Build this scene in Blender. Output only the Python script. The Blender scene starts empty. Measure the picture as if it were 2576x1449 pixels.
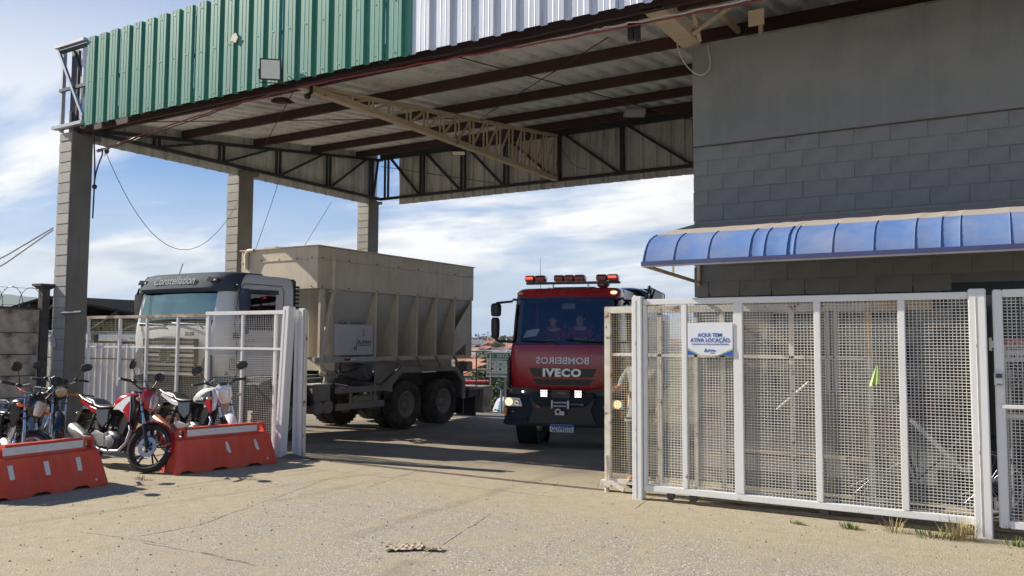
import bpy, bmesh, math, random
from mathutils import Vector, Matrix, Euler, noise
rnd = random.Random(7)
R = math.radians
SC = bpy.context.scene
COL = SC.collection

# ---------------------------------------------------------------- camera
cam = bpy.data.cameras.new("camera"); camo = bpy.data.objects.new("camera", cam); COL.objects.link(camo)
PITCH, ROLL, YAW = R(3.73), R(.31), R(30.97)
F = Vector((-math.sin(YAW)*math.cos(PITCH), math.cos(YAW)*math.cos(PITCH), math.sin(PITCH)))
R0 = Vector((math.cos(YAW), math.sin(YAW), 0)); U0 = R0.cross(F)
RR = R0*math.cos(ROLL)+U0*math.sin(ROLL); UU = RR.cross(F)
M3 = Matrix((RR, UU, -F)).transposed()
camo.matrix_world = Matrix.Translation((0, 0, 1.75)) @ M3.to_4x4()
cam.sensor_width = 36; cam.lens = 2069/2576*36; cam.clip_start = .1; cam.clip_end = 30000
SC.camera = camo
SC.render.resolution_x = 1024; SC.render.resolution_y = 576

# ---------------------------------------------------------------- sun, sky, exposure
SUNDIR = Vector((.975, .215, -.67)).normalized()      # the way the light travels
sl = bpy.data.lights.new("sun", 'SUN'); sl.energy = 5.0; sl.angle = R(.5); sl.color = (1, .92, .80)
so = bpy.data.objects.new("sun", sl); COL.objects.link(so)
so.rotation_euler = SUNDIR.to_track_quat('-Z', 'Y').to_euler(); so.location = (-20, -5, 20)

W = bpy.data.worlds.new("World"); SC.world = W; W.use_nodes = True
nt = W.node_tree; nt.nodes.clear()
def N(t, **k):
    n = nt.nodes.new(t)
    for a, b in k.items(): setattr(n, a, b)
    return n
L = nt.links.new
out = N('ShaderNodeOutputWorld'); sky = N('ShaderNodeTexSky', sky_type='NISHITA', sun_disc=False)
sky.sun_elevation = math.asin(-SUNDIR.z); sky.sun_rotation = math.atan2(-SUNDIR.x, -SUNDIR.y)
sky.air_density = 1.0; sky.dust_density = .8; sky.ozone_density = 1.6
bg1 = N('ShaderNodeBackground'); bg1.inputs[1].default_value = .12; L(sky.outputs[0], bg1.inputs[0])
SKYG = True
tc = N('ShaderNodeTexCoord'); sep = N('ShaderNodeSeparateXYZ'); L(tc.outputs['Generated'], sep.inputs[0])
zz = N('ShaderNodeMath', operation='ADD'); L(sep.outputs[2], zz.inputs[0]); zz.inputs[1].default_value = .16
mx = N('ShaderNodeMath', operation='MAXIMUM'); L(zz.outputs[0], mx.inputs[0]); mx.inputs[1].default_value = .05
dx = N('ShaderNodeMath', operation='DIVIDE'); L(sep.outputs[0], dx.inputs[0]); L(mx.outputs[0], dx.inputs[1])
dy = N('ShaderNodeMath', operation='DIVIDE'); L(sep.outputs[1], dy.inputs[0]); L(mx.outputs[0], dy.inputs[1])
cb = N('ShaderNodeCombineXYZ'); L(dx.outputs[0], cb.inputs[0]); L(dy.outputs[0], cb.inputs[1]); cb.inputs[2].default_value = 3.7
mpg = N('ShaderNodeMapping'); L(cb.outputs[0], mpg.inputs[0]); mpg.inputs['Rotation'].default_value = (0, 0, R(-31)); mpg.inputs['Scale'].default_value = (.62, 1.0, 1)
n1 = N('ShaderNodeTexNoise'); L(mpg.outputs[0], n1.inputs[0]); n1.inputs['Scale'].default_value = .95; n1.inputs['Detail'].default_value = 9; n1.inputs['Roughness'].default_value = .56; n1.inputs['Distortion'].default_value = .35
r1 = N('ShaderNodeValToRGB'); L(n1.outputs[0], r1.inputs[0]); r1.color_ramp.elements[0].position = .40; r1.color_ramp.elements[1].position = .56
r1.color_ramp.interpolation = 'EASE'
n2 = N('ShaderNodeTexNoise'); L(mpg.outputs[0], n2.inputs[0]); n2.inputs['Scale'].default_value = 2.3; n2.inputs['Detail'].default_value = 7; n2.inputs['Roughness'].default_value = .55
r2 = N('ShaderNodeValToRGB'); L(n2.outputs[0], r2.inputs[0])
e = r2.color_ramp.elements; e[0].position = .30; e[0].color = (.58, .64, .72, 1); e[1].position = .53; e[1].color = (1.0, 1.0, .98, 1)
# low in the sky the cloud deck closes; high up it opens to blue
lo = N('ShaderNodeMapRange'); L(sep.outputs[2], lo.inputs[0]); lo.inputs[1].default_value = .08; lo.inputs[2].default_value = .44; lo.inputs[3].default_value = .45; lo.inputs[4].default_value = -1.0
ad = N('ShaderNodeMath', operation='ADD', use_clamp=True); L(r1.outputs[0], ad.inputs[0]); L(lo.outputs[0], ad.inputs[1])
# pale blue band right above the horizon
hz = N('ShaderNodeMapRange'); L(sep.outputs[2], hz.inputs[0]); hz.inputs[1].default_value = .0; hz.inputs[2].default_value = .11; hz.inputs[3].default_value = .0; hz.inputs[4].default_value = 1.0
hm = N('ShaderNodeMix', data_type='RGBA'); L(hz.outputs[0], hm.inputs[0]); hm.inputs[6].default_value = (.42, .53, .66, 1); L(r2.outputs[0], hm.inputs[7])
bg2 = N('ShaderNodeBackground'); L(hm.outputs[2], bg2.inputs[0]); bg2.inputs[1].default_value = .64
gr_ = N('ShaderNodeValToRGB'); L(sep.outputs[2], gr_.inputs[0]); ge = gr_.color_ramp.elements
ge[0].position = 0; ge[0].color = (.25, .38, .55, 1); ge[1].position = .75; ge[1].color = (.035, .105, .32, 1)
ge = gr_.color_ramp.elements.new(.22); ge.color = (.11, .235, .50, 1)
ge = gr_.color_ramp.elements.new(.42); ge.color = (.06, .16, .42, 1)
bg3 = N('ShaderNodeBackground'); L(gr_.outputs[0], bg3.inputs[0]); bg3.inputs[1].default_value = .80
m0 = N('ShaderNodeMixShader'); m0.inputs[0].default_value = .85; L(bg1.outputs[0], m0.inputs[1]); L(bg3.outputs[0], m0.inputs[2])
ms = N('ShaderNodeMixShader'); L(ad.outputs[0], ms.inputs[0]); L(m0.outputs[0], ms.inputs[1]); L(bg2.outputs[0], ms.inputs[2]); L(ms.outputs[0], out.inputs[0])

SC.render.engine = 'CYCLES'
SC.view_settings.view_transform = 'Standard'; SC.view_settings.look = 'None'
SC.view_settings.exposure = .72; SC.view_settings.gamma = 1; SC.view_settings.use_curve_mapping = False
SC.cycles.max_bounces = 7; SC.cycles.transparent_max_bounces = 12

# ---------------------------------------------------------------- mesh helpers
class MB:
    def __init__(s): s.v = []; s.f = []
    def add(s, vs, fs):
        n = len(s.v); s.v += [tuple(v) for v in vs]; s.f += [tuple(i+n for i in f) for f in fs]; return s
    def box(s, c, d, R3=None):
        hx, hy, hz_ = d[0]/2, d[1]/2, d[2]/2
        vs = [Vector((x, y, z)) for x in (-hx, hx) for y in (-hy, hy) for z in (-hz_, hz_)]
        if R3 is not None: vs = [R3 @ v for v in vs]
        c = Vector(c)
        return s.add([v+c for v in vs], [(0,1,3,2),(4,6,7,5),(0,4,5,1),(2,3,7,6),(0,2,6,4),(1,5,7,3)])
    def bb(s, x0, x1, y0, y1, z0, z1):
        return s.box(((x0+x1)/2, (y0+y1)/2, (z0+z1)/2), (abs(x1-x0), abs(y1-y0), abs(z1-z0)))
    def bar(s, p, q, w, h, up=(0, 0, 1)):
        p, q = Vector(p), Vector(q); d = (q-p); l = d.length; d.normalize(); u = Vector(up)
        if abs(d.dot(u)) > .98: u = Vector((1, 0, 0)) if abs(d.x) < .9 else Vector((0, 1, 0))
        a = d.cross(u).normalized(); b = a.cross(d)
        return s.box((p+q)/2, (w, l, h), Matrix((a, d, b)).transposed())
    def tube(s, pts, r, n=8, cap=True, flat=None):
        pts = [Vector(p) for p in pts]; m = len(pts)
        rs = r if isinstance(r, (list, tuple)) else [r]*m
        prev = None; rings = []
        for i in range(m):
            d = (pts[min(i+1, m-1)]-pts[max(i-1, 0)]).normalized()
            if prev is None:
                u = Vector((0, 0, 1)) if abs(d.z) < .9 else Vector((1, 0, 0))
                a = d.cross(u).normalized()
            else:
                a = (prev-d*prev.dot(d)).normalized()
            prev = a; b = d.cross(a)
            rings.append([pts[i]+a*math.cos(t)*rs[i]+b*math.sin(t)*rs[i] for t in [2*math.pi*k/n for k in range(n)]])
        return s.loft(rings, cap)
    def loft(s, rings, cap=True, closed=True):
        n = len(rings[0]); vs = [v for r_ in rings for v in r_]; fs = []
        for i in range(len(rings)-1):
            for k in range(n if closed else n-1):
                k2 = (k+1) % n; fs.append((i*n+k, i*n+k2, (i+1)*n+k2, (i+1)*n+k))
        if cap and closed:
            fs.append(tuple(range(n))[::-1]); fs.append(tuple((len(rings)-1)*n+k for k in range(n)))
        return s.add(vs, fs)
    def lathe(s, prof, o, ax, n=24, cap=True):
        o = Vector(o); ax = Vector(ax).normalized()
        u = Vector((0, 0, 1)) if abs(ax.z) < .9 else Vector((1, 0, 0))
        a = ax.cross(u).normalized(); b = ax.cross(a)
        rings = [[o+ax*t+a*r*math.cos(q)+b*r*math.sin(q) for q in [2*math.pi*k/n for k in range(n)]] for t, r in prof]
        return s.loft(rings, cap)
    def prism(s, poly, axis, a, b):
        def P(u, v, w): return {'x': (w, u, v), 'y': (u, w, v), 'z': (u, v, w)}[axis]
        n = len(poly)
        vs = [P(u, v, a) for u, v in poly]+[P(u, v, b) for u, v in poly]
        fs = [tuple(range(n)), tuple(range(n, 2*n))[::-1]]+[(i, i+n, (i+1) % n+n, (i+1) % n) for i in range(n)]
        return s.add(vs, fs)
    def ell(s, c, r, n=12, m=8, R3=None):
        rings = []
        c = Vector(c)
        for i in range(1, m):
            t = math.pi*i/m
            ring = []
            for k in range(n):
                q = 2*math.pi*k/n
                v = Vector((r[0]*math.sin(t)*math.cos(q), r[1]*math.sin(t)*math.sin(q), r[2]*math.cos(t)))
                ring.append((R3 @ v if R3 is not None else v)+c)
            rings.append(ring)
        return s.loft(rings, True)
    def grid(s, rows):
        return s.loft(rows, False, False)
    def xf(s, M): s.v = [tuple(M @ Vector(v)) for v in s.v]; return s
    def merge(s, o): return s.add(o.v, o.f)

def mkmesh(name, mb, mat=None, smooth=True, bevel=0, ang=38):
    me = bpy.data.meshes.new(name); me.from_pydata(mb.v, [], mb.f)
    bm = bmesh.new(); bm.from_mesh(me)
    bmesh.ops.recalc_face_normals(bm, faces=bm.faces)
    if bevel:
        es = [e_ for e_ in bm.edges if len(e_.link_faces) == 2 and e_.calc_face_angle(0) > .5]
        bmesh.ops.bevel(bm, geom=es, offset=bevel, segments=2, affect='EDGES', clamp_overlap=True)
    bm.to_mesh(me); bm.free()
    if smooth and len(me.polygons):
        me.polygons.foreach_set('use_smooth', [True]*len(me.polygons)); me.set_sharp_from_angle(angle=R(ang))
    if mat: me.materials.append(mat)
    me.update(); return me

OFF = {}
def thing(name, label, cat, loc=(0, 0, 0), rz=0, group=None, world=True):
    o = bpy.data.objects.new(name, None); COL.objects.link(o); o.empty_display_size = .2
    o.location = loc; o.rotation_euler = (0, 0, rz); o['label'] = label; o['category'] = cat
    if group: o['group'] = group
    OFF[o.name] = Matrix.Translation(-Vector(loc)) if world else None
    return o
def rootof(o):
    while o.parent: o = o.parent
    return o
def part(name, mb, mat, parent, label=None, smooth=True, bevel=0, kind=None, ang=38):
    M = OFF.get(rootof(parent).name) if parent else None
    if M is not None: mb = MB().merge(mb).xf(M)
    me = mkmesh(name, mb, mat, smooth, bevel, ang)
    o = bpy.data.objects.new(name, me); COL.objects.link(o); o.parent = parent
    if label: o['label'] = label
    if kind: o['kind'] = kind
    return o
def solo(name, mb, mat, label, cat, group=None, smooth=True, bevel=0, loc=None, kind=None, ang=38):
    if loc is not None: mb = MB().merge(mb).xf(Matrix.Translation(-Vector(loc)))
    me = mkmesh(name, mb, mat, smooth, bevel, ang); o = bpy.data.objects.new(name, me); COL.objects.link(o)
    if loc is not None: o.location = loc
    o['label'] = label; o['category'] = cat
    if group: o['group'] = group
    if kind: o['kind'] = kind
    return o
def struct(name, mb, mat, smooth=True, kind='structure', label=None):
    me = mkmesh(name, mb, mat, smooth); o = bpy.data.objects.new(name, me); COL.objects.link(o); o['kind'] = kind
    if label: o['label'] = label
    return o
def inst(name, me, parent, loc, rot=(0, 0, 0), scale=(1, 1, 1)):
    o = bpy.data.objects.new(name, me); COL.objects.link(o); o.parent = parent
    M = OFF.get(rootof(parent).name); l = Vector(loc)
    o.location = M @ l if M is not None else l
    o.rotation_euler = rot; o.scale = scale; return o
def copy_tree(o, parent=None):
    c = o.copy(); COL.objects.link(c); c.parent = parent
    OFF[c.name] = None
    for ch in list(o.children): copy_tree(ch, c)
    return c
def text(name, body, mat, parent, loc, rot, size, depth=.004, sx=1, shear=0, align='CENTER', label=None, space=1.0, bold=0, width=None):
    cu = bpy.data.curves.new(name, 'FONT'); cu.body = body; cu.size = size; cu.extrude = depth; cu.shear = shear
    cu.align_x = align; cu.align_y = 'CENTER'; cu.space_character = space; cu.offset = bold; cu.resolution_u = 3
    t = bpy.data.objects.new(name, cu); COL.objects.link(t)
    me = bpy.data.meshes.new_from_object(t.evaluated_get(bpy.context.evaluated_depsgraph_get()))
    bpy.data.objects.remove(t); me.materials.clear(); me.materials.append(mat)
    if width:
        xs = [v.co.x for v in me.vertices]; w = max(xs)-min(xs); k = width/w; c = (max(xs)+min(xs))/2
        for v in me.vertices: v.co.x = (v.co.x-c)*k
    for v in me.vertices: v.co.x *= sx
    if sx < 0: me.flip_normals()
    o = bpy.data.objects.new(name, me); COL.objects.link(o); o.parent = parent
    M = OFF.get(rootof(parent).name) if parent else None
    l = Vector(loc); o.location = M @ l if M is not None else l; o.rotation_euler = rot
    if label: o['label'] = label
    return o

# ---------------------------------------------------------------- materials
MATS = {}
def mat(name, col, rough=.6, metal=0, var=.12, vs=3.0, bump=.15, bs=60, dirt=None, dirtc=(.22, .17, .12), dscale=2.0, dlo=.5, dhi=.7,
        rust=None, rscale=9, rlo=.56, rhi=.62, spec=.5, emit=None, es=1, rand=0, streak=None, coat=0, rustc=(.16, .055, .02), stretch=(1, 1, 1)):
    if name in MATS: return MATS[name]
    m = bpy.data.materials.new(name); m.use_nodes = True; t = m.node_tree; b = t.nodes['Principled BSDF']
    def n(ty, **k):
        x = t.nodes.new(ty)
        for a, c in k.items(): setattr(x, a, c)
        return x
    l = t.links.new
    tc_ = n('ShaderNodeTexCoord'); mp_ = n('ShaderNodeMapping'); l(tc_.outputs['Object'], mp_.inputs[0]); mp_.inputs['Scale'].default_value = stretch
    def noi(sc, det=5, ro=.6, src=None):
        x = n('ShaderNodeTexNoise'); x.inputs['Scale'].default_value = sc; x.inputs['Detail'].default_value = det; x.inputs['Roughness'].default_value = ro
        l(src or mp_.outputs[0], x.inputs[0]); return x.outputs[0]
    def mr(src, a, b_, c, d):
        x = n('ShaderNodeMapRange'); l(src, x.inputs[0])
        for i, q in enumerate((a, b_, c, d)): x.inputs[i+1].default_value = q
        return x.outputs[0]
    def mixc(fac, c1, c2, bt='MIX'):
        x = n('ShaderNodeMix', data_type='RGBA', blend_type=bt)
        if isinstance(fac, float): x.inputs[0].default_value = fac
        else: l(fac, x.inputs[0])
        for i, c in ((6, c1), (7, c2)):
            if isinstance(c, tuple): x.inputs[i].default_value = (*c, 1) if len(c) == 3 else c
            else: l(c, x.inputs[i])
        return x.outputs[2]
    c = tuple(col)
    lo_, hi_ = tuple(q*(1-var) for q in c), tuple(min(1, q*(1+var)) for q in c)
    cur = mixc(mr(noi(vs), .3, .7, 0, 1), lo_, hi_)
    if rand:
        oi = n('ShaderNodeObjectInfo'); cur = mixc(1.0, cur, (mix_gray(t, l, n, oi.outputs['Random'], 1-rand, 1+rand)), 'MULTIPLY')
    if streak:
        ms_ = n('ShaderNodeMapping'); l(tc_.outputs['Object'], ms_.inputs[0]); ms_.inputs['Scale'].default_value = (6, 6, .5)
        cur = mixc(mr(noi(1.6, 5, .6, ms_.outputs[0]), .48, .72, 0, streak), cur, dirtc)
    rgh = None
    if dirt:
        dm = mr(noi(dscale, 8, .68), dlo, dhi, 0, dirt); cur = mixc(dm, cur, dirtc); rgh = mr(dm, 0, 1, rough, min(1, rough+.35))
    if rust:
        rm = mr(noi(rscale, 8, .7), rlo, rhi, 0, rust); cur = mixc(rm, cur, rustc); rgh = mr(rm, 0, 1, rough, .9)
    l(cur, b.inputs['Base Color'])
    if rgh: l(rgh, b.inputs['Roughness'])
    else: b.inputs['Roughness'].default_value = rough
    b.inputs['Metallic'].default_value = metal; b.inputs['Specular IOR Level'].default_value = spec
    if coat: b.inputs['Coat Weight'].default_value = coat; b.inputs['Coat Roughness'].default_value = .08
    if bump:
        bn = n('ShaderNodeBump'); bn.inputs['Strength'].default_value = bump; bn.inputs['Distance'].default_value = .01
        l(noi(bs, 6, .65), bn.inputs['Height']); l(bn.outputs[0], b.inputs['Normal'])
    if emit: b.inputs['Emission Color'].default_value = (*emit, 1); b.inputs['Emission Strength'].default_value = es
    MATS[name] = m; return m
def mix_gray(t, l, n, src, a, b_):
    x = n('ShaderNodeMapRange'); l(src, x.inputs[0]); x.inputs[3].default_value = a; x.inputs[4].default_value = b_
    c = n('ShaderNodeCombineColor')
    for i in range(3): l(x.outputs[0], c.inputs[i])
    return c.outputs[0]
def glassmat(name, tint, refl=.12, rough=.02, gc=(.9, .95, 1)):
    m = bpy.data.materials.new(name); m.use_nodes = True; t = m.node_tree; t.nodes.remove(t.nodes['Principled BSDF'])
    o = t.nodes['Material Output']; tr = t.nodes.new('ShaderNodeBsdfTransparent'); tr.inputs[0].default_value = (*tint, 1)
    g = t.nodes.new('ShaderNodeBsdfGlossy'); g.inputs['Roughness'].default_value = rough; g.inputs[0].default_value = (*gc, 1)
    fr = t.nodes.new('ShaderNodeFresnel'); fr.inputs[0].default_value = 1.5
    mr_ = t.nodes.new('ShaderNodeMapRange'); mr_.inputs[3].default_value = refl-.04; mr_.inputs[4].default_value = 1; t.links.new(fr.outputs[0], mr_.inputs[0])
    mi = t.nodes.new('ShaderNodeMixShader'); t.links.new(mr_.outputs[0], mi.inputs[0]); t.links.new(tr.outputs[0], mi.inputs[1]); t.links.new(g.outputs[0], mi.inputs[2])
    t.links.new(mi.outputs[0], o.inputs[0]); MATS[name] = m; return m

DUST = (.30, .25, .18)
m_white = mat('white_enamel', (.74, .74, .72), .45, var=.05, bump=.08, dirt=.35, dirtc=(.45, .40, .32), dscale=3, dlo=.5, dhi=.8, rust=.8, rscale=5, rlo=.66, rhi=.72)
m_wrust = mat('rusty_white_enamel', (.66, .62, .53), .55, var=.12, bump=.2, dirt=.6, dirtc=(.42, .33, .22), dscale=5, rust=.95, rscale=7, rlo=.56, rhi=.62)
m_orust = mat('orange_rusted_enamel', (.62, .42, .22), .6, var=.2, dirt=.7, dirtc=(.45, .22, .07), dscale=5, dlo=.45, dhi=.6, rust=.8, rscale=9, rlo=.6, rhi=.66)
m_mesh = mat('mesh_enamel', (.62, .60, .55), .5, var=.12, vs=2, bump=0, rust=.7, rscale=3, rlo=.6, rhi=.7, rustc=(.30, .20, .10))
m_mesho = mat('old_mesh_enamel', (.56, .48, .31), .6, var=.2, vs=2, bump=0, rust=.8, rscale=2.5, rlo=.5, rhi=.7, rustc=(.32, .20, .09))
m_green = mat('green_sheet', (.05, .225, .165), .5, var=.12, vs=1.2, bump=.04, bs=8, streak=.25, dirtc=(.16, .30, .24), spec=.5)
m_zinc = mat('bare_zinc_sheet', (.62, .64, .68), .38, metal=.4, var=.07, vs=1.5, bump=.05, bs=8, streak=.2, dirtc=(.40, .41, .45))
m_clad = mat('grey_cladding_sheet', (.54, .555, .56), .5, metal=.1, var=.12, vs=1.2, bump=.05, bs=8, streak=.6, dirtc=(.17, .165, .15))
m_roof = mat('roof_sheet', (.72, .74, .76), .5, metal=.1, var=.12, vs=1.0, bump=.06, bs=10, dirt=.6, dirtc=(.22, .20, .18), dscale=1.2, dlo=.45, dhi=.7)
m_purlin = mat('red_primer_steel', (.040, .013, .012), .7, var=.3, vs=2, rust=.7, rscale=3, rlo=.6, rhi=.7, rustc=(.09, .035, .018))
m_black = mat('black_painted_steel', (.022, .024, .03), .5, var=.25, vs=3, dirt=.4, dirtc=(.06, .055, .05))
m_cream = mat('cream_painted_steel', (.55, .46, .33), .55, var=.1, vs=3, dirt=.5, dirtc=(.30, .22, .14), dscale=3, rust=.9, rscale=3.2, rlo=.6, rhi=.68)
m_galv = mat('galvanised_steel', (.42, .44, .47), .4, metal=.7, var=.1, bump=.05)
m_block = mat('grey_painted_block', (.40, .385, .35), .85, var=.10, vs=8, bump=.5, bs=90, rand=.10, dirt=.35, dirtc=(.10, .09, .08), dscale=4, dlo=.55, dhi=.75)
m_wallb = mat('slate_painted_block', (.188, .195, .197), .75, var=.14, vs=5, bump=.35, bs=90, rand=.035, dirt=.5, dirtc=(.21, .215, .205), dscale=1.6, dlo=.48, dhi=.58)
m_wallp = mat('slate_painted_render', (.18, .188, .186), .8, var=.12, vs=1.2, bump=.25, bs=70, dirt=.7, dirtc=(.215, .218, .21), dscale=.6, dlo=.49, dhi=.54, streak=.6)
m_mortar = mat('dark_joint', (.16, .168, .172), .9)
m_colp = mat('column_render', (.155, .155, .145), .85, var=.12, vs=2.5, bump=.3, bs=60, streak=.3, dirtc=(.09, .085, .08))
m_prec = mat('precast_concrete', (.46, .39, .31), .9, var=.2, vs=3, bump=.5, bs=50, dirt=.9, dirtc=(.055, .05, .045), dscale=2.2, dlo=.50, dhi=.68, rand=.05)
m_precd = mat('stained_concrete', (.10, .09, .078), .9, var=.25, vs=3, bump=.5, bs=50, dirt=.8, dirtc=(.04, .037, .034), dscale=3, dlo=.45, dhi=.62)
m_barr = mat('orange_red_plastic', (.60, .060, .030), .45, var=.12, vs=3, bump=.15, bs=25, dirt=.4, dirtc=(.38, .15, .10), dscale=5, dlo=.5, dhi=.68, streak=.25)
m_tape = mat('reflective_tape', (.62, .63, .64), .45, var=.06, vs=20, bump=.05)
m_tyre = mat('tyre_rubber', (.020, .019, .018), .85, var=.2, bump=.3, bs=120, dirt=.6, dirtc=(.11, .09, .07), dscale=5, dlo=.5, dhi=.75)
m_tyred = mat('dusty_tyre_rubber', (.022, .021, .020), .9, var=.2, bump=.3, bs=60, dirt=.45, dirtc=(.17, .13, .085), dscale=3, dlo=.42, dhi=.62)
m_blk = mat('black_plastic', (.018, .018, .02), .4, var=.2, bump=.1)
m_blkg = mat('gloss_black', (.012, .013, .018), .12, var=.1, bump=0, coat=.5)
m_dkm = mat('dark_metal', (.05, .05, .055), .4, metal=.6, var=.2)
m_alu = mat('cast_aluminium', (.46, .46, .46), .35, metal=.8, var=.15, bump=.15, dirt=.4, dirtc=(.12, .1, .09), dscale=12)
m_chr = mat('chrome', (.75, .76, .78), .12, metal=1, var=.03, bump=0)
m_whp = mat('white_paint', (.72, .73, .72), .3, var=.03, bump=0, coat=.3)
m_redp = mat('crimson_paint', (.38, .012, .022), .25, var=.06, bump=0, coat=.5)
m_fred = mat('fire_red_paint', (.33, .006, .016), .25, var=.06, vs=1, bump=0, coat=.5, dirt=.15, dirtc=(.25, .08, .07), dscale=2)
m_navy = mat('blue_black_bumper', (.009, .014, .026), .5, spec=.25, var=.15, bump=.06)
m_cabw = mat('dusty_cab_white', (.60, .60, .585), .38, var=.05, vs=1, bump=0, coat=.2, dirt=.5, dirtc=(.42, .38, .31), dscale=1.8, dlo=.5, dhi=.8)
m_visor = mat('slate_plastic', (.045, .06, .08), .8, spec=.25, var=.12, bump=.08)
m_hop = mat('beige_hopper_paint', (.57, .495, .38), .6, var=.06, vs=1.4, bump=.08, bs=30, dirt=.5, dirtc=(.34, .28, .20), dscale=1.6, dlo=.5, dhi=.7, streak=.4, rust=.7, rscale=6, rlo=.66, rhi=.74)
m_hop2 = mat('grey_hopper_panel', (.47, .46, .43), .6, var=.08, vs=1.5, bump=.08, dirt=.7, dirtc=(.36, .30, .22), dscale=1.4, dlo=.42, dhi=.7)
m_chas = mat('dusty_chassis', (.05, .06, .075), .75, var=.3, vs=4, bump=.2, dirt=.8, dirtc=(.17, .15, .12), dscale=2.5, dlo=.38, dhi=.68)
m_frame = mat('dusty_beige_steel', (.27, .24, .19), .7, var=.15, vs=4, bump=.15, dirt=.7, dirtc=(.20, .17, .13), dscale=3, dlo=.45, dhi=.7)
m_skin = mat('skin', (.40, .22, .15), .55, var=.06, bump=0)
m_skin2 = mat('tanned_skin', (.45, .25, .17), .55, var=.06, bump=0)
m_hair = mat('dark_hair', (.02, .015, .012), .6, bump=.2)
m_shirt = mat('red_shirt', (.17, .012, .018), .85, var=.1, bump=.2, bs=12)
m_gshirt = mat('grey_shirt', (.18, .20, .20), .85, var=.1, bump=.3, bs=10)
m_jean = mat('dark_trousers', (.05, .06, .08), .85, var=.15, bump=.3, bs=10)
m_txtw = mat('white_lettering', (.74, .75, .76), .35, var=.02, bump=0)
m_txtb = mat('blue_lettering', (.02, .10, .42), .5, var=.02, bump=0)
m_txtk = mat('dark_lettering', (.03, .035, .05), .5, var=.02, bump=0)
m_board = mat('white_board', (.72, .74, .78), .4, var=.03, bump=.02)
m_sgreen = mat('sign_green', (.02, .15, .10), .45, var=.04, bump=0)
m_lime = mat('lime_cloth', (.40, .50, .20), .85, var=.1, bump=.3, bs=30)
m_amber = mat('amber_lens', (.75, .20, .02), .2, var=.05, bump=0)
m_redl = mat('dark_red_lens', (.22, .008, .012), .15, var=.05, bump=0, coat=.6)
m_litred = mat('lit_red_lens', (.6, .02, .02), .2, emit=(1, .06, .03), es=1.6, bump=0)
m_led = mat('lit_led', (.9, .9, .9), .2, emit=(1, .98, .92), es=2.2, bump=0)
m_warm = mat('lit_headlamp', (.9, .8, .5), .2, emit=(1, .78, .42), es=.8, bump=0)
m_lens = mat('clear_lens', (.55, .56, .58), .08, metal=.6, var=.15, vs=30, bump=.15, bs=80)
m_olens = mat('yellowed_lens', (.50, .42, .25), .15, metal=.4, var=.15, vs=30, bump=.15, bs=80)
m_cable = mat('black_cable', (.03, .025, .03), .6, var=.1, bump=0)
m_rcable = mat('red_cable', (.22, .03, .04), .55, var=.2, bump=0)
m_wcable = mat('pale_cable', (.45, .43, .42), .55, var=.2, bump=0)
m_awn = mat('blue_awning_vinyl', (.075, .165, .38), .7, var=.10, vs=1.5, bump=.05, bs=6, dirt=.75, dirtc=(.22, .24, .31), dscale=1.6, dlo=.40, dhi=.66)
m_awnt = mat('dusty_awning_top', (.36, .31, .25), .75, var=.10, vs=2, bump=.1, dirt=.6, dirtc=(.27, .25, .23), dscale=2, dlo=.4, dhi=.7)
m_int = mat('dark_interior', (.035, .035, .04), .8, var=.15)
m_paper = mat('pale_paper', (.7, .72, .68), .7, var=.04, bump=0)
g_wind = glassmat('windscreen_glass', (.88, .91, .92), .12, gc=(.30, .42, .58))  # blue gloss colour stands in for sky reflected in the glass
g_vw = glassmat('tinted_windscreen', (.35, .50, .52), .34, gc=(.42, .66, .72))
g_side = glassmat('dark_side_glass', (.10, .13, .15), .09)
g_bld = glassmat('window_glass', (.35, .42, .45), .18)
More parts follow.
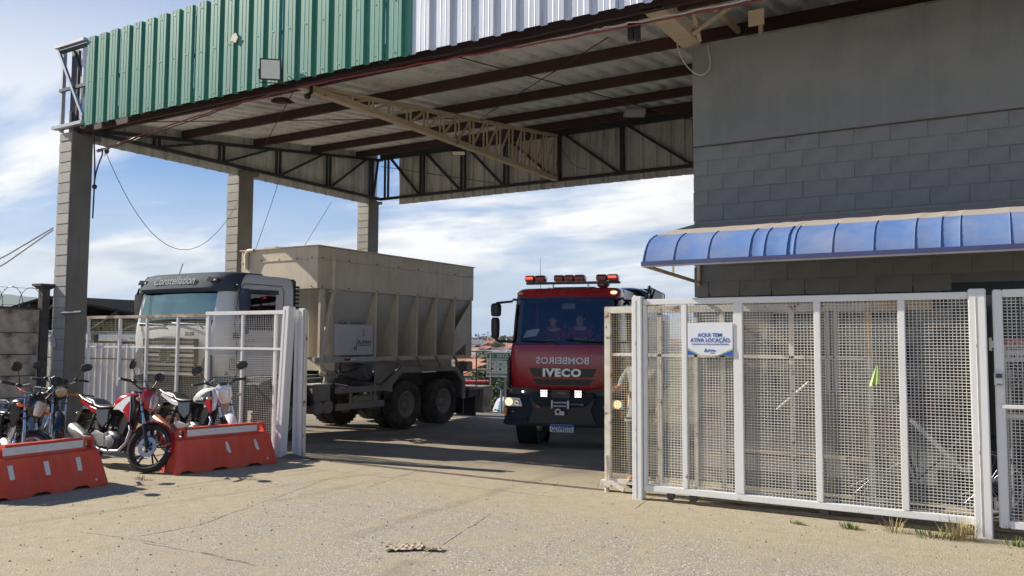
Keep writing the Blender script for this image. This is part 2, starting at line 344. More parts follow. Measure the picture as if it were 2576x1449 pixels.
# ================================================================ GROUND
def lerp_tab(x, tab):
    if x <= tab[0][0]: return tab[0][1]
    for (a, b), (c, d) in zip(tab, tab[1:]):
        if x <= c: return b+(d-b)*(x-a)/(c-a)
    return tab[-1][1]
ZT = [(9.2, 0), (15, -.23), (19.6, -.23), (21, -1.35), (26, -1.7), (60, -5), (200, -8), (350, -4.5), (700, 1), (1500, 4), (4000, -15), (14000, -60)]
def zg(x, y):
    z = lerp_tab(y, ZT)
    if y > 26: z += (noise.noise(Vector((x*.012, y*.012, 0))))*min(3.5, (y-26)*.02)
    elif y < 19: z += noise.noise(Vector((x*.45, y*.45, 5)))*.012
    return z
def ground_material():
    m = bpy.data.materials.new('worn_asphalt_and_sand'); m.use_nodes = True; t = m.node_tree; b = t.nodes['Principled BSDF']; l = t.links.new
    def n(ty, **k):
        x = t.nodes.new(ty)
        for a, c in k.items(): setattr(x, a, c)
        return x
    g = n('ShaderNodeNewGeometry'); P = g.outputs['Position']
    sp = n('ShaderNodeSeparateXYZ'); l(P, sp.inputs[0])
    def noi(sc, det=5, ro=.6, src=P, dist=0):
        x = n('ShaderNodeTexNoise'); x.inputs['Scale'].default_value = sc; x.inputs['Detail'].default_value = det; x.inputs['Roughness'].default_value = ro; x.inputs['Distortion'].default_value = dist
        l(src, x.inputs[0]); return x.outputs[0]
    def mr(src, a, b_, c, d, cl=True):
        x = n('ShaderNodeMapRange', clamp=cl); l(src, x.inputs[0])
        for i, q in enumerate((a, b_, c, d)): x.inputs[i+1].default_value = q
        return x.outputs[0]
    def ma(op, a, b_=0.0, c=None):
        x = n('ShaderNodeMath', operation=op)
        for i, q in enumerate((a, b_)+((c,) if c is not None else ())):
            if isinstance(q, (int, float)): x.inputs[i].default_value = q
            else: l(q, x.inputs[i])
        return x.outputs[0]
    def mix(fac, c1, c2, bt='MIX'):
        x = n('ShaderNodeMix', data_type='RGBA', blend_type=bt)
        if isinstance(fac, float): x.inputs[0].default_value = fac
        else: l(fac, x.inputs[0])
        for i, c in ((6, c1), (7, c2)):
            if isinstance(c, tuple): x.inputs[i].default_value = (*c, 1)
            else: l(c, x.inputs[i])
        return x.outputs[2]
    # exposed-aggregate asphalt
    vor = n('ShaderNodeTexVoronoi'); vor.inputs['Scale'].default_value = 75; l(P, vor.inputs[0])
    vs = n('ShaderNodeSeparateColor'); l(vor.outputs['Color'], vs.inputs[0])
    agg = mix(mr(vs.outputs[0], .0, 1, 0, 1), (.205, .187, .145), (.36, .33, .262))
    agg = mix(mr(vs.outputs[1], .86, .93, 0, 1), agg, (.55, .53, .48))
    agg = mix(mr(noi(.8, 6), .35, .65, 0, .55), agg, (.30, .265, .20))
    sand = mix(mr(noi(6, 7, .7), .3, .7, 0, 1), (.315, .262, .172), (.43, .362, .245))
    sand = mix(mr(noi(60, 3, .7), .45, .7, 0, .35), sand, (.22, .18, .125))
    # where the sand lies: left verge, along the gates and in wandering patches; tyre streaks run out of the gate
    x_, y_ = sp.outputs[0], sp.outputs[1]
    wob = ma('MULTIPLY', ma('SUBTRACT', noi(.9, 5), .5), 2.6)
    left = mr(ma('SUBTRACT', ma('ADD', x_, wob), ma('MULTIPLY', y_, -.35)), -6.3, -5.1, 1, 0)
    leftm = mr(ma('ADD', ma('ADD', x_, wob), ma('MULTIPLY', y_, .42)), -4.9, -3.9, 1, 0)
    right = mr(ma('ADD', ma('SUBTRACT', ma('MULTIPLY', y_, 1.0), ma('MULTIPLY', wob, -.45)), ma('MULTIPLY', x_, .05)), 6.6, 7.6, 0, .9)
    str_m = n('ShaderNodeMapping'); l(P, str_m.inputs[0]); str_m.inputs['Rotation'].default_value = (0, 0, R(12)); str_m.inputs['Scale'].default_value = (2.2, .35, 1)
    streaks = mr(noi(2.2, 6, .65, str_m.outputs[0]), .46, .66, 0, .9)
    fleck = mr(noi(1.5, 8, .72, P, .6), .46, .60, 0, .85)
    sm = ma('MAXIMUM', ma('MAXIMUM', leftm, right), ma('MAXIMUM', streaks, fleck))
    thin = mr(noi(14, 6, .75), .32, .55, .35, 1)
    sm = ma('MULTIPLY', sm, thin)
    col = mix(sm, agg, sand)
    # uneven darker tone from the gate line inwards
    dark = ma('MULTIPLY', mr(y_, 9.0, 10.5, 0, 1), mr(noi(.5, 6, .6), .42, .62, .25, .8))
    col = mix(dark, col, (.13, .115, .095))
    # cracks and slab joints, as segments on the ground
    def seg(ax, ay, bx, by, w, warp):
        wv = n('ShaderNodeTexNoise'); wv.inputs['Scale'].default_value = 2.2; wv.inputs['Detail'].default_value = 6; l(P, wv.inputs[0])
        sub = n('ShaderNodeVectorMath', operation='SUBTRACT'); l(wv.outputs[1], sub.inputs[0]); sub.inputs[1].default_value = (.5, .5, .5)
        sc_ = n('ShaderNodeVectorMath', operation='SCALE'); l(sub.outputs[0], sc_.inputs[0]); sc_.inputs[3].default_value = warp
        pw = n('ShaderNodeVectorMath', operation='ADD'); l(P, pw.inputs[0]); l(sc_.outputs[0], pw.inputs[1])
        s2 = n('ShaderNodeSeparateXYZ'); l(pw.outputs[0], s2.inputs[0])
        dx_, dy_ = bx-ax, by-ay; LL = math.hypot(dx_, dy_); ux, uy = dx_/LL, dy_/LL
        al = ma('ADD', ma('MULTIPLY', ma('SUBTRACT', s2.outputs[0], ax), ux), ma('MULTIPLY', ma('SUBTRACT', s2.outputs[1], ay), uy))
        ac = ma('ABSOLUTE', ma('ADD', ma('MULTIPLY', ma('SUBTRACT', s2.outputs[0], ax), -uy), ma('MULTIPLY', ma('SUBTRACT', s2.outputs[1], ay), ux)))
        ins = ma('MULTIPLY', mr(al, 0, .05, 0, 1), mr(al, LL-.05, LL, 1, 0))
        return ma('MULTIPLY', mr(ac, w*.45, w, 1, 0), ins)
    cr = None
    for s_ in CRACKS:
        q = seg(*s_); cr = q if cr is None else ma('MAXIMUM', cr, q)
    tr = None
    for s_ in TRACKS:
        q = seg(*s_); tr = q if tr is None else ma('MAXIMUM', tr, q)
    lug = n('ShaderNodeTexWave', wave_type='BANDS'); lug.inputs['Scale'].default_value = 9; lug.inputs['Distortion'].default_value = 2.5
    lm_ = n('ShaderNodeMapping'); l(P, lm_.inputs[0]); lm_.inputs['Rotation'].default_value = (0, 0, R(35)); l(lm_.outputs[0], lug.inputs[0])
    trk = ma('MULTIPLY', tr, mr(noi(3, 5), .38, .6, .1, 1))
    col = mix(ma('MULTIPLY', trk, mr(lug.outputs[1], .3, .7, .25, .75)), col, (.20, .165, .115))
    crk = ma('MULTIPLY', cr, mr(noi(5, 4), .36, .5, .1, 1))
    col = mix(ma('MULTIPLY', crk, .8), col, (.09, .075, .055))
    # beyond the yard: soil and scrub, then the far valley
    far = mr(y_, 20.2, 22, 0, 1)
    soil = mix(mr(noi(.06, 6, .6), .42, .6, 0, 1), (.16, .13, .075), (.07, .085, .03))
    col = mix(far, col, soil)
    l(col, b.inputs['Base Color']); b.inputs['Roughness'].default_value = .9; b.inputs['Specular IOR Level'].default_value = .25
    h = ma('ADD', ma('MULTIPLY', vor.outputs['Distance'], -1.1), ma('MULTIPLY', noi(18, 8, .75), 1.6))
    h = ma('ADD', h, ma('MULTIPLY', crk, -2.0))
    h = ma('ADD', h, ma('MULTIPLY', ma('MULTIPLY', trk, lug.outputs[1]), 1.2))
    # ripples of tyre tread in the loose sand
    rip = n('ShaderNodeTexWave', wave_type='BANDS'); rip.inputs['Scale'].default_value = 4.2; rip.inputs['Distortion'].default_value = 6; rip.inputs['Detail'].default_value = 4
    rm_ = n('ShaderNodeMapping'); l(P, rm_.inputs[0]); rm_.inputs['Rotation'].default_value = (0, 0, R(70)); l(rm_.outputs[0], rip.inputs[0])
    h = ma('ADD', h, ma('MULTIPLY', ma('MULTIPLY', rip.outputs[1], sm), .5))
    bn = n('ShaderNodeBump'); bn.inputs['Strength'].default_value = .40; bn.inputs['Distance'].default_value = .012; l(h, bn.inputs['Height'])
    l(bn.outputs[0], b.inputs['Normal'])
    return m
TRACKS = [(-9.2, 4.05, -8.15, 8.4, .07, .25), (-8.95, 3.9, -7.9, 8.5, .05, .2), (-8.4, 3.2, -7.2, 8.6, .08, .3), (-3.6, 3.2, -4.1, 5.4, .16, .2), (-3.1, 3.0, -3.5, 5.0, .12, .2), (-6.9, 6.5, -6.6, 12.5, .10, .25), (-5.1, 5.6, -5.3, 12.5, .12, .3), (-10.6, 4.2, -8.9, 6.6, .06, .3)]
CRACKS = [(-6.68, 4.51, -6.6, 5.24, 0.018, 0.12), (-6.6, 5.24, -6.79, 5.77, 0.014, 0.1), (-6.79, 5.77, -6.93, 6.31, 0.01, 0.08), (-6.93, 6.31, -7.42, 7.9, 0.01, 0.06), (-7.42, 7.9, -7.93, 9.89, 0.007, 0.05), (-6.45, 4.55, -5.78, 4.59, 0.014, 0.15), (-5.78, 4.59, -5.41, 4.58, 0.024, 0.2), (-5.41, 4.58, -5.01, 4.6, 0.02, 0.2), (-4.54, 7.2, -4.11, 5.45, 0.01, 0.05), (-4.54, 7.2, -6.84, 6.48, 0.006, 0.06), (-7.33, 4.54, -6.16, 4.63, 0.01, 0.2)] + [(-8.6, 8.35, -4.2, 8.35, .010, .04), (-6.55, 7.6, -7.6, 12, .010, .06), (-3.4, 8.2, -3.9, 13, .010, .06), (-8.5, 10.4, -3.5, 10.4, .010, .05)]
xs = sorted(set([-14000, -6000, -2500, -1400, -900, -600, -420, -300, -220, -160, -120, -90, -70, -55, -45, -38, -32, -28, -24] + [round(-21+.5*i, 2) for i in range(53)] + [7, 10, 15, 22, 32, 50, 80, 130, 220, 400, 800, 2000, 8000]))
ys = sorted(set([-8000, -2000, -600, -200, -80, -40, -20, -12, -8, -5, -3] + [round(-2+.5*i, 2) for i in range(52)] + [24, 25, 26, 28, 31, 35, 40, 46, 54, 64, 76, 90, 110, 135, 165, 200, 240, 290, 350, 420, 500, 600, 720, 880, 1100, 1500, 2200, 4000, 8000, 14000]))
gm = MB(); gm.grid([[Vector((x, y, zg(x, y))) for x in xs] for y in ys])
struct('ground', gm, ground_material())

def G(px, t):  # point on a sight direction px (x/y ratio) at range t
    return px*t, t
# loose stones
def pebbles(nm, n_, region, smin, smax, m, seed):
    r = random.Random(seed); mb = MB()
    for _ in range(n_):
        x, y = region(r); s = smin+(smax-smin)*r.random()**3
        q = [Vector((r.uniform(-1, 1), r.uniform(-1, 1), 0)).normalized() for _ in range(1)]
        a0 = r.random()*6.28; k = 5
        base = [Vector((x+s*math.cos(a0+6.283*i/k)*r.uniform(.7, 1.2), y+s*math.sin(a0+6.283*i/k)*r.uniform(.7, 1.2), zg(x, y)-.002)) for i in range(k)]
        top = [Vector(((b_.x-x)*.55+x, (b_.y-y)*.55+y, zg(x, y)+s*r.uniform(.4, .9))) for b_ in base]
        mb.loft([base, top])
    return struct(nm, mb, m, smooth=False, kind='stuff')
m_stone = mat('loose_stone', (.28, .24, .19), .9, var=.4, vs=9, bump=.2)
m_stoned = mat('dark_stone', (.08, .07, .06), .9, var=.4, vs=9, bump=.2)
def reg_front(r):
    t = r.random(); d = 2.6+8.0*t**.8; a = r.uniform(-.62, .62)
    rr_, dd = a*d, d
    return rr_*R0.x+dd*(-math.sin(YAW)), rr_*R0.y+dd*math.cos(YAW)
pebbles('gravel', 2400, reg_front, .003, .013, m_stone, 3)
pebbles('dark_gravel', 500, reg_front, .003, .011, m_stoned, 4)

# ================================================================ GATE TRACK
gt = MB(); gt.bb(-14.4, 3.2, 8.985, 9.02, -.01, .008); gt.bb(-14.4, 3.2, 9.05, 9.062, -.01, .006)
struct('gate_track', gt, mat('worn_rail', (.20, .17, .14), .5, metal=.5, var=.3, vs=4, rust=.8, rscale=3, rlo=.5, rhi=.6))

# ================================================================ ROOFED ENTRANCE
YF, YR = 8.85, 18.0
XL, XRR = -15.35, 5.2
def zr(y): return 5.97+.122*(y-9)
def rib_sheet(x0, x1, pitch, z0, z1, y, up=.038, sgn=-1, axis='x', off=0, prof_=((0, 0), (.10, .0), (.20, 1), (.32, 1), (.42, 0), (.55, 0), (.58, 3), (.61, 0), (.78, 0), (.81, 3), (.84, 0))):
    """trapezoid-ribbed sheet; profile runs along X (or Y), height z0..z1, ribs stand out by sgn*up"""
    pr = []; x = x0
    while x < x1-1e-6:
        for a, b in prof_:
            pp = x+a*pitch
            if pp <= x1: pr.append((pp, (up*b if b <= 1 else up+.003 if b == 2 else .006)*sgn))
        x += pitch
    pr.append((x1, 0))
    mb = MB()
    if axis == 'x': rows = [[Vector((p, y+o, z)) for p, o in pr] for z in (z0, z1)]; rows2 = [[Vector((p, y+o-sgn*.002, z)) for p, o in pr] for z in (z0, z1)]
    else: rows = [[Vector((y+o, p, z)) for p, o in pr] for z in (z0, z1)]
    mb.grid(rows); return mb
can = thing('entrance_canopy', 'large open steel canopy with green and bare metal fascia spanning the gateway', 'canopy', (-9.5, 13, 0))
pit = .345
FP = ((0, 0), (.20, 0), (.31, 1), (.50, 1), (.52, 2), (.55, 1), (.74, 1), (.76, 2), (.79, 1), (.95, 1), (.99, 0))
x = -14.7
k = 0
while x < 5:
    x2 = x+pit*3
    if x < -7.1: x2 = min(x2, -6.97)
    isg = x < -7.2
    zb = 5.72+rnd.uniform(-.006, .006)
    part('fascia_sheet', rib_sheet(x, x2-.003, pit, zb, 7.40+rnd.uniform(-.01, .01), YF+.03+.004*(k % 2), up=.055, prof_=FP), m_green if isg else m_zinc, can,
         label='green ribbed fascia sheet' if isg else 'bare zinc ribbed fascia sheet', smooth=False)
    x = x2; k += 1
# screws and the torn patch on the green fascia
sc_ = MB()
for i in range(52):
    xx = -14.6+i*.345*1.0+.27
    for z in (5.80, 6.55, 7.3): sc_.ell((xx-.17, YF-.028, z), (.009, .006, .009), 6, 4)
part('fascia_screws', sc_, m_galv, can, kind='stuff')
pt = MB(); pt.prism([(-10.62, 6.58), (-10.58, 6.66), (-10.50, 6.69), (-10.44, 6.60), (-10.5, 6.52), (-10.55, 6.56)], 'y', YF-.05, YF-.034)
part('torn_patch', pt, mat('torn_film', (.55, .50, .40), .6), can)
# inner back of fascia: frame
fr = MB()
for z in (5.80, 6.55, 7.32): fr.bar((XL-.25, YF+.07, z), (5, YF+.07, z), .05, .06)
part('fascia_rail', fr, m_black, can)
for xx in (-15.58, -14.9, -12.9, -11.2, -9.5, -7.6, -5.7, -3.6, -1.5, .6, 3):
    q = MB(); q.bar((xx, YF+.12, 5.74), (xx, YF+.12, 7.36), .07, .05, (1, 0, 0)); part('fascia_stud', q, m_galv if xx < -14.8 else m_black, can)
# open bay at the left end of the fascia (one sheet missing)
op = MB(); op.bar((-15.64, YF-.01, 7.385), (-14.68, YF-.01, 7.385), .10, .06); part('end_bay_top_bar', op, m_galv, can)
op = MB(); op.bar((-15.64, YF, 5.80), (-14.68, YF, 5.80), .10, .06); part('end_bay_bottom_bar', op, m_galv, can)
op = MB(); op.bar((-15.61, YF+.02, 7.33), (-14.8, YF+.06, 5.95), .05, .05); part('end_bay_brace', op, m_galv, can)
op = MB(); op.bar((-15.35, YF+.16, 7.33), (-14.75, YF+.16, 6.35), .05, .05); part('end_bay_brace', op, m_black, can)
op = MB(); op.bb(-15.4, -15.18, YF+.16, YF+.30, 5.86, 7.32); part('end_bay_channel', op, m_black, can)
op = MB(); op.bar((-15.10, YF+.2, 5.86), (-15.10, YF+.2, 7.3), .05, .04, (1, 0, 0)); part('end_bay_post', op, m_galv, can)
# roof sheets, ribs run front to back
x = XL
while x < XRR:
    x2 = min(x+1.035, XRR)
    pr = []; xx = x
    while xx < x2-1e-6:
        for a, b in ((0, 0), (.12, 1), (.42, 1), (.54, 0)): pr.append((xx+a*pit, b*.06))
        xx += pit
    pr.append((x2, 0))
    mb = MB(); y0, y1 = YF+.2, YR+.25
    mb.grid([[Vector((p, yy, zr(yy)+.02+o)) for p, o in pr] for yy in (y0, (y0+y1)/2, y1)])
    part('roof_sheet', mb, m_roof, can, smooth=False); x = x2+.0005
# purlins (channel beams, red primer)
for yy in (9.62, 11.42, 13.4, 15.3, 17.0):
    z = zr(yy); mb = MB()
    mb.bb(XL+.1, XRR, yy-.004, yy+.004, z-.16, z+.012); mb.bb(XL+.1, XRR, yy+.004, yy+.07, z+.004, z+.012); mb.bb(XL+.1, XRR, yy+.004, yy+.07, z-.16, z-.152)
    mb.bb(XL+.1, XRR, yy+.062, yy+.07, z-.152, z-.13)
    part('purlin', mb, m_purlin, can)
# front edge beam behind the fascia
mb = MB(); mb.bb(XL, XRR, 9.10, 9.16, 5.72, 5.93); part('edge_beam', mb, m_purlin, can)
# left side truss (black), cladding outside
XS = -15.2
def trz(y): return zr(y)-.16
mb = MB(); mb.bar((XS, 9.0, 5.78), (XS, 18.05, 5.78), .08, .07); part('side_truss_bottom_chord', mb, m_black, can)
mb = MB(); mb.bar((XS, 9.3, trz(9.3)-.03), (XS, 18.05, trz(18.05)), .07, .07); part('side_truss_top_chord', mb, m_black, can)
sy = [10.78, 12.45, 14.15, 15.9, 17.6]
for i, yy in enumerate(sy):
    for dy in (-.06, .06):
        q = MB(); q.bar((XS, yy+dy, 5.8), (XS, yy+dy, trz(yy)), .045, .05, (1, 0, 0)); part('side_truss_vertical', q, m_black, can)
    q = MB(); nx = sy[i+1]-.1 if i < 4 else 18.0; q.bar((XS, yy+.1, 5.82), (XS, nx-.12, trz(nx)-.03), .05, .05); part('side_truss_diagonal', q, m_black, can)
y = 8.95
while y < 17.9:
    y2 = min(y+1.035, 17.95)
    mb = rib_sheet(y-.012, y2+.004, .345, 5.585, zr(y2)+.03, XS-.09+.006*(int(y*3)%2), sgn=-1, axis='y')
    last = y > 16.9  # brightness of light on the end sheet put in as paler metal
    part('side_cladding_sheet', mb, m_zinc if last else m_clad, can, smooth=False, label='side sheet at the rear end, in paler metal to look lit' if last else None); y = y2
# back truss (black)
mb = MB(); mb.bar((XS, YR, 5.78), (XRR, YR, 5.78), .08, .07); part('back_truss_bottom_chord', mb, m_black, can)
mb = MB(); mb.bar((XS, YR, 6.98), (XRR, YR, 6.98), .09, .16); part('back_truss_top_chord', mb, m_black, can)
bx = [-14.98, -13.72, -12.35, -11.0, -9.45, -7.75, -5.95, -4.2, -2.4, -.6, 1.2, 3, 4.8]
for i, xx in enumerate(bx):
    q = MB(); w = .10 if i in (4, 5, 6) else .05
    if w > .06: q.bar((xx, YR, 5.8), (xx, YR, 6.95), w, .08, (0, 1, 0))
    else:
        for s in (-.06, .06): q.bar((xx+s, YR, 5.8), (xx+s, YR, 6.95), .05, .05, (0, 1, 0))
    part('back_truss_vertical', q, m_black, can)
    if 0 < i:
        q = MB(); q.bar((bx[i-1]+.14, YR, 6.92), (xx-.12, YR, 5.83), .06, .06); part('back_truss_diagonal', q, m_black, can)
x = -14.62
while x < XRR:
    x2 = min(x+1.035, XRR); part('back_cladding_sheet', rib_sheet(x-.012, x2+.004, .345, 5.60, zr(YR)+.04, YR+.12+.006*(int(x*3)%2), sgn=-1), m_clad, can, smooth=False); x = x2
# pale trusses crossing front to back
def pale_truss(X, y0, y1, nbay, tag_):
    zb = 5.80
    for s in (-.05, .05):
        q = MB(); q.bar((X+s, y0, zb), (X+s, y1, zb), .035, .09); part('pale_truss_bottom_chord', q, m_cream, can, label=tag_)
        q = MB(); q.bar((X+s, y0+.75, zr(y0+.75)-.20), (X+s, y1, zr(y1)-.17), .03, .05); part('pale_truss_top_chord', q, m_cream, can, label=tag_)
    q = MB(); q.bb(X-.07, X+.07, y0, y1, zb-.055, zb-.047); part('pale_truss_sole_plate', q, m_cream, can)
    for i in range(nbay+1):
        yy = y0+.75+(y1-y0-.78)*i/nbay
        for s in (-.045, .045):
            q = MB(); q.bar((X+s, yy, zb), (X+s, yy, zr(yy)-.2), .022, .04, (0, 1, 0)); part('pale_truss_vertical', q, m_cream, can)
        if i < nbay:
            yn = y0+.75+(y1-y0-.78)*(i+1)/nbay
            q = MB(); q.bar((X, yy+.02, zb+.02), (X, yn-.05, zr(yn)-.22), .03, .04); part('pale_truss_diagonal', q, m_cream, can)
    q = MB(); q.bar((X, y0+.05, zb+.02), (X, y0+.75, zr(y0+.75)-.21), .05, .04); part('pale_truss_diagonal', q, m_cream, can)
pale_truss(-9.5, 9.15, 17.9, 15, 'cream truss bar over the driveway')
# short heavy cream haunch on the wall corner
q = MB(); q.bb(-3.66, -3.40, 9.1, 10.56, 5.74, 5.752); q.bb(-3.66, -3.652, 9.1, 10.56, 5.752, 5.86); q.bb(-3.408, -3.40, 9.1, 10.56, 5.752, 5.86); part('haunch_channel', q, m_cream, can, label='rust streaked cream channel resting on the wall corner')
q = MB(); q.bar((-3.1, 9.1, 6.0), (-3.1, 11.3, 6.12), .06, .07); part('haunch_top_bar', q, m_cream, can)
q = MB(); q.bar((-3.42, 9.62, 5.8), (-3.42, 9.62, 6.6), .10, .05, (1, 0, 0)); part('haunch_post', q, m_cream, can)
q = MB(); q.bar((-3.38, 10.45, 5.76), (-3.28, 9.75, 6.1), .05, .04); part('haunch_brace', q, m_cream, can)
q = MB(); q.bar((-3.40, 10.2, 5.76), (-2.9, 10.35, 6.1), .05, .04); part('haunch_brace', q, m_cream, can)
q = MB(); q.bar((-2.62, 10.62, 5.72), (-2.62, 10.62, 6.08), .06, .05, (1, 0, 0)); part('haunch_post', q, m_cream, can)
q = MB(); q.bb(-2.75, -2.55, 10.5, 10.52, 5.84, 6.05); part('gusset_plate', q, m_cream, can)
for a, b in (((-13.9, 9.2, 5.78), (-9.6, 14.4, 6.50)), ((-6.6, 9.3, 5.78), (-3.6, 17.9, 5.85)), ((-14.9, 13.4, 6.3), (-9.6, 9.3, 5.85)), ((-9.4, 14.4, 6.5), (-4.6, 10.2, 5.95)), ((-15.1, 17.9, 6.7), (-11.2, 17.7, 5.82))):
    q = MB(); q.tube([a, b], .009, 6); part('tie_rod', q, m_purlin, can)

# ---------------------------------------------------------------- block columns
blk = {}
def block_mesh(w, d, h):
    k = (round(w, 3), round(d, 3), round(h, 3))
    if k not in blk: blk[k] = mkmesh('block', MB().box((0, 0, 0), (w, d, h)), m_block, True, .008)
    return blk[k]
def column(Y, label, top=5.72, bevelside=True):
    X0, X1 = -15.64, -15.22; z0 = zg(-15.4, Y)-.05
    t = thing('block_column', label, 'column', (-15.43, Y+.2, z0), group='block columns carrying the canopy')
    mb = MB(); mb.bb(X0+.006, X1, Y+.006, Y+.42, z0, top); part('core', mb, m_colp, t, bevel=.01)
    z = z0; i = 0
    while z+.2 < top+.05:
        if z > .0-.3:
            h = min(.192, top-z-.01)
            if h > .05: inst('block', block_mesh(.41, .40, round(h, 3)), t, ((X0+X1)/2-.014+rnd.uniform(-.003, .003), Y+.194+rnd.uniform(-.003, .003), z+.1))
        z += .2; i += 1
    q = MB(); q.bar((X1-.1, Y+.43, top-.05), (X1-.1, Y+.60, top-.02), .14, .08); part('corbel', q, m_colp, t)
    return t
c1 = column(8.98, 'nearest tall grey block column at the left end of the green fascia')
c2 = column(13.0, 'middle grey block column rising behind the pale truck cab')
c3 = column(17.55, 'farthest grey block column under the rear corner of the canopy')
# pipe stub and chipped spot on the nearest column
q = MB(); q.tube([(-15.12, 8.85, 2.23), (-14.62, 8.93, 2.25)], .03, 8); q.tube([(-15.0, 8.86, 2.2), (-15.0, 8.87, 2.02)], .025, 8)
part('pipe_stub', q, mat('grey_pipe', (.10, .10, .10), .7), c1)
q = MB(); q.prism([(-15.60, 1.80), (-15.56, 1.84), (-15.50, 1.79), (-15.44, 1.62), (-15.49, 1.57), (-15.56, 1.63)], 'y', 8.93, 8.955)
part('chipped_spot', q, mat('bare_render', (.5, .48, .42), .9), c1)

# ================================================================ BUILDING WALL
bw = thing('gatehouse_wall', 'slate grey block wall of the building at the right of the gateway', 'wall', (-1, 10.6, 0))
YW = 10.5
mb = MB(); mb.bb(-3.47, 5.3, YW+.004, YW+.3, 2.40, 5.69); part('joint_backing', mb, m_mortar, bw)
mb = MB(); mb.bb(-3.5, 5.3, YW-.012, YW+.31, 4.345, 5.70); part('rendered_band', mb, m_wallp, bw, bevel=.006)
mb = MB()
pts = [Vector((-3.5+.2*i, YW-.016, 4.335+.006*noise.noise(Vector((i*.7, 0, 0))))) for i in range(45)]
mb.tube(pts, [.006+.004*abs(noise.noise(Vector((i*.9, 3, 0)))) for i in range(45)], 6); part('band_crack', mb, mat('rusty_crack', (.09, .055, .04), .9), bw)
wb = {}
def wblock(w, h, m=None):
    k = (round(w, 3), round(h, 3))
    if k not in wb: wb[k] = mkmesh('block', MB().box((0, 0, 0), (w, .12, h)), m_wallb, True, .003)
    return wb[k]
z = 4.245; row = 0
while z > .05:
    x = -3.5; first = True
    h = .190
    while x < 3.0:
        w = .24 if (first and row % 2 == 0) else .20 if (first) else .39
        if first: w = .19 if row % 2 else .39
        xc = x+w/2
        door = z < 2.45 and ((-.62 < xc < .9)); win = (1.06 < z < 2.2) and (-2.62 < xc < -1.0)
        if not door and not win:
            inst('block', wblock(w+.006 if rnd.random() < .35 else w-.002, h+.004 if rnd.random() < .4 else h-.002), bw, (xc, YW+.06+rnd.uniform(-.004, .004), z))
        x += w+.01; first = False
    z -= .2; row += 1
# side of the wall (end face)
mb = MB(); mb.bb(-3.49, 5.3, YW+.11, YW+.29, 0, 2.40); 
# cut for door and windows: build as piers
mb = MB(); mb.bb(-3.49, -2.7, YW+.11, YW+.3, -.1, 2.40); mb.bb(-2.7, -.95, YW+.11, YW+.3, -.1, 1.0); mb.bb(-.95, -.62, YW+.11, YW+.3, -.1, 2.40); mb.bb(.9, 5.3, YW+.11, YW+.3, -.1, 2.40); mb.bb(-2.7, -.95, YW+.11, YW+.3, 2.2, 2.4)
part('pier', mb, m_wallp, bw)
mb = MB(); mb.bb(-3.49, 5.3, 13.2, 13.3, -.1, 5.6); mb.bb(-3.49, -3.4, YW+.3, 13.2, -.1, 5.6); part('rear_wall', mb, m_wallp, bw)
mb = MB(); mb.bb(-3.4, 5.3, YW+.3, 13.2, .0, .02); part('inner_floor', mb, m_int, bw)
for x0, x1 in ((-2.66, -1.85), (-1.80, -1.0)):
    q = MB(); q.bb(x0, x1, YW+.1, YW+.16, 1.04, 1.09); q.bb(x0, x1, YW+.1, YW+.16, 2.13, 2.18); q.bb(x0, x0+.05, YW+.1, YW+.16, 1.09, 2.13); q.bb(x1-.05, x1, YW+.1, YW+.16, 1.09, 2.13)
    w_ = part('window', q, m_whp, bw); p_ = MB(); p_.bb(x0+.05, x1-.05, YW+.125, YW+.131, 1.09, 2.13); part('pane', p_, g_bld, w_)
    q = MB(); q.bb(x0+.1, x1-.12, YW+.2, YW+.203, 1.3, 2.1); part('blind', q, mat('pale_blind', (.55, .68, .70), .7), w_)
q = MB(); q.bb(-.62, -.56, YW+.0, YW+.12, 0, 2.44); q.bb(.84, .9, YW, YW+.12, 0, 2.44); q.bb(-.56, .84, YW, YW+.12, 2.3, 2.44); d_ = part('door_frame', q, m_visor, bw)
q = MB(); q.bb(-.56, .12, YW+.05, YW+.09, 0.02, 2.3); part('door_leaf', q, m_blkg, d_)
q = MB(); q.bb(.16, .84, YW+.05, YW+.055, 0.4, 2.3); part('glazing', q, g_bld, d_)
q = MB(); q.bb(.16, .84, YW+.05, YW+.09, 0.02, .4); part('kick_plate', q, m_visor, d_)

# ================================================================ AWNING
aw = thing('blue_awning', 'dusty blue vinyl awning with curved front over the gatehouse door', 'awning', (0, 10.4, 2.5))
prof = [(10.48, 3.315), (9.9, 3.19), (9.35, 3.07), (9.02, 2.995)]
curve = [(8.92, 2.965), (8.80, 2.915), (8.71, 2.85), (8.645, 2.77), (8.60, 2.69), (8.575, 2.625)]
sx_ = [-3.45, -3.10, -2.72, -2.28, -2.13, -1.90, -1.83, -1.46, -1.08, -.72, -.50, -.34, .06, .42, .80, 1.2, 1.6, 2.0, 2.4, 2.8]
for i in range(len(sx_)-1):
    a, b = sx_[i], sx_[i+1]; nx_ = 6
    rows = []
    for j, (yy, z) in enumerate([(9.02, 2.995)]+curve):
        rows.append([Vector((a+(b-a)*t/nx_, yy+.006*math.sin(math.pi*t/nx_)*min(1, j/2), z-.004*math.sin(math.pi*t/nx_))) for t in range(nx_+1)])
    part('fabric_panel', MB().grid(rows), m_awn, aw, label='curved blue awning panel')
    rows = [[Vector((a+(b-a)*t/nx_, yy, z-.005*math.sin(math.pi*t/nx_))) for t in range(nx_+1)] for (yy, z) in prof]
    part('top_panel', MB().grid(rows), m_awnt, aw, label='dust covered flat awning panel')
for xx in sx_[:-1]:
    q = MB(); q.tube([(xx, yy-.004, z+.002) for yy, z in [(9.02, 2.995)]+curve], .006, 6); part('seam_rib', q, m_awn, aw)
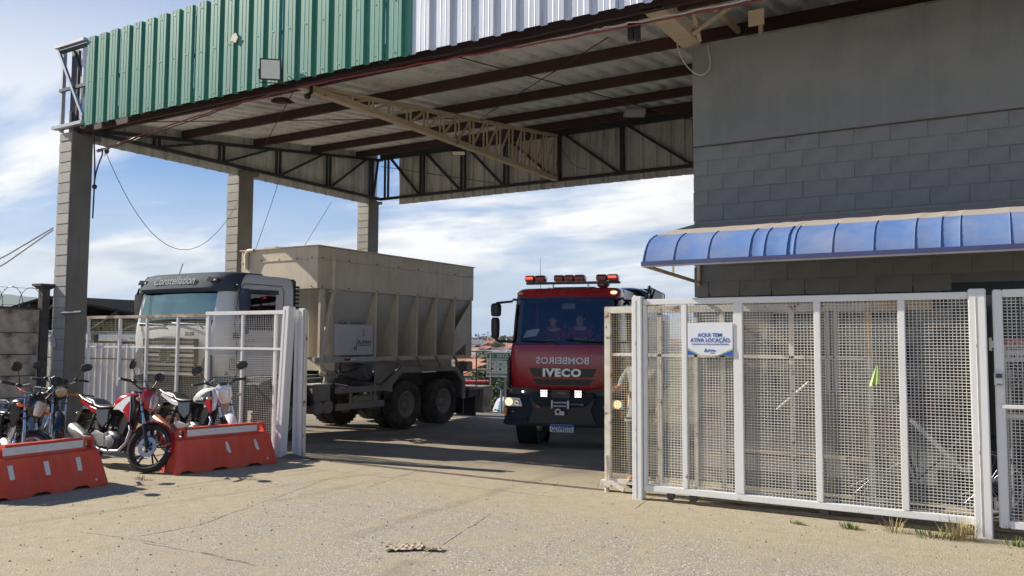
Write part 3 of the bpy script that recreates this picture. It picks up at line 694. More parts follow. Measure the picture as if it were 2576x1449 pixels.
q = MB(); q.bb(-3.46, 2.8, 8.555, 8.60, 2.585, 2.622); part('front_rail', q, m_wcable, aw)
q = MB(); q.bb(-3.46, 2.8, 8.548, 8.554, 2.60, 2.645); part('front_piping', q, mat('dark_blue_piping', (.05, .06, .16), .6), aw)
ends = prof+curve
q = MB(); q.prism([(yy, z-.004) for yy, z in ends]+[(8.575, 2.60), (8.6, 2.60), (8.63, 2.69), (8.68, 2.77), (8.75, 2.84), (8.84, 2.9), (8.95, 2.94), (10.48, 3.27)], 'x', -3.455, -3.44); part('end_frame', q, m_awn, aw)
for xx in (-3.43, 2.4):
    q = MB(); q.bar((xx, 8.6, 2.60), (xx, 10.48, 2.535), .035, .035); part('bracket_arm', q, m_cream, aw)
    q = MB(); q.bar((xx, 10.47, 2.49), (xx, 10.47, 3.3), .035, .035, (1, 0, 0)); part('bracket_post', q, m_cream, aw)
    q = MB(); q.bar((xx, 9.5, 2.57), (xx, 9.5, 3.08), .02, .02, (1, 0, 0)); part('bracket_strut', q, m_cream, aw)

# ================================================================ GATES
def wire_mesh(x0, x1, y, z0, z1, pitch=.0290, w=.0058, seed=0):
    mb = MB(); r = random.Random(seed); nx_ = max(1, round((x1-x0)/(pitch*1.16))); nz = max(1, round((z1-z0)/pitch))
    for i in range(1, nx_):
        x = x0+(x1-x0)*i/nx_; j = r.uniform(-.002, .002); mb.box((x+j, y+.0022, (z0+z1)/2), (w, w*.8, z1-z0))
    for i in range(1, nz):
        z = z0+(z1-z0)*i/nz; j = r.uniform(-.0012, .0012); mb.box(((x0+x1)/2, y-.0022, z+j), (x1-x0, w*.8, w))
    return mb
def tubebar(x0, x1, y0, y1, z0, z1): return MB().bb(x0, x1, y0, y1, z0, z1)
# --- right, front leaf
GY = 8.75
g1 = thing('mesh_gate', 'long white mesh gate panel with the hanging sign, in front of the awning', 'gate', (-1.9, GY, 0), group=None)
for (x0, x1, nm) in ((-3.06, -3.0, 'stile'), (-2.49, -2.39, 'stile'), (-1.67, -1.605, 'stile'), (-.895, -.83, 'stile'), (-3.51, -3.47, 'stile')):
    part(nm, tubebar(x0, x1, GY-.03, GY+.03, .17, 2.17), m_white, g1, bevel=.006)
part('top_rail', tubebar(-3.51, -.295, GY-.03, GY+.03, 2.17, 2.235), m_white, g1, bevel=.006)
part('bottom_rail', tubebar(-3.51, -.295, GY-.03, GY+.03, .10, .17), m_white, g1, bevel=.006)
for i, (x0, x1) in enumerate(((-3.47, -3.06), (-3.0, -2.49), (-2.39, -1.67), (-1.605, -.895), (-.83, -.295))):
    part('mesh_panel', wire_mesh(x0, x1, GY+.01, .17, 2.17, seed=i), m_mesh, g1, smooth=False, kind='stuff')
for x0 in (-3.2, -2.95, -1.6, -1.1):
    q = MB(); q.tube([(x0, GY-.02, .07), (x0, GY+.02, .07)], .045, 12); q.bb(x0-.04, x0+.04, GY-.025, GY+.025, .06, .1); part('guide_roller', q, m_dkm, g1)
def post(name, x0, x1, y0, y1, z1, label, m=m_white, lean=0):
    t = thing(name, label, 'gate post', ((x0+x1)/2, (y0+y1)/2, 0))
    zb = zg((x0+x1)/2, (y0+y1)/2)-.03
    mb = MB(); mb.bb(x0, x1, y0, y1, zb, z1)
    if lean:
        mb.v = [(x+(z-zb)*lean, y, z) for x, y, z in mb.v]
    part('tube', mb, m, t, bevel=.01)
    q = MB(); cx_ = x0+(x1-x0)*.42
    q.tube([(cx_+.001*math.sin(i*2.3)+(z_-zb)*lean, y0-.001, z_) for i, z_ in enumerate([zb+.05+(z1-zb-.1)*k/14 for k in range(15)])], .0035, 5); part('weld_seam', q, m_wrust, t)
    return t
post('gate_post', -3.635, -3.515, GY-.06, GY+.06, 2.27, 'white steel post at the left end of the front mesh gate')
post('gate_post', -.295, -.15, GY-.07, GY+.07, 2.26, 'thick white steel post with tall grass at its foot, right of the long gate')
# --- pedestrian gate at the far right
g3 = thing('pedestrian_gate', 'white narrow mesh gate at the right edge with the keypad on it', 'gate', (.5, GY, 0))
for x0, x1 in ((-.10, -.02), (1.0, 1.07)): part('stile', tubebar(x0, x1, GY-.03, GY+.03, .10, 2.25), m_white, g3, bevel=.01)
part('top_rail', tubebar(-.02, 1.0, GY-.03, GY+.03, 2.18, 2.25), m_white, g3, bevel=.006)
part('bottom_rail', tubebar(-.02, 1.0, GY-.03, GY+.03, .10, .17), m_white, g3, bevel=.006)
part('middle_rail', tubebar(-.06, 1.0, GY-.045, GY+.0, 1.17, 1.205), m_white, g3, bevel=.004)
part('lower_middle_rail', tubebar(-.02, 1.0, GY+.015, GY+.04, 1.08, 1.12), m_mesh, g3, bevel=.004)
part('mesh_panel', wire_mesh(-.02, 1.0, GY+.01, .17, 2.18, seed=20), m_mesh, g3, smooth=False, kind='stuff')
for z in (.30, 1.75):
    q = MB(); q.tube([(-.125, GY+.02, z-.06), (-.125, GY+.02, z+.06)], .014, 8); q.bb(-.125, -.1, GY, GY+.03, z-.03, z+.03); part('hinge', q, m_wrust, g3)
kp = thing('keypad', 'small grey access keypad with a dark screen fixed to the narrow gate', 'keypad', (-.06, GY-.05, 1.43))
q = MB(); q.bb(-.105, -.028, GY-.06, GY-.031, 1.37, 1.50); part('case', q, m_galv, kp, bevel=.01)
q = MB(); q.bb(-.092, -.042, GY-.063, GY-.0605, 1.445, 1.485); part('screen', q, m_blkg, kp)
q = MB(); q.bb(-.085, -.045, GY-.063, GY-.0605, 1.385, 1.393); part('slot', q, m_blk, kp)
# --- older leaf behind, rusty
OY = 9.02
g2 = thing('old_mesh_gate', 'older rust stained mesh gate leaf parked behind the long white gate', 'gate', (-2.7, OY, 0))
part('top_rail', tubebar(-4.11, -.62, OY-.03, OY+.03, 2.09, 2.17), m_wrust, g2, bevel=.006)
part('end_stile', tubebar(-4.11, -4.03, OY-.03, OY+.03, .10, 2.09), m_wrust, g2, bevel=.006)
for i, x0 in enumerate((-3.45, -3.02, -2.72, -1.98, -1.22)):
    part('stile', tubebar(x0, x0+.055, OY-.02, OY+.03, .16, 2.09), m_wrust, g2, bevel=.005)
part('rusted_cover_strip', tubebar(-1.225, -1.16, OY-.034, OY-.0205, 1.62, 2.088), m_orust, g2, bevel=.002)
part('middle_rail', tubebar(-4.03, -1.24, OY-.02, OY+.02, 1.585, 1.62), m_wrust, g2, bevel=.004)
part('bottom_rail', tubebar(-4.03, -1.0, OY-.03, OY+.03, .10, .16), m_wrust, g2, bevel=.004)
q = MB(); q.bb(-1.16, -.62, OY-.035, OY-.03, 2.085, 2.175); part('rusted_plate', q, m_orust, g2)
for i, (x0, x1) in enumerate(((-4.03, -3.45), (-3.395, -3.02), (-2.965, -2.72), (-2.665, -1.98), (-1.925, -1.22), (-1.165, -.9))):
    part('mesh_panel', wire_mesh(x0, x1, OY, .16, 2.09, pitch=.0275, w=.0044, seed=40+i), m_mesho, g2, smooth=False, kind='stuff')
q = MB(); q.bb(-4.15, -4.02, OY-.06, OY+.02, .06, .13); q.tube([(-4.07, OY-.05, .06), (-4.07, OY-.05, -.02)], .03, 8); q.bar((-4.02, OY-.05, .12), (-3.85, OY-.05, .04), .04, .05); q.bar((-4.07, OY-.05, .13), (-4.09, OY-.04, .42), .02, .02); part('latch_foot', q, m_wrust, g2)
q = MB(); q.tube([(-4.045, OY-.035, .5), (-4.045, OY-.028, .5)], .02, 10); q.ell((-3.72, OY-.03, 2.25), (.03, .03, .03), 8, 6); q.tube([(-3.72, OY-.03, 2.15), (-3.71, OY-.03, 2.3)], .02, 6); part('guide_bolt', q, m_wrust, g2)
# sign on the gate
sg = thing('rental_sign', 'white and blue company sign wired to the front mesh gate', 'sign', (-2.74, GY-.035, 1.6))
q = MB(); q.bb(-2.985, -2.492, GY-.040, GY-.034, 1.615, 1.965); part('panel', q, m_board, sg)
q = MB(); q.prism([(-2.985, 1.615), (-2.985, 1.672), (-2.87, 1.615)], 'y', GY-.0435, GY-.0405); part('blue_corner', q, m_txtb, sg)
q = MB(); q.prism([(-2.492, 1.615), (-2.492, 1.672), (-2.63, 1.615)], 'y', GY-.0435, GY-.0405); part('blue_corner', q, m_txtb, sg)
q = MB(); q.prism([(-2.985, 1.676), (-2.985, 1.692), (-2.84, 1.617), (-2.87, 1.617)], 'y', GY-.043, GY-.0405); q.prism([(-2.492, 1.676), (-2.492, 1.692), (-2.66, 1.617), (-2.63, 1.617)], 'y', GY-.043, GY-.0405); part('green_stripe', q, m_lime, sg)
RX = (R(90), 0, 0)
text('lettering', 'AQUI TEM', m_txtb, sg, (-2.74, GY-.042, 1.832), RX, .058, .001, bold=.0005)
text('lettering', 'ATIVA LOCAÇÃO', m_txtb, sg, (-2.74, GY-.042, 1.776), RX, .062, .001, bold=.0006, width=.43)
text('lettering', 'QUALIDADE QUE CUIDA DE QUEM CONSTRÓI', m_txtb, sg, (-2.74, GY-.042, 1.735), RX, .018, .001, width=.40)
text('lettering', 'Ativa', m_txtb, sg, (-2.72, GY-.042, 1.668), RX, .04, .001, bold=.0004)
q = MB(); q.prism([(-2.805, 1.652), (-2.785, 1.69), (-2.772, 1.672), (-2.782, 1.652)], 'y', GY-.043, GY-.0405); q.prism([(-2.779, 1.652), (-2.768, 1.668), (-2.758, 1.652)], 'y', GY-.043, GY-.0405); part('emblem', q, m_sgreen, sg)
text('lettering', 'Locações', m_txtb, sg, (-2.715, GY-.042, 1.642), RX, .014, .001)
# lime cloth
q = MB()
rows = []
for j in range(9):
    t = j/8; w = .012+.055*t**.8; rows.append([Vector((-1.082-.03*t+w*(k/8-.5)*1.5, GY-.045+.012*math.sin(k*1.7+1)*t-.01, 1.535-.17*t-(.035*(1-k/8))*t+.012*math.sin(k*2.1)*t)) for k in range(9)])
q.grid(rows); rows2 = [[v+Vector((0, .004, 0)) for v in r_] for r_ in rows]; q.grid(rows2)
solo('cloth', q, m_lime, 'lime green cloth hanging from the long mesh gate', 'cloth', loc=(-1.08, GY-.04, 1.53))
# --- left fence leaves
LY = 9.05
gl = thing('old_fence_leaf', 'mesh gate leaf with rusty top rail standing before the pale truck', 'gate', (-12.9, LY, 0))
part('top_rail', tubebar(-14.62, -11.22, LY-.025, LY+.025, 2.125, 2.18), m_orust if False else mat('rust_topped_enamel', (.50, .42, .34), .6, var=.2, dirt=.7, dirtc=(.22, .09, .045), dscale=4, dlo=.42, dhi=.58, rust=.8, rscale=6, rlo=.55, rhi=.62), gl, bevel=.005)
part('bottom_rail', tubebar(-14.6, -11.25, LY-.025, LY+.025, .1, .16), m_white, gl, bevel=.005)
part('middle_rail', tubebar(-14.55, -11.25, LY-.01, LY+.02, 1.60, 1.63), m_white, gl, bevel=.004)
lx = [-14.58, -13.62, -12.85, -12.02, -11.27]
for x0 in lx: part('stile', tubebar(x0-.022, x0+.022, LY-.025, LY+.025, .16, 2.125), m_white, gl, bevel=.005)
for i in range(4): part('mesh_panel', wire_mesh(lx[i]+.028, lx[i+1]-.028, LY, .16, 2.125, pitch=.034, w=.0026, seed=60+i), m_mesho, gl, smooth=False, kind='stuff')
gw = thing('white_fence_leaf', 'clean white mesh gate leaf beside the leaning white post', 'gate', (-10.3, LY-.06, 0))
LY2 = LY-.07
part('top_rail', tubebar(-11.22, -9.36, LY2-.025, LY2+.025, 2.15, 2.21), m_white, gw, bevel=.005)
part('bottom_rail', tubebar(-11.2, -9.4, LY2-.025, LY2+.025, .1, .17), m_white, gw, bevel=.005)
part('middle_rail', tubebar(-11.22, -9.5, LY2-.03, LY2+.02, 1.60, 1.635), m_white, gw, bevel=.004)
lx = [-11.16, -10.35, -9.62]
for x0 in lx: part('stile', tubebar(x0-.024, x0+.024, LY2-.02, LY2+.03, .17, 2.15), m_white, gw, bevel=.005)
for i in range(2): part('mesh_panel', wire_mesh(lx[i]+.03, lx[i+1]-.03, LY2, .17, 2.15, pitch=.034, w=.0028, seed=70+i), m_mesh, gw, smooth=False, kind='stuff')
part('mesh_panel', wire_mesh(-9.59, -9.3, LY2, .17, 2.15, pitch=.034, w=.0028, seed=75), m_mesh, gw, smooth=False, kind='stuff')
p_ = post('gate_post', -9.47, -9.33, 8.85, 8.99, 2.26, 'leaning white post with loose strips at the left side of the driveway', lean=.055)
p2 = thing('gate_post', 'upright white channel post at the left edge of the open driveway', 'gate post', (-9.2, 9.12, 0))
q = MB(); q.bb(-9.26, -9.14, 9.10, 9.12, -.03, 2.24); q.bb(-9.26, -9.25, 9.02, 9.10, -.03, 2.22); part('channel', q, m_white, p2, bevel=.003)
q = MB(); q.bb(-9.13, -9.10, 9.03, 9.13, -.03, 2.22); part('angle', q, m_white, p2, bevel=.003)
q = MB(); q.bb(-9.08, -9.055, 9.05, 9.1, -.03, 2.2); part('edge_strip', q, m_wrust, p2, bevel=.003)
# earth heap and rolled wire at the post foot
mb = MB(); rr = []
for i in range(8):
    f = i/7; rr.append([Vector((-9.25+.42*(1-f)*math.cos(a)*(1+.15*math.sin(3*a)), 9.0+.24*(1-f)*math.sin(a), -.01+.055*f*(1+.2*math.sin(5*a)))) for a in [6.283*k/20 for k in range(20)]])
mb.loft(rr, True); struct('earth_mound', mb, mat('loose_earth', (.19, .15, .11), .95, var=.3, vs=8, bump=.6, bs=40), kind='stuff')

# ================================================================ PRECAST WALL, LEFT
pw = thing('precast_wall', 'stained precast concrete panel wall at the left edge', 'wall', (-15.8, 5, 0))
zt = [(0, .26), (.27, .66), (.67, 1.06), (1.07, 1.46), (1.47, 1.86), (1.87, 2.31)]
pmesh = {}
for j, y1 in enumerate((8.78, 6.88, 4.98, 3.08)):
    y0 = y1-1.72 if j else 6.98
    y0 = y1-1.80
    for z0, z1 in zt:
        k = round(z1-z0, 2)
        if k not in pmesh: pmesh[k] = mkmesh('panel', MB().box((0, 0, 0), (.05, 1.79, k-.004)), m_prec, True, .014)
        inst('panel', pmesh[k], pw, (-15.74+.009*(int(z0*10)%3-1), (y0+y1)/2, (z0+z1)/2))
    q = MB(); q.bb(-15.83, -15.66, y0-.13, y0-.005, -.05, 2.36); part('post', q, m_precd, pw, bevel=.01)
q = MB(); q.bb(-15.83, -15.66, 8.79, 8.93, -.05, 2.72); e_ = part('post', q, m_precd, pw, bevel=.01, label='taller stained end post with cap')
q = MB(); q.loft([[Vector((-15.745+s*a, 8.86+s*b, z)) for a, b in ((-1, -1), (1, -1), (1, 1), (-1, 1))] for s, z in ((.09, 2.70), (.13, 2.75), (.155, 2.76), (.155, 2.80))]); part('cap', q, m_precd, e_)
q = MB(); q.bb(-15.80, -15.69, 1.2, 8.78, 2.31, 2.345); part('coping', q, m_precd, pw, bevel=.005)
q = MB(); q.bb(-15.80, -15.775, 1.3, 8.78, -.05, 2.30); part('joint_backing', q, m_precd, pw)
# concertina wire
cw = MB(); pts = []
for i in range(300):
    a = i*.32; pts.append(Vector((-15.75+.20*math.cos(a), 8.7-i*.018, 2.52+.20*math.sin(a))))
cw.tube(pts, .006, 5, cap=True)
for i in range(0, 300, 3):
    p = pts[i]; cw.bar(p-Vector((.012, .012, 0)), p+Vector((.012, .012, .01)), .004, .008)
cw.tube([(-15.75, 8.8, 2.70), (-15.75, 3, 2.72)], .004, 5); cw.tube([(-15.75, 8.8, 2.38), (-15.75, 3, 2.38)], .004, 5)
solo('razor_wire', cw, m_dkm, 'coil of razor wire running along the top of the precast wall', 'razor wire', loc=(-15.75, 8, 2.4))

# white ribbed boundary sheet behind the left fence
wf = thing('sheet_fence', 'pale corrugated sheet fence seen through the left mesh gate', 'fence', (-17.5, 12.3, 0))
x = -21.5; i = 0
m_wsh = mat('pale_fence_sheet', (.50, .50, .52), .5, metal=.1, var=.06, vs=2, bump=.04, streak=.3, dirtc=(.36, .34, .32))
while x < -14.5:
    part('sheet', rib_sheet(x, x+1.0, .25, -.3, 1.66+(.0 if i != 3 else -.02), 12.3, up=.03), m_wsh, wf, smooth=False); x += 1.003; i += 1
q = MB(); q.bar((-21.5, 12.22, 1.28), (-14.5, 12.22, 1.28), .03, .03); part('rail', q, m_dkm, wf)
# dark open shed beyond it
sh = thing('open_shed', 'dark open sided shed with a low gabled roof beyond the sheet fence', 'shed', (-30, 22, 0))
m_shed = mat('dark_shed_roof', (.008, .009, .011), .95, spec=.02, var=.2, vs=2)
rxl = -37.5; 
for s, nm in ((0, 'roof'), (1, 'roof')):
    q = MB()
    a = [Vector((-33.6, 19, 3.42)), Vector((-33.6, 30, 3.42))]; b = [Vector((-25.0, 19, 2.30)), Vector((-25.0, 30, 2.30))] if s == 0 else [Vector((-42, 19, 2.2)), Vector((-42, 30, 2.2))]
    q.loft([[a[0], a[1], a[1]+Vector((0, 0, .1)), a[0]+Vector((0, 0, .1))], [b[0], b[1], b[1]+Vector((0, 0, .1)), b[0]+Vector((0, 0, .1))]]); part('roof_slope', q, m_shed, sh)
q = MB(); q.bar((-42, 19.1, 2.0), (-25, 19.1, 2.0), .1, .12); part('tie_beam', q, m_visor, sh)
for i in range(9):
    xx = -41+i*2; zt_ = 3.42-abs(xx+33.6)*.135; q = MB(); q.bar((xx, 19.1, 2.0), (xx, 19.1, zt_), .06, .06, (1, 0, 0)); q.bar((xx, 19.1, 2.0), (min(xx+2, -25), 19.1, 3.42-abs(min(xx+2, -25)+33.6)*.135), .05, .05); part('truss_web', q, m_visor, sh)
for xx in (-41.5, -36, -30.5, -25.3):
    for yy in (19.2, 29.5):
        q = MB(); q.bb(xx-.1, xx+.1, yy-.1, yy+.1, -2, 2.1); part('post', q, m_dkm, sh)
q = MB(); q.bb(-42, -25, 29.6, 29.8, -2, 2.2); part('back_wall', q, m_int, sh)
for i in range(6):
    q = MB(); zz_ = -.2+.33*i; q.bb(-40, -26-.3*(i % 2), 24+.1*i, 25.5, zz_, zz_+.22); part('stacked_timber', q, mat('weathered_timber', (.10, .095, .08), .9, var=.3), sh)
# ================================================================ VEHICLE HELPERS
def cab_shell(levels, r, ns, nf, classify, bow=.05):
    """levels: (z, half width, front y, back y). Returns {key: MB} of faces sorted by classify(tag, t, z)."""
    nc = 4
    def ring(z, w, yf, L):
        P = []; rr = min(r, w*.9)
        for i in range(ns): t = i/(ns-1); P.append((Vector((-w, L+(yf+rr-L)*t, z)), ('L', t)))
        for i in range(1, nc): a = math.pi/2*i/nc; P.append((Vector((-w+rr-rr*math.cos(a), yf+rr-rr*math.sin(a), z)), ('CL', i/nc)))
        for i in range(nf):
            s = -1+2*i/(nf-1); P.append((Vector((s*(w-rr), yf-bow*(1-s*s), z)), ('F', s)))
        for i in range(1, nc): a = math.pi/2*(1-i/nc); P.append((Vector((w-rr+rr*math.cos(a), yf+rr-rr*math.sin(a), z)), ('CR', 1-i/nc)))
        for i in range(ns): t = 1-i/(ns-1); P.append((Vector((w, L+(yf+rr-L)*t, z)), ('R', t)))
        return P
    rings = [ring(*l) for l in levels]; n = len(rings[0]); out_ = {}
    for i in range(len(rings)-1):
        for k in range(n):
            k2 = (k+1) % n
            a, b = rings[i][k], rings[i][k2]; c, d = rings[i+1][k2], rings[i+1][k]
            tg, tg2 = a[1], b[1]
            tag, t = (tg[0], (tg[1]+tg2[1])/2) if tg[0] == tg2[0] else ((tg if tg[0][0] == 'C' else tg2)[0], .5)
            if k == n-1: tag = 'B'
            key = classify(tag, t, (a[0].z+d[0].z)/2)
            if key: out_.setdefault(key, MB()).add([a[0], b[0], c[0], d[0]], [(0, 1, 2, 3)])
    top = [p[0] for p in rings[-1]]; out_.setdefault('roof', MB()).add(top, [tuple(range(n))])
    for k_, m_ in out_.items():     # weld so that shading is smooth
        seen = {}; nv = []; mp = []
        for v in m_.v:
            q = tuple(round(c, 4) for c in v)
            if q not in seen: seen[q] = len(nv); nv.append(v)
            mp.append(seen[q])
        m_.v = nv; m_.f = [tuple(mp[i] for i in f) for f in m_.f]
    return out_
def wheel(parent, c, r, w, side, tyre=None, rim=None, ax=(1, 0, 0), holes=10, name='wheel', label=None, rr=.52, tread=True):
    """side: +1 outer face towards +axis"""
    c = Vector(c); ax = Vector(ax).normalized(); tyre = tyre or m_tyre; rim = rim or m_frame
    mb = MB(); h = w/2; ri = r*rr+.015
    mb.lathe([(-h*.82, ri), (-h, ri+.05), (-h, r*.86), (-h*.85, r*.97), (-h*.6, r), (h*.6, r), (h*.85, r*.97), (h, r*.86), (h, ri+.05), (h*.82, ri), (0, ri-.01)], c, ax, 36, cap=False)
    if tread:
        u = Vector((0, 0, 1)).cross(ax).normalized(); n_ = 30
        for k in range(n_):
            a = 6.2832*k/n_; d = u*math.cos(a)+Vector((0, 0, 1))*math.sin(a); tn = u*-math.sin(a)+Vector((0, 0, 1))*math.cos(a)
            for s in (-.62, -.2, .22, .64):
                mb.box(c+ax*h*s+d*r, (w*.17, .035*r/.5, .022), Matrix((ax, tn, d)).transposed())
    t = part(name, mb, tyre, parent, label=label, ang=30)
    q = MB(); s = side
    q.lathe([(s*h*.80, ri), (s*h*.86, ri-.03), (s*h*.25, ri-.05), (s*h*.05, ri*.72), (s*h*.02, ri*.45), (s*h*.35, ri*.42), (s*h*.38, ri*.12), (s*h*.38, .001)], c, ax, 28, cap=False)
    q.lathe([(-s*h*.80, ri), (-s*h*.5, ri-.04), (-s*h*.4, .02)], c, ax, 20, cap=False)
    rm = part('rim', q, rim, t)
    q = MB(); u = Vector((0, 0, 1)).cross(ax).normalized()
    for k in range(holes):
        a = 6.2832*k/holes; d = u*math.cos(a)+Vector((0, 0, 1))*math.sin(a); q.tube([c+ax*s*h*.02+d*ri*.34, c+ax*s*h*.48+d*ri*.34], .012, 6)
    part('wheel_nuts', q, m_dkm, t, kind='stuff')
    return t
def skin(name, P, E_, mat_, parent, sub=2, root=0, label=None):
    """P: list of (pos, radius or (rx, ry)); E_: edges. One continuous skinned surface."""
    me = bpy.data.meshes.new(name); me.from_pydata([p[0] for p in P], E_, []); o = bpy.data.objects.new(name, me); COL.objects.link(o)
    md = o.modifiers.new('s', 'SKIN'); md.use_smooth_shade = True; ms_ = o.modifiers.new('u', 'SUBSURF'); ms_.levels = ms_.render_levels = sub
    if not me.skin_vertices: 
        bm = bmesh.new(); bm.from_mesh(me); bm.verts.layers.skin.verify(); bm.to_mesh(me); bm.free()
    for i, p in enumerate(P):
        rr_ = p[1] if isinstance(p[1], tuple) else (p[1], p[1])
        me.skin_vertices[0].data[i].radius = rr_; me.skin_vertices[0].data[i].use_root = (i == root)
    dg = bpy.context.evaluated_depsgraph_get(); dg.update()
    m2 = bpy.data.meshes.new_from_object(o.evaluated_get(dg)); bpy.data.objects.remove(o)
    m2.materials.clear(); m2.materials.append(mat_); m2.name = name
    for p_ in m2.polygons: p_.use_smooth = True
    M = OFF.get(rootof(parent).name)
    if M is not None: m2.transform(M)
    r_ = bpy.data.objects.new(name, m2); COL.objects.link(r_); r_.parent = parent
    if label: r_['label'] = label
    return r_
def hand_chains(wr, d, side, palmn, r=.0095, curl=.9):
    """P/E lists of a palm with four fingers and a thumb; d = direction of the hand, side = towards the thumb, palmn = palm normal"""
    d, s, n = Vector(d).normalized(), Vector(side).normalized(), Vector(palmn).normalized()
    wr = Vector(wr); P = [(wr, .028), (wr+d*.05, (.036, .022)), (wr+d*.085, (.034, .018))]; E_ = [(0, 1), (1, 2)]
    for i, (off, ln) in enumerate(((.030, .070), (.010, .080), (-.010, .074), (-.029, .058))):
        b = wr+d*.088+s*off; k = len(P); a = b
        P.append((b, r*1.1)); E_.append((2, k)); dirn = d.copy()
        for j, f in enumerate((.45, .32, .23)):
            dirn = (dirn*math.cos(curl*.75)+n*math.sin(curl*.75)).normalized() if True else dirn
            nn = (n*math.cos(curl*.75)-dirn*0).normalized()
            a = a+dirn*ln*f; P.append((a, r*(1-.08*j))); E_.append((k+j, k+j+1))
    k = len(P); b = wr+d*.03+s*.035; P.append((b, r*1.4)); E_.append((1, k)); P.append((b+s*.022+d*.025+n*.012, r*1.2)); E_.append((k, k+1)); P.append((b+s*.018+d*.05+n*.03, r)); E_.append((k+1, k+2))
    return P, E_
def head_bits(c, s, fwd, parent, skinm, hair=True):
    """hair, eyes, nose and ears round a head centre; fwd = facing direction"""
    f = Vector(fwd).normalized(); l = Vector((0, 0, 1)).cross(f).normalized(); c = Vector(c); B = Matrix((l, f, Vector((0, 0, 1)))).transposed()
    if hair:
        q = MB(); q.ell(c+Vector((0, 0, .035*s))-f*.018*s, (.088*s, .102*s, .098*s), 16, 10, B)
        q.v = [v if (Vector(v)-c).dot(f) < .045*s or (Vector(v)-c).z > .075*s else tuple(Vector(v)-f*((Vector(v)-c).dot(f)-.045*s)) for v in q.v]
        q.v = [v if (Vector(v)-c).z > -.045*s else (v[0], v[1], c.z-.045*s) for v in q.v]
        part('hair', q, m_hair, parent)
    q = MB()
    for k in (-1, 1): q.ell(c+l*k*.032*s+f*.086*s+Vector((0, 0, .005*s)), (.013*s, .008*s, .008*s), 8, 6, B)
    part('eyes', q, m_hair, parent, kind='stuff')
    q = MB(); q.loft([[c+f*.085*s+l*a+Vector((0, 0, .012*s)) for a in (-.008*s, .008*s)]+[c+f*.08*s], [c+f*.112*s+l*a+Vector((0, 0, -.03*s)) for a in (-.016*s, .016*s)]+[c+f*.08*s+Vector((0, 0, -.038*s))]])
    part('nose', q, skinm, parent)
    q = MB()
    q.ell(c+f*.083*s+Vector((0, 0, -.058*s)), (.026*s, .008*s, .006*s), 8, 6, B)
    part('mouth', q, mat('lips', (.25, .09, .08), .6), parent)
    for k in (-1, 1):
        q = MB(); q.ell(c+l*k*.082*s-f*.005*s+Vector((0, 0, -.01*s)), (.012*s, .022*s, .032*s), 8, 6, B); part('ear', q, skinm, parent)

# ================================================================ FIRE TRUCK (local frame: x right as seen from the front, y back, z up)
ft = thing('fire_truck', 'red fire truck with lit roof beacons driving out through the gateway', 'fire truck', (-6.81, 13.12, -.20), R(14), world=False)
lv = [(1.06, .99, .07, 1.95), (1.14, 1.02, .045, 1.95), (1.35, 1.045, .03, 1.95), (1.6, 1.05, .03, 1.95), (1.80, 1.03, .05, 1.95), (1.895, 1.02, .075, 1.95), (1.93, 1.015, .085, 1.95), (2.10, 1.01, .12, 1.95), (2.35, 1.005, .17, 1.95), (2.60, .995, .22, 1.95),
      (2.735, .985, .25, 1.95), (2.77, .985, .26, 1.95), (2.86, .98, .285, 1.95), (2.905, .965, .34, 1.95), (2.94, .92, .42, 1.92), (2.95, .82, .55, 1.85)]
def cls(tag, t, z):
    if 1.93 < z < 2.735:
        if tag == 'F': return 'ws'
        if tag in ('CL', 'CR'): return 'ws' if t > .55 else 'pillar'+tag
        
        if tag in 'LR' and .38 < t < .93 and z > 1.95: return 'sg'+tag
    return 'body'
sh_ = cab_shell(lv, .20, 9, 11, cls)
body = part('cab', sh_['body'], m_fred, ft, ang=50)
part('windscreen', sh_['ws'], g_wind, ft, ang=60); 
for k_ in 'LR': part('side_window', sh_['sg'+k_], g_side, ft); part('windscreen_pillar', sh_['pillarC'+k_], m_blkg, ft)
part('cab_roof', sh_['roof'], m_whp, ft)
# black windscreen surround, top and bottom strips
def front_strip(z0, z1, w, o, yfun, n=13, th=.012):
    rows = []
    for z in (z0, z1):
        rows.append([Vector((w*(-1+2*i/(n-1)), yfun(z)-.05*(1-(-1+2*i/(n-1))**2)-o, z)) for i in range(n)])
    b = [[v+Vector((0, th, 0)) for v in r_] for r_ in rows]
    return MB().loft([rows[0], rows[1], b[1], b[0], rows[0]], False, False)
yfz = lambda z: lerp_tab(z, [(l[0], l[2]) for l in lv])
part('screen_seal', front_strip(1.90, 1.935, .93, .008, yfz), m_blkg, ft)
part('screen_seal', front_strip(2.725, 2.765, .90, .008, yfz), m_blkg, ft)
# white side panels of roof edge right side
q = MB(); q.bb(.968, .985, .75, 1.92, 2.76, 2.93); part('roof_side_panel', q, m_whp, ft, bevel=.005)
q = MB(); q.bb(-.985, -.968, .75, 1.92, 2.76, 2.93); part('roof_side_panel', q, m_whp, ft, bevel=.005)
# creases on the bonnet face
for z, w in ((1.78, .62), (1.50, .70), (1.305, .68), (1.165, .70)):
    part('crease', front_strip(z, z+.012, w, .012, yfz, th=.03), m_fred, ft)
def trap(z0, z1, w0, w1, o, n=11, th=.02):
    rows = [[Vector((w*(-1+2*i/(n-1)), yfz(z)-.05*(1-(w*(-1+2*i/(n-1)))**2/.7)-o, z)) for i in range(n)] for z, w in ((z0, w0), (z1, w1))]
    b = [[v+Vector((0, th, 0)) for v in r_] for r_ in rows]
    return MB().loft([rows[0], rows[1], b[1], b[0], rows[0]], False, False)
g_ = part('upper_grille', trap(1.325, 1.475, .54, .62, .012), m_blk, ft)
for z in (1.35, 1.38, 1.41, 1.44): part('grille_slat', front_strip(z, z+.010, .55, .018, yfz, th=.006), m_navy, g_)
g_ = part('lower_grille', trap(1.18, 1.285, .47, .56, .012), m_blk, ft)
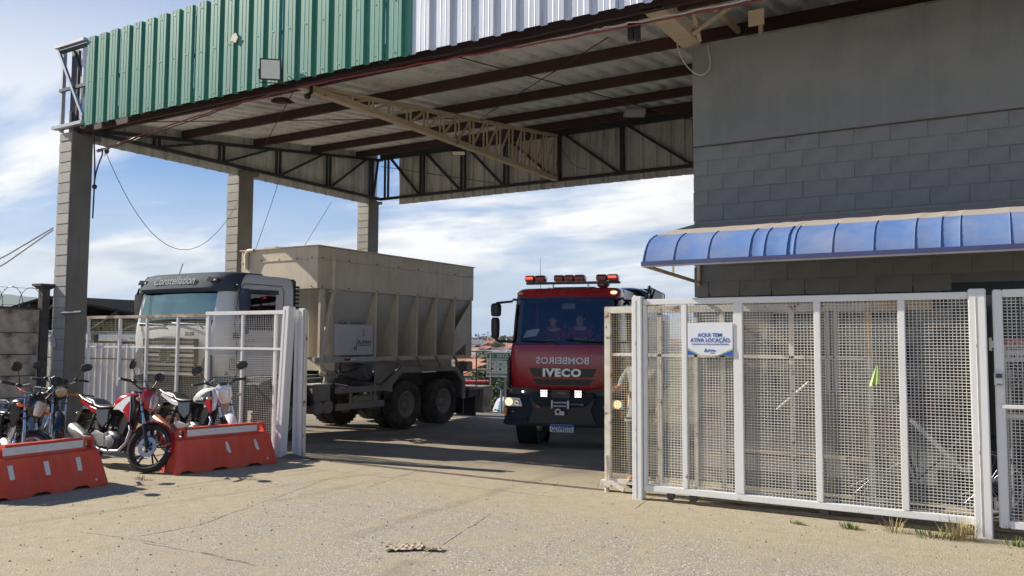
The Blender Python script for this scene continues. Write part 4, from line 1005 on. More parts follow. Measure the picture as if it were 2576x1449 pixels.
for z in (1.20, 1.23, 1.26): part('grille_slat', front_strip(z, z+.010, .5, .018, yfz, th=.006), m_dkm, g_)
text('badge_lettering', 'IVECO', mat('bright_badge', (.72, .73, .74), .3, metal=.3, bump=0), ft, (0, yfz(1.39)-.088, 1.395), RX, .185, .008, bold=.010, width=.70, space=1.15)
text('lettering', 'BOMBEIROS', m_txtw, ft, (0, yfz(1.6)-.056, 1.61), RX, .165, .002, sx=-1, bold=.003, width=.97)
# corner air vents
for s in (-1, 1):
    q = MB(); q.prism([(.06, 1.12), (.14, 1.10), (.26, 1.16), (.27, 1.62), (.2, 1.68), (.08, 1.6)], 'x', s*1.02, s*1.058); v_ = part('side_vent', q, m_blk, ft)
    for k in range(5):
        q = MB(); q.bb(s*1.03-.035, s*1.03+.035, .07, .24, 1.22+k*.09, 1.235+k*.09); part('vent_fin', q, m_blkg, v_)
    q = MB(); q.bb(s*.74-.23*s, s*1.0, .06, .25, 1.02, 1.08); part('cab_step_panel', q, m_fred, ft, bevel=.01)
# doors: seams and handles
for s in (-1, 1):
    q = MB(); q.tube([(s*1.047, .42, 1.1), (s*1.05, .42, 1.7), (s*1.02, .5, 1.95)], .006, 5); q.tube([(s*1.047, 1.55, 1.1), (s*1.012, 1.55, 2.7)], .006, 5); part('door_seam', q, m_blk, ft)
    q = MB(); q.bb(s*1.05-.01, s*1.05+.02, 1.38, 1.5, 1.62, 1.66); part('door_handle', q, m_blk, ft)
# roof corner lamps
for s in (-1, 1):
    q = MB(); q.ell((s*.875, .285, 2.845), (.065, .03, .032), 12, 8); part('roof_marker_lamp', q, m_warm if s > 0 else m_olens, ft)
# bumper
q = MB()
def bump_ring(z, w, y, dep=.55):
    return [Vector(p) for p in ((-w, y+dep, z), (-w, y+.16, z), (-w+.10, y+.03, z), (-w+.3, y-.01, z), (0, y-.03, z), (w-.3, y-.01, z), (w-.10, y+.03, z), (w, y+.16, z), (w, y+dep, z))]
q.loft([bump_ring(.445, 1.15, -.02), bump_ring(.50, 1.15, -.03), bump_ring(.56, 1.13, .0), bump_ring(.72, 1.125, .0), bump_ring(.96, 1.11, .02), bump_ring(1.03, 1.09, .06)])
part('bumper', q, m_navy, ft, bevel=.012)
q = MB(); q.prism([(-.62, .50), (.62, .50), (.52, .74), (.60, .95), (-.60, .95), (-.52, .74)], 'y', -.06, -.02); part('bumper_intake', q, m_blk, ft, bevel=.01)
q = MB(); q.prism([(-.60, .97), (-.40, .80), (.40, .80), (.60, .97), (.56, 1.05), (-.56, 1.05)], 'y', -.10, .0); part('winch_tray', q, m_navy, ft, bevel=.012)
q = MB(); q.bb(-.95, .95, .03, .10, 1.0, 1.12); part('underpanel', q, m_blk, ft)
for s in (-1, 1):
    q = MB(); q.prism([(s*1.095, .785), (s*1.085, .945), (s*.79, .935), (s*.74, .785)], 'y', -.035, .04)
    h_ = part('headlight', q, m_lens, ft, bevel=.008)
    q = MB(); q.lathe([(0, .072), (-.012, .064), (-.02, .03), (-.022, .0)], (s*.99, -.036, .865), (0, 1, 0), 20); part('lit_bulb', q, m_warm, h_)
    q = MB(); q.lathe([(0, .055), (-.01, .05), (-.006, .03), (-.018, .0)], (s*.84, -.036, .855), (0, 1, 0), 20); part('reflector', q, m_chr, h_)
    q = MB(); q.prism([(s*1.10, .75), (s*1.03, .75), (s*1.04, .62), (s*1.07, .60)], 'y', -.03, .02); part('indicator', q, m_amber, ft)
    q = MB(); q.lathe([(0, .035), (-.012, .03), (-.014, 0)], (s*.92, -.005, .68), (0, 1, 0), 14); part('fog_lamp', q, m_blkg, ft)
    q = MB(); q.prism([(s*.62, .50), (s*1.04, .57), (s*.66, .60)], 'y', -.05, -.01); part('bumper_ridge', q, m_navy, ft)
    # LED work lights
    q = MB(); q.bb(s*.31-.07, s*.31+.07, -.13, -.07, .965, 1.105); w_ = part('work_light', q, m_blk, ft, bevel=.006)
    q = MB()
    for i in range(4):
        for j in range(4): q.ell((s*.31-.048+.032*i, -.133, .988+.032*j), (.011, .005, .011), 8, 5)
    part('led_array', q, m_led, w_, kind='stuff')
q = MB(); q.ell((-.73, -.03, 1.05), (.02, .01, .02), 10, 6); part('pilot_lamp', q, m_led, ft)
q = MB(); q.bb(-.48, -.40, -.075, -.06, .77, .82); part('red_reflector', q, m_redl, ft)
# winch
wn = part('winch', MB().bb(-.17, .17, -.16, -.02, .96, 1.10), m_dkm, ft, bevel=.012)
q = MB(); q.bb(-.05, .09, -.165, -.16, 1.03, 1.07); part('winch_badge', q, m_redl, wn)
q = MB(); q.tube([(-.12, -.17, .88), (.12, -.17, .88)], .022, 10); q.tube([(-.12, -.17, .82), (.12, -.17, .82)], .022, 10); part('fairlead_roller', q, m_galv, wn)
for s in (-1, 1):
    q = MB(); q.bb(s*.145-.016, s*.145+.016, -.20, -.14, .78, .92); part('fairlead_cheek', q, m_galv, wn)
q = MB(); q.tube([(.1, -.19, .86), (.2, -.17, .855), (.28, -.16, .86), (.35, -.16, .85)], .009, 6); q.tube([(.35, -.16, .85), (.40, -.16, .865), (.42, -.16, .845), (.38, -.16, .835)], .012, 6); part('winch_cable', q, m_galv, wn)
q = MB(); q.lathe([(-.02, .03), (.02, .03), (.02, .055), (-.02, .055), (-.02, .03)], (-.045, -.15, .72), (0, 1, 0), 16, cap=False); q.bb(.0, .07, -.17, -.13, .66, .73); q.bb(-.1, .07, -.15, -.10, .66, .69); part('tow_hook', q, m_galv, ft)
pl = part('number_plate', MB().bb(-.215, .215, -.075, -.065, .355, .49), m_board, ft, bevel=.003)
q = MB(); q.bb(-.213, .213, -.078, -.0752, .452, .488); part('plate_band', q, m_txtb, pl)
text('plate_lettering', 'GDV9D75', m_txtk, ft, (0, -.0775, .405), RX, .12, .001, bold=.002, width=.38); 
# wipers
for x0, x1 in ((-.72, -.18), (.15, .72)):
    q = MB(); q.tube([(x0-.1, .0, 2.0), ((x0+x1)/2, -.0, 1.965), (x1, .03, 1.955)], .010, 6); q.tube([(x1, .03, 1.955), (x1+.10, .0, 1.89)], .012, 6); q.bar(((x0+x1)/2-.2, -.005, 1.99), (x1-.05, .0, 1.97), .015, .02); part('wiper', q, m_blk, ft)
# mirrors
for s in (-1, 1):
    q = MB(); q.tube([(s*.93, .40, 2.72), (s*1.03, .36, 2.74), (s*1.05, .34, 2.70), (s*1.33, .26, 2.67), (s*1.36, .25, 2.62), (s*1.36, .25, 2.50)], .022, 8); part('upper_mirror_arm', q, m_blk, ft); q = MB(); q.tube([(s*1.34, .27, 2.05), (s*1.34, .27, 1.985), (s*1.28, .27, 1.96), (s*1.0, .2, 1.945)], .024, 8)
    a_ = part('mirror_arm', q, m_blk, ft)
    q = MB(); q.loft([[Vector((s*1.345+rx*math.cos(t), .27+ry*math.sin(t), z)) for t in [6.283*k/14 for k in range(14)]] for z, rx, ry in ((2.42, .06, .05), (2.44, .095, .07), (2.55, .105, .08), (2.63, .10, .08), (2.665, .07, .05))]); part('upper_mirror', q, m_blk, a_)
    q = MB(); q.loft([[Vector((s*1.36+rx*math.cos(t), .28+ry*math.sin(t), z)) for t in [6.283*k/14 for k in range(14)]] for z, rx, ry in ((2.015, .05, .04), (2.03, .075, .06), (2.2, .085, .07), (2.35, .083, .07), (2.40, .055, .05))]); part('lower_mirror', q, m_blk, a_)
# light bar
lb = part('beacon_bar', MB().bb(-.86, .93, .60, .70, 3.03, 3.075), m_dkm, ft, bevel=.006)
for i, (x0, x1) in enumerate(((-.86, -.675), (-.67, -.47), (-.30, -.11), (-.105, .085), (.09, .29), (.50, .70), (.705, .91))):
    lit = i in (0, 6); c = ((x0+x1)/2, .62, 3.125); hw = (x1-x0)/2
    q = MB(); q.loft([[Vector((c[0]+hw*k*a, c[1]+.13*k*b, z)) for a, b in ((-1, -.8), (-.85, -1), (.85, -1), (1, -.8), (1, .8), (.85, 1), (-.85, 1), (-1, .8))] for z, k in ((3.08, .88), (3.11, .97), (3.15, 1.0), (3.18, .93), (3.195, .78))])
    b_ = part('beacon', q, m_redl, lb, label='lit red beacon at the end of the bar' if lit else None)
    if lit:
        q = MB(); q.bb(c[0]-hw*.72, c[0]+hw*.72, .478, .492, 3.125, 3.165); part('lit_led_strip', q, m_litred, ft)
for x in (-.33, .34):
    q = MB(); q.bb(x-.012, x+.012, .6, .64, 2.93, 3.03); part('bar_foot', q, m_galv, lb)
q = MB(); q.loft([[Vector((.60+r_*math.cos(t), .75+r_*math.sin(t), z)) for t in [6.283*k/12 for k in range(12)]] for z, r_ in ((2.93, .06), (2.96, .07), (3.0, .12), (3.04, .12))]); part('siren_horn', q, m_redl, ft)
q = MB(); q.loft([[Vector(p) for p in ((-.42, .72, 2.94), (.55, .72, 2.94), (.55, 1.5, 2.95), (-.42, 1.5, 2.95))], [Vector(p) for p in ((-.36, .76, 2.985), (.42, .76, 2.985), (.42, 1.4, 3.0), (-.36, 1.4, 3.0))]]); part('roof_hatch', q, m_blkg, ft, bevel=.01)
q = MB(); q.tube([(-.60, .7, 2.94), (-.60, .7, 3.06), (-.61, .72, 3.55)], [.006, .005, .003], 5); part('aerial', q, m_dkm, ft)
# interior
q = MB(); q.bb(-.92, .92, 1.75, 1.85, 1.2, 2.75); q.bb(-.95, .95, .25, 1.8, 1.10, 1.2); q.prism([(.25, 1.5), (.62, 1.5), (.55, 1.98), (.3, 1.90)], 'x', -.93, .93); part('interior', q, m_int, ft)
for x in (-.44, .09, .66):
    q = MB(); q.bb(x-.22, x+.22, .95, 1.4, 1.52, 1.68); q.bb(x-.22, x+.22, 1.35, 1.47, 1.68, 2.32); q.bb(x-.12, x+.12, 1.36, 1.45, 2.34, 2.55); part('seat', q, m_blk, ft, bevel=.04)
q = MB(); q.lathe([(-.015, .20), (.015, .20), (.015, .225), (-.015, .225), (-.015, .20)], (.58, .72, 1.98), (0, -.75, .6), 24, cap=False); q.tube([(.58, .62, 1.85), (.58, .72, 1.98)], .02, 6); q.bar((.38, .72, 1.98), (.78, .72, 1.98), .03, .02); part('steering_wheel', q, m_blk, ft)
q = MB(); q.bb(-.12, .12, .47, .49, 2.56, 2.66); part('rear_view_panel', q, mat('visor_panel', (.16, .17, .17), .6), ft)
q = MB(); q.bb(.80, .86, .375, .38, 2.58, 2.70); part('inspection_sticker', q, mat('sticker', (.35, .5, .42), .6), ft)
# chassis, wheels and equipment body
for s in (-1, 1):
    ax = (math.cos(R(-10)), math.sin(R(-10)), 0)
    wheel(ft, (s*.86, 1.22, .48), .48, .28, s, ax=ax, rim=m_whp, name='front_wheel')
    wheel(ft, (s*.88, 4.6, .48), .48, .26, s, rim=m_whp, name='rear_wheel')
    q = MB(); q.lathe([(-.20, .62), (.20, .62), (.20, .57), (-.20, .57), (-.20, .62)], (s*.85, 1.22, .50), (1, 0, 0), 28, cap=False); part('wheel_arch', q, m_blk, ft)
q = MB(); q.bb(-.42, -.34, .3, 6.3, .55, .78); q.bb(.34, .42, .3, 6.3, .55, .78); q.bb(-.8, .8, 1.15, 1.29, .42, .54); q.bb(-.8, .8, 4.53, 4.67, .42, .54); q.bb(-.30, .30, .4, 1.6, .6, 1.1); part('chassis', q, m_dkm, ft)
q = MB(); q.bb(-1.22, 1.22, 2.15, 6.4, .85, 2.62); eb = part('equipment_body', q, m_fred, ft, bevel=.03)
for s in (-1, 1):
    for k in range(3):
        q = MB(); q.bb(s*1.22-.008, s*1.22+.012, 2.3+k*1.35, 3.5+k*1.35, 1.0, 2.45); sd = part('locker_shutter', q, m_galv, ft)
        q = MB(); q.bb(s*1.22-.01, s*1.22+.016, 2.3+k*1.35, 3.5+k*1.35, .86, .92); part('step', q, m_blk, ft)
q = MB(); q.bb(-1.0, 1.0, 2.2, 6.3, 2.62, 2.70); part('roof_deck', q, m_galv, ft)
q = MB()
for k in range(3): q.tube([(x, 2.5+.22*k, 2.82+.05*math.sin(x*5+k)+.06*(1-abs(x-.5))) for x in [.0+.14*i for i in range(9)]], .085, 8)
q.ell((.75, 2.7, 2.92), (.46, .45, .17), 14, 8); part('hose_bundle', q, m_blkg, ft)
q = MB(); q.tube([(1.12, 2.6, 2.75), (1.22, 2.62, 3.12)], [.03, .016], 8); q.tube([(1.2, 2.7, 2.75), (1.30, 2.74, 3.05)], [.03, .016], 8); q.tube([(1.2, 2.5, 2.8), (1.42, 2.5, 2.70)], .035, 8); part('nozzle', q, m_blk, ft)
for k in range(2):
    q = MB(); q.tube([(1.1-2.2*k, 3.3, 2.70), (1.1-2.2*k, 3.3, 3.14), (1.1-2.2*k, 6.2, 3.14), (1.1-2.2*k, 6.2, 2.70)], .02, 8); part('roof_rail', q, m_galv, ft)
q = MB(); q.bb(.2, 1.16, 3.3, 5.4, 2.70, 3.10); part('roof_box', q, m_dkm, ft, bevel=.02)
# crew
def sitter(x, y, z, label, lean=0, look=(-.1, -1, 0), s=1.0, arms='lap'):
    # in the truck's frame converted to world
    Mw = ft.matrix_basis if False else (Matrix.Translation(ft.location) @ Euler(ft.rotation_euler).to_matrix().to_4x4())
    w = lambda p: Mw @ Vector(p)
    t = thing('person', label, 'person', tuple(w((x, y, z))))
    P = [((x, y, z+.10), (.15, .12)), ((x, y+.03, z+.28), (.15, .11)), ((x, y+.03, z+.45), (.17, .11)), ((x, y+.0, z+.56), (.06, .06)), ((x, y-.02, z+.60), (.056, .060)), ((x, y-.03, z+.67), (.082, .092)), ((x, y-.025, z+.77), (.078, .09)),
         ((x-.18, y+.02, z+.50), .06), ((x-.26, y-.08, z+.28), .048), ((x-.18, y-.32, z+.22), .036), ((x+.18, y+.02, z+.50), .06), ((x+.26, y-.08, z+.28), .048), ((x+.18, y-.32, z+.22), .036),
         ((x-.11, y-.38, z+.10), .085), ((x-.12, y-.45, z-.30), .06), ((x+.11, y-.38, z+.10), .085), ((x+.12, y-.45, z-.30), .06)]
    E_ = [(0, 1), (1, 2), (2, 3), (3, 4), (4, 5), (5, 6), (2, 7), (7, 8), (8, 9), (2, 10), (10, 11), (11, 12), (0, 13), (13, 14), (0, 15), (15, 16)]
    # hands with fingers continue the arms
    for k, wri in ((9, 8), (12, 11)):
        b = len(P); hp, he = hand_chains(P[k][0], (0, -1, -.1), ((1 if k == 9 else -1), 0, 0), (0, 0, -1), r=.009)
        P += [(tuple(p_[0]), p_[1]) for p_ in hp[1:]]; E_ += [(k if a == 0 else b+a-1, k if c == 0 else b+c-1) for a, c in he]
    P = [(tuple(w(p[0])), p[1]) for p in P]
    skin('body', P, E_, m_skin, t)
    sp = [0, 1, 2, 7, 8, 10, 11]; ren = {k: i for i, k in enumerate(sp)}
    P2 = [(P[k][0], tuple(a+.016 for a in P[k][1]) if isinstance(P[k][1], tuple) else P[k][1]+.018) for k in sp]
    skin('shirt', P2, [(ren[a], ren[b]) for a, b in E_ if a in ren and b in ren], m_shirt, t, root=0)
    sp = [0, 13, 14, 15, 16]; ren = {k: i for i, k in enumerate(sp)}
    P2 = [(P[k][0], tuple(a+.012 for a in P[k][1]) if isinstance(P[k][1], tuple) else P[k][1]+.012) for k in sp]
    skin('trousers', P2, [(ren[a], ren[b]) for a, b in E_ if a in ren and b in ren], m_jean, t, root=0)
    d = Mw.to_3x3() @ Vector(look)
    head_bits(w((x, y-.03, z+.72)), 1.0, d, t, m_skin)
    return t
sitter(-.44, 1.10, 1.66, 'passenger in red by the side window of the fire truck, holding a paper')
sitter(.09, 1.10, 1.68, 'passenger in a red shirt sitting in the middle of the fire truck cab', look=(0, -1, -.1))
sitter(.66, 1.10, 1.66, 'driver of the fire truck at the steering wheel, mostly hidden by the gate', look=(.1, -1, 0))
Mw_ = Matrix.Translation(ft.location) @ Euler(ft.rotation_euler).to_matrix().to_4x4()
q = MB(); q.add([(-.90, .55, 2.02), (-.66, .62, 2.06), (-.60, .66, 2.20), (-.84, .60, 2.16)], [(0, 1, 2, 3)]); q.add([(-.90, .556, 2.02), (-.66, .626, 2.06), (-.60, .666, 2.20), (-.84, .606, 2.16)], [(0, 1, 2, 3)]); q.xf(Mw_)
solo('paper_sheet', q, m_paper, 'pale sheet of paper held behind the fire truck windscreen', 'paper', loc=tuple(Mw_ @ Vector((-.75, .6, 2.1))))

# ================================================================ PALE TANKER-HOPPER TRUCK (world coordinates)
GZ = -.18
vt = thing('hopper_truck', 'dusty white cab truck carrying a beige hopper body, parked behind the left gate', 'truck', (-12.6, 13.5, GZ))
CX = -12.43
lv = [(GZ+1.32, 1.17, 9.36, 10.86), (GZ+1.45, 1.20, 9.30, 10.86), (GZ+1.60, 1.22, 9.27, 10.86), (GZ+1.95, 1.235, 9.26, 10.86), (GZ+2.10, 1.24, 9.27, 10.86), (GZ+2.17, 1.24, 9.28, 10.86), (GZ+2.22, 1.24, 9.29, 10.86), (GZ+2.45, 1.235, 9.33, 10.86),
      (GZ+2.65, 1.23, 9.37, 10.86), (GZ+2.80, 1.225, 9.40, 10.86), (GZ+2.84, 1.225, 9.40, 10.86), (GZ+3.0, 1.19, 9.46, 10.86), (GZ+3.06, 1.15, 9.55, 10.84), (GZ+3.09, 1.0, 9.75, 10.78)]
def cls2(tag, t, z):
    zz_ = z-GZ
    if 2.17 < zz_ < 2.79:
        if tag == 'F': return 'ws'
        if tag in ('CL', 'CR') and t > .75: return 'ws'
    if 2.08 < zz_ < 2.80 and tag in 'LR' and .30 < t < .93: return 'sg'+tag
    if zz_ > 2.80 and tag not in 'LRB': return 'visor'
    return 'body'
s2 = cab_shell([(z, w, y, L) for z, w, y, L in lv], .26, 10, 13, cls2, bow=.07)
TM = Matrix.Translation((CX, 0, 0))
for k in s2: s2[k].xf(TM)
part('cab', s2['body'], m_cabw, vt, ang=50); part('windscreen', s2['ws'], g_vw, vt, ang=60); part('side_window', s2['sgL'], g_side, vt); part('side_window', s2['sgR'], g_side, vt); part('cab_roof', s2['roof'], m_cabw, vt)
part('sun_visor', s2['visor'], m_visor, vt, ang=50)
# visor step-out over the windscreen
q = MB(); n_ = 15
def vis(z, y, w, d):
    return [Vector((CX+w*(-1+2*i/(n_-1)), y-.07*(1-(-1+2*i/(n_-1))**2)+.30*max(0, abs(-1+2*i/(n_-1))-.78)**1.5*6, z)) for i in range(n_)]+[Vector((CX+w*(1-2*i/(n_-1)), y+d+.30*max(0, abs(1-2*i/(n_-1))-.78)**1.5*6, z)) for i in range(n_)]
q.loft([vis(GZ+2.76, 9.33, 1.22, .06), vis(GZ+2.82, 9.29, 1.235, .12), vis(GZ+2.95, 9.33, 1.225, .16), vis(GZ+3.07, 9.42, 1.18, .2), vis(GZ+3.10, 9.52, 1.12, .2)])
vz = part('visor_shroud', q, m_visor, vt, ang=50)
m_scr = mat('dull_script', (.17, .20, .24), .6, bump=0)
text('script', 'Constellation', m_scr, vt, (CX+.0, 9.252, GZ+2.955), (R(78), 0, 0), .20, .002, shear=.35, bold=.004, width=1.10)
for s, x in ((-1, CX-.93), (1, CX+.93)):
    q = MB(); q.prism([(x-.14, GZ+2.92), (x+.16, GZ+2.93), (x+.12, GZ+2.98), (x-.08, GZ+3.0)], 'y', 9.285, 9.34); sl_ = part('visor_slot', q, m_blk, vt)
    q = MB(); q.bb(x+.06, x+.10, 9.278, 9.284, GZ+2.935, GZ+2.96); part('slot_lamp', q, m_paper, sl_)
q = MB(); q.tube([(CX-.35, 9.6, GZ+3.08), (CX-.27, 9.62, GZ+3.3)], .008, 5); part('aerial', q, m_dkm, vt)
q = MB(); q.bb(CX+.1, CX+.85, 9.8, 10.5, GZ+3.09, GZ+3.13); part('roof_hatch', q, m_visor, vt, bevel=.015)
# front grille, badge, lamps, bumper
q = MB(); q.prism([(CX-.72, GZ+1.95), (CX+.72, GZ+1.95), (CX+.72, GZ+1.62), (CX+.66, GZ+1.30), (CX-.66, GZ+1.30)], 'y', 9.17, 9.24); gr = part('grille', q, m_blk, vt, bevel=.01)
for k in range(8):
    q = MB(); q.bb(CX-.68, CX+.68, 9.155, 9.172, GZ+1.33+k*.078, GZ+1.375+k*.078); part('grille_slat', q, m_frame if k % 2 else m_cabw, gr, bevel=.004)
q = MB(); c_ = (CX-.06, 9.145, GZ+1.68)
q.lathe([(-.012, .125), (.012, .125), (.012, .142), (-.012, .142), (-.012, .125)], c_, (0, 1, 0), 28, cap=False)
for a, b in (((-.075, .09), (-.035, -.02)), ((-.035, -.02), (0, .02)), ((0, .02), (.035, -.02)), ((.035, -.02), (.075, .09)), ((-.11, .02), (-.05, -.11)), ((-.05, -.11), (0, -.03)), ((0, -.03), (.05, -.11)), ((.05, -.11), (.11, .02))):
    q.bar((c_[0]+a[0], c_[1], c_[2]+a[1]), (c_[0]+b[0], c_[1], c_[2]+b[1]), .018, .02)
part('round_badge', q, m_frame, vt)
text('model_lettering', '24.330', m_txtk, vt, (CX+.56, 9.165, GZ+2.03), RX, .085, .002, bold=.002)
q = MB(); q.prism([(CX+.86, GZ+1.30), (CX+.86, GZ+1.55), (CX+.93, GZ+1.66), (CX+1.03, GZ+1.68), (CX+1.07, GZ+1.30)], 'y', 9.19, 9.25); part('grille_side_intake', q, m_blk, vt)
def vb(z, w, y, dep=.6): return [Vector((CX+p[0], p[1], p[2])) for p in ((-w, y+dep, z), (-w, y+.22, z), (-w+.14, y+.05, z), (-w+.4, y, z), (w-.4, y, z), (w-.14, y+.05, z), (w, y+.22, z), (w, y+dep, z))]
q = MB(); q.loft([vb(GZ+.42, 1.22, 9.32), vb(GZ+.48, 1.25, 9.27), vb(GZ+1.0, 1.26, 9.22), vb(GZ+1.25, 1.25, 9.24), vb(GZ+1.30, 1.22, 9.28)]); part('bumper', q, m_visor, vt, bevel=.02)
for s in (-1, 1):
    q = MB(); q.bb(CX+s*.95-.2, CX+s*.95+.18, 9.20, 9.25, GZ+.95, GZ+1.18); part('headlight', q, m_lens, vt, bevel=.02)
    q = MB(); q.bb(CX+s*1.255-.025, CX+s*1.255+.025, 9.45, 9.6, GZ+1.42, GZ+1.62); part('corner_reflector', q, m_olens, vt)
    # mirrors
    q = MB(); q.tube([(CX+s*1.18, 9.55, GZ+2.86), (CX+s*1.34, 9.50, GZ+2.86), (CX+s*1.40, 9.52, GZ+2.78), (CX+s*1.40, 9.55, GZ+2.55)], .02, 8); a_ = part('mirror_arm', q, m_blk, vt)
    mx_ = CX+s*1.42
    q = MB(); q.loft([[Vector((mx_+rx*math.cos(t), 9.58+ry*math.sin(t), z)) for t in [6.283*k/14 for k in range(14)]] for z, rx, ry in ((GZ+2.28, .06, .05), (GZ+2.31, .10, .07), (GZ+2.55, .115, .08), (GZ+2.75, .11, .08), (GZ+2.80, .07, .05))]); part('mirror_housing', q, m_visor if s > 0 else m_frame, a_)
    q = MB(); q.loft([[Vector((mx_+rx*math.cos(t), 9.58+ry*math.sin(t), z)) for t in [6.283*k/14 for k in range(14)]] for z, rx, ry in ((GZ+2.03, .05, .04), (GZ+2.05, .085, .07), (GZ+2.2, .09, .07), (GZ+2.24, .05, .05))]); part('wide_mirror', q, m_visor if s > 0 else m_frame, a_)
    # door lines, window visor, handle
    x = CX+s*1.246
    q = MB(); pts = [(x, 10.62, GZ+1.40), (x, 10.62, GZ+2.82), (x, 10.56, GZ+2.90), (x, 9.72, GZ+2.90), (x, 9.60, GZ+2.78), (x, 9.52, GZ+2.2), (x, 9.58, GZ+1.9), (x, 9.60, GZ+1.36)]; q.tube(pts, .006, 5); part('door_seam', q, m_blk, vt)
    q = MB(); q.prism([(9.62, GZ+2.80), (10.46, GZ+2.82), (10.48, GZ+2.74), (9.72, GZ+2.73), (9.62, GZ+2.62)], 'x', x, x+s*.03); part('rain_visor', q, m_blkg, vt)
    q = MB(); q.bb(x-.01, x+.02, 10.38, 10.43, GZ+1.75, GZ+1.98); part('door_handle', q, m_blk, vt)
    q = MB(); q.bb(x-.002, x+.02, 9.5, 9.66, GZ+1.95, GZ+2.05); part('mirror_foot', q, m_blk, vt)
    q = MB(); q.grid([[Vector((CX+s*1.24-s*dx2, 10.72+rr2*math.cos(a), GZ+.60+rr2*math.sin(a))) for dx2, rr2 in ((.35, .62), (0, .66), (-.02, .72), (.02, .74))] for a in [math.pi*k/20 for k in range(1, 20)]]); part('front_wheel_arch', q, m_blk, vt)
    wheel(vt, (CX+s*1.08, 10.7, GZ+.52), .52, .30, s, tyre=m_tyred, name='front_wheel')
text('door_lettering', 'PL.A.330', mat('faded_red_lettering', (.35, .10, .08), .6), vt, (CX+1.248, 9.85, GZ+1.92), (R(90), 0, R(90)), .07, .001)
text('door_lettering', 'TC 071', MATS['faded_red_lettering'], vt, (CX+1.248, 9.85, GZ+1.80), (R(90), 0, R(90)), .07, .001)
# cab interior
q = MB(); q.bb(CX-1.1, CX+1.1, 10.74, 10.82, GZ+1.45, GZ+2.95); q.bb(CX-1.15, CX+1.15, 9.45, 10.8, GZ+1.34, GZ+1.42); q.prism([(9.42, GZ+1.9), (9.75, GZ+1.85), (9.72, GZ+2.2), (9.46, GZ+2.16)], 'x', CX-1.12, CX+1.12); part('interior', q, m_int, vt)
for x in (-.7, .7):
    q = MB(); q.bb(CX+x-.25, CX+x+.25, 10.1, 10.55, GZ+1.6, GZ+1.75); q.bb(CX+x-.25, CX+x+.25, 10.5, 10.62, GZ+1.75, GZ+2.5); part('seat', q, m_visor, vt, bevel=.04)
q = MB(); q.lathe([(-.015, .21), (.015, .21), (.015, .24), (-.015, .24), (-.015, .21)], (CX-.62, 9.95, GZ+2.2), (0, -.7, .7), 24, cap=False); part('steering_wheel', q, m_blk, vt)
q = MB(); q.bb(CX-.55, CX+.02, 9.5, 9.52, GZ+2.66, GZ+2.77); part('lowered_sun_shade', q, mat('shade_card', (.35, .36, .34), .7), vt)
for x0, x1 in ((-.9, -.2), (.05, .75)):
    q = MB(); q.tube([(CX+x0, 9.20, GZ+2.22), (CX+x1, 9.19, GZ+2.19), (CX+x1+.12, 9.20, GZ+2.12)], .012, 6); part('wiper', q, m_blk, vt)
# snorkel behind the cab
q = MB(); q.loft([[Vector((x, y, z)) for x, y in ((-11.48, 10.90), (-11.30, 10.90), (-11.30, 11.05), (-11.48, 11.05))] for z in (GZ+1.0, GZ+2.3, GZ+2.98, GZ+3.06)]); sn = part('air_intake', q, m_blk, vt, bevel=.03)
for k in range(9):
    q = MB(); q.bb(-11.50, -11.26, 10.98, 11.09, GZ+2.30+k*.075, GZ+2.335+k*.075); part('intake_fin', q, m_visor, sn, bevel=.01)
# ---- hopper
HX0, HX1, HY0, HY1 = -13.50, -11.35, 11.63, 17.05
zb0, zb1, zb2 = 2.76, 3.58, .0
q = MB(); q.loft([[Vector((HX0+i, HY0+i, z)), Vector((HX1-i, HY0+i, z)), Vector((HX1-i, HY1-i, z)), Vector((HX0+i, HY1-i, z))] for z, i in ((zb0, 0), (zb1, 0), (zb1, .05), (zb0+.02, .06))], cap=False); hb = part('upper_box', q, m_hop, vt, bevel=.006)
q = MB(); q.bb(HX1, HX1+.016, HY0, HY1+.02, 3.33, 3.345); part('seam_strip', q, m_hop, hb)
q = MB(); q.bb(HX0, HX1, HY0-.014, HY0, 3.33, 3.345); part('seam_strip', q, m_hop, hb)
q = MB()
q.bb(HX0-.03, HX1+.03, HY0-.03, HY1+.03, zb1, zb1+.02); part('top_cover', q, m_hop, vt, label='flat beige hopper cover')
q = MB()
for yy in (11.75, 12.5, 13.37, 14.08, 14.78, 15.5, 16.24, 16.9):
    for z in (2.80, 3.36): q.ell((HX1+.012, yy, z), (.012, .016, .016), 6, 4)
for xx in (-13.35, -12.9, -12.4, -11.9, -11.5):
    for z in (2.80, 3.36): q.ell((xx, HY0-.012, z), (.016, .012, .016), 6, 4)
part('bolts', q, m_dkm, vt, kind='stuff')
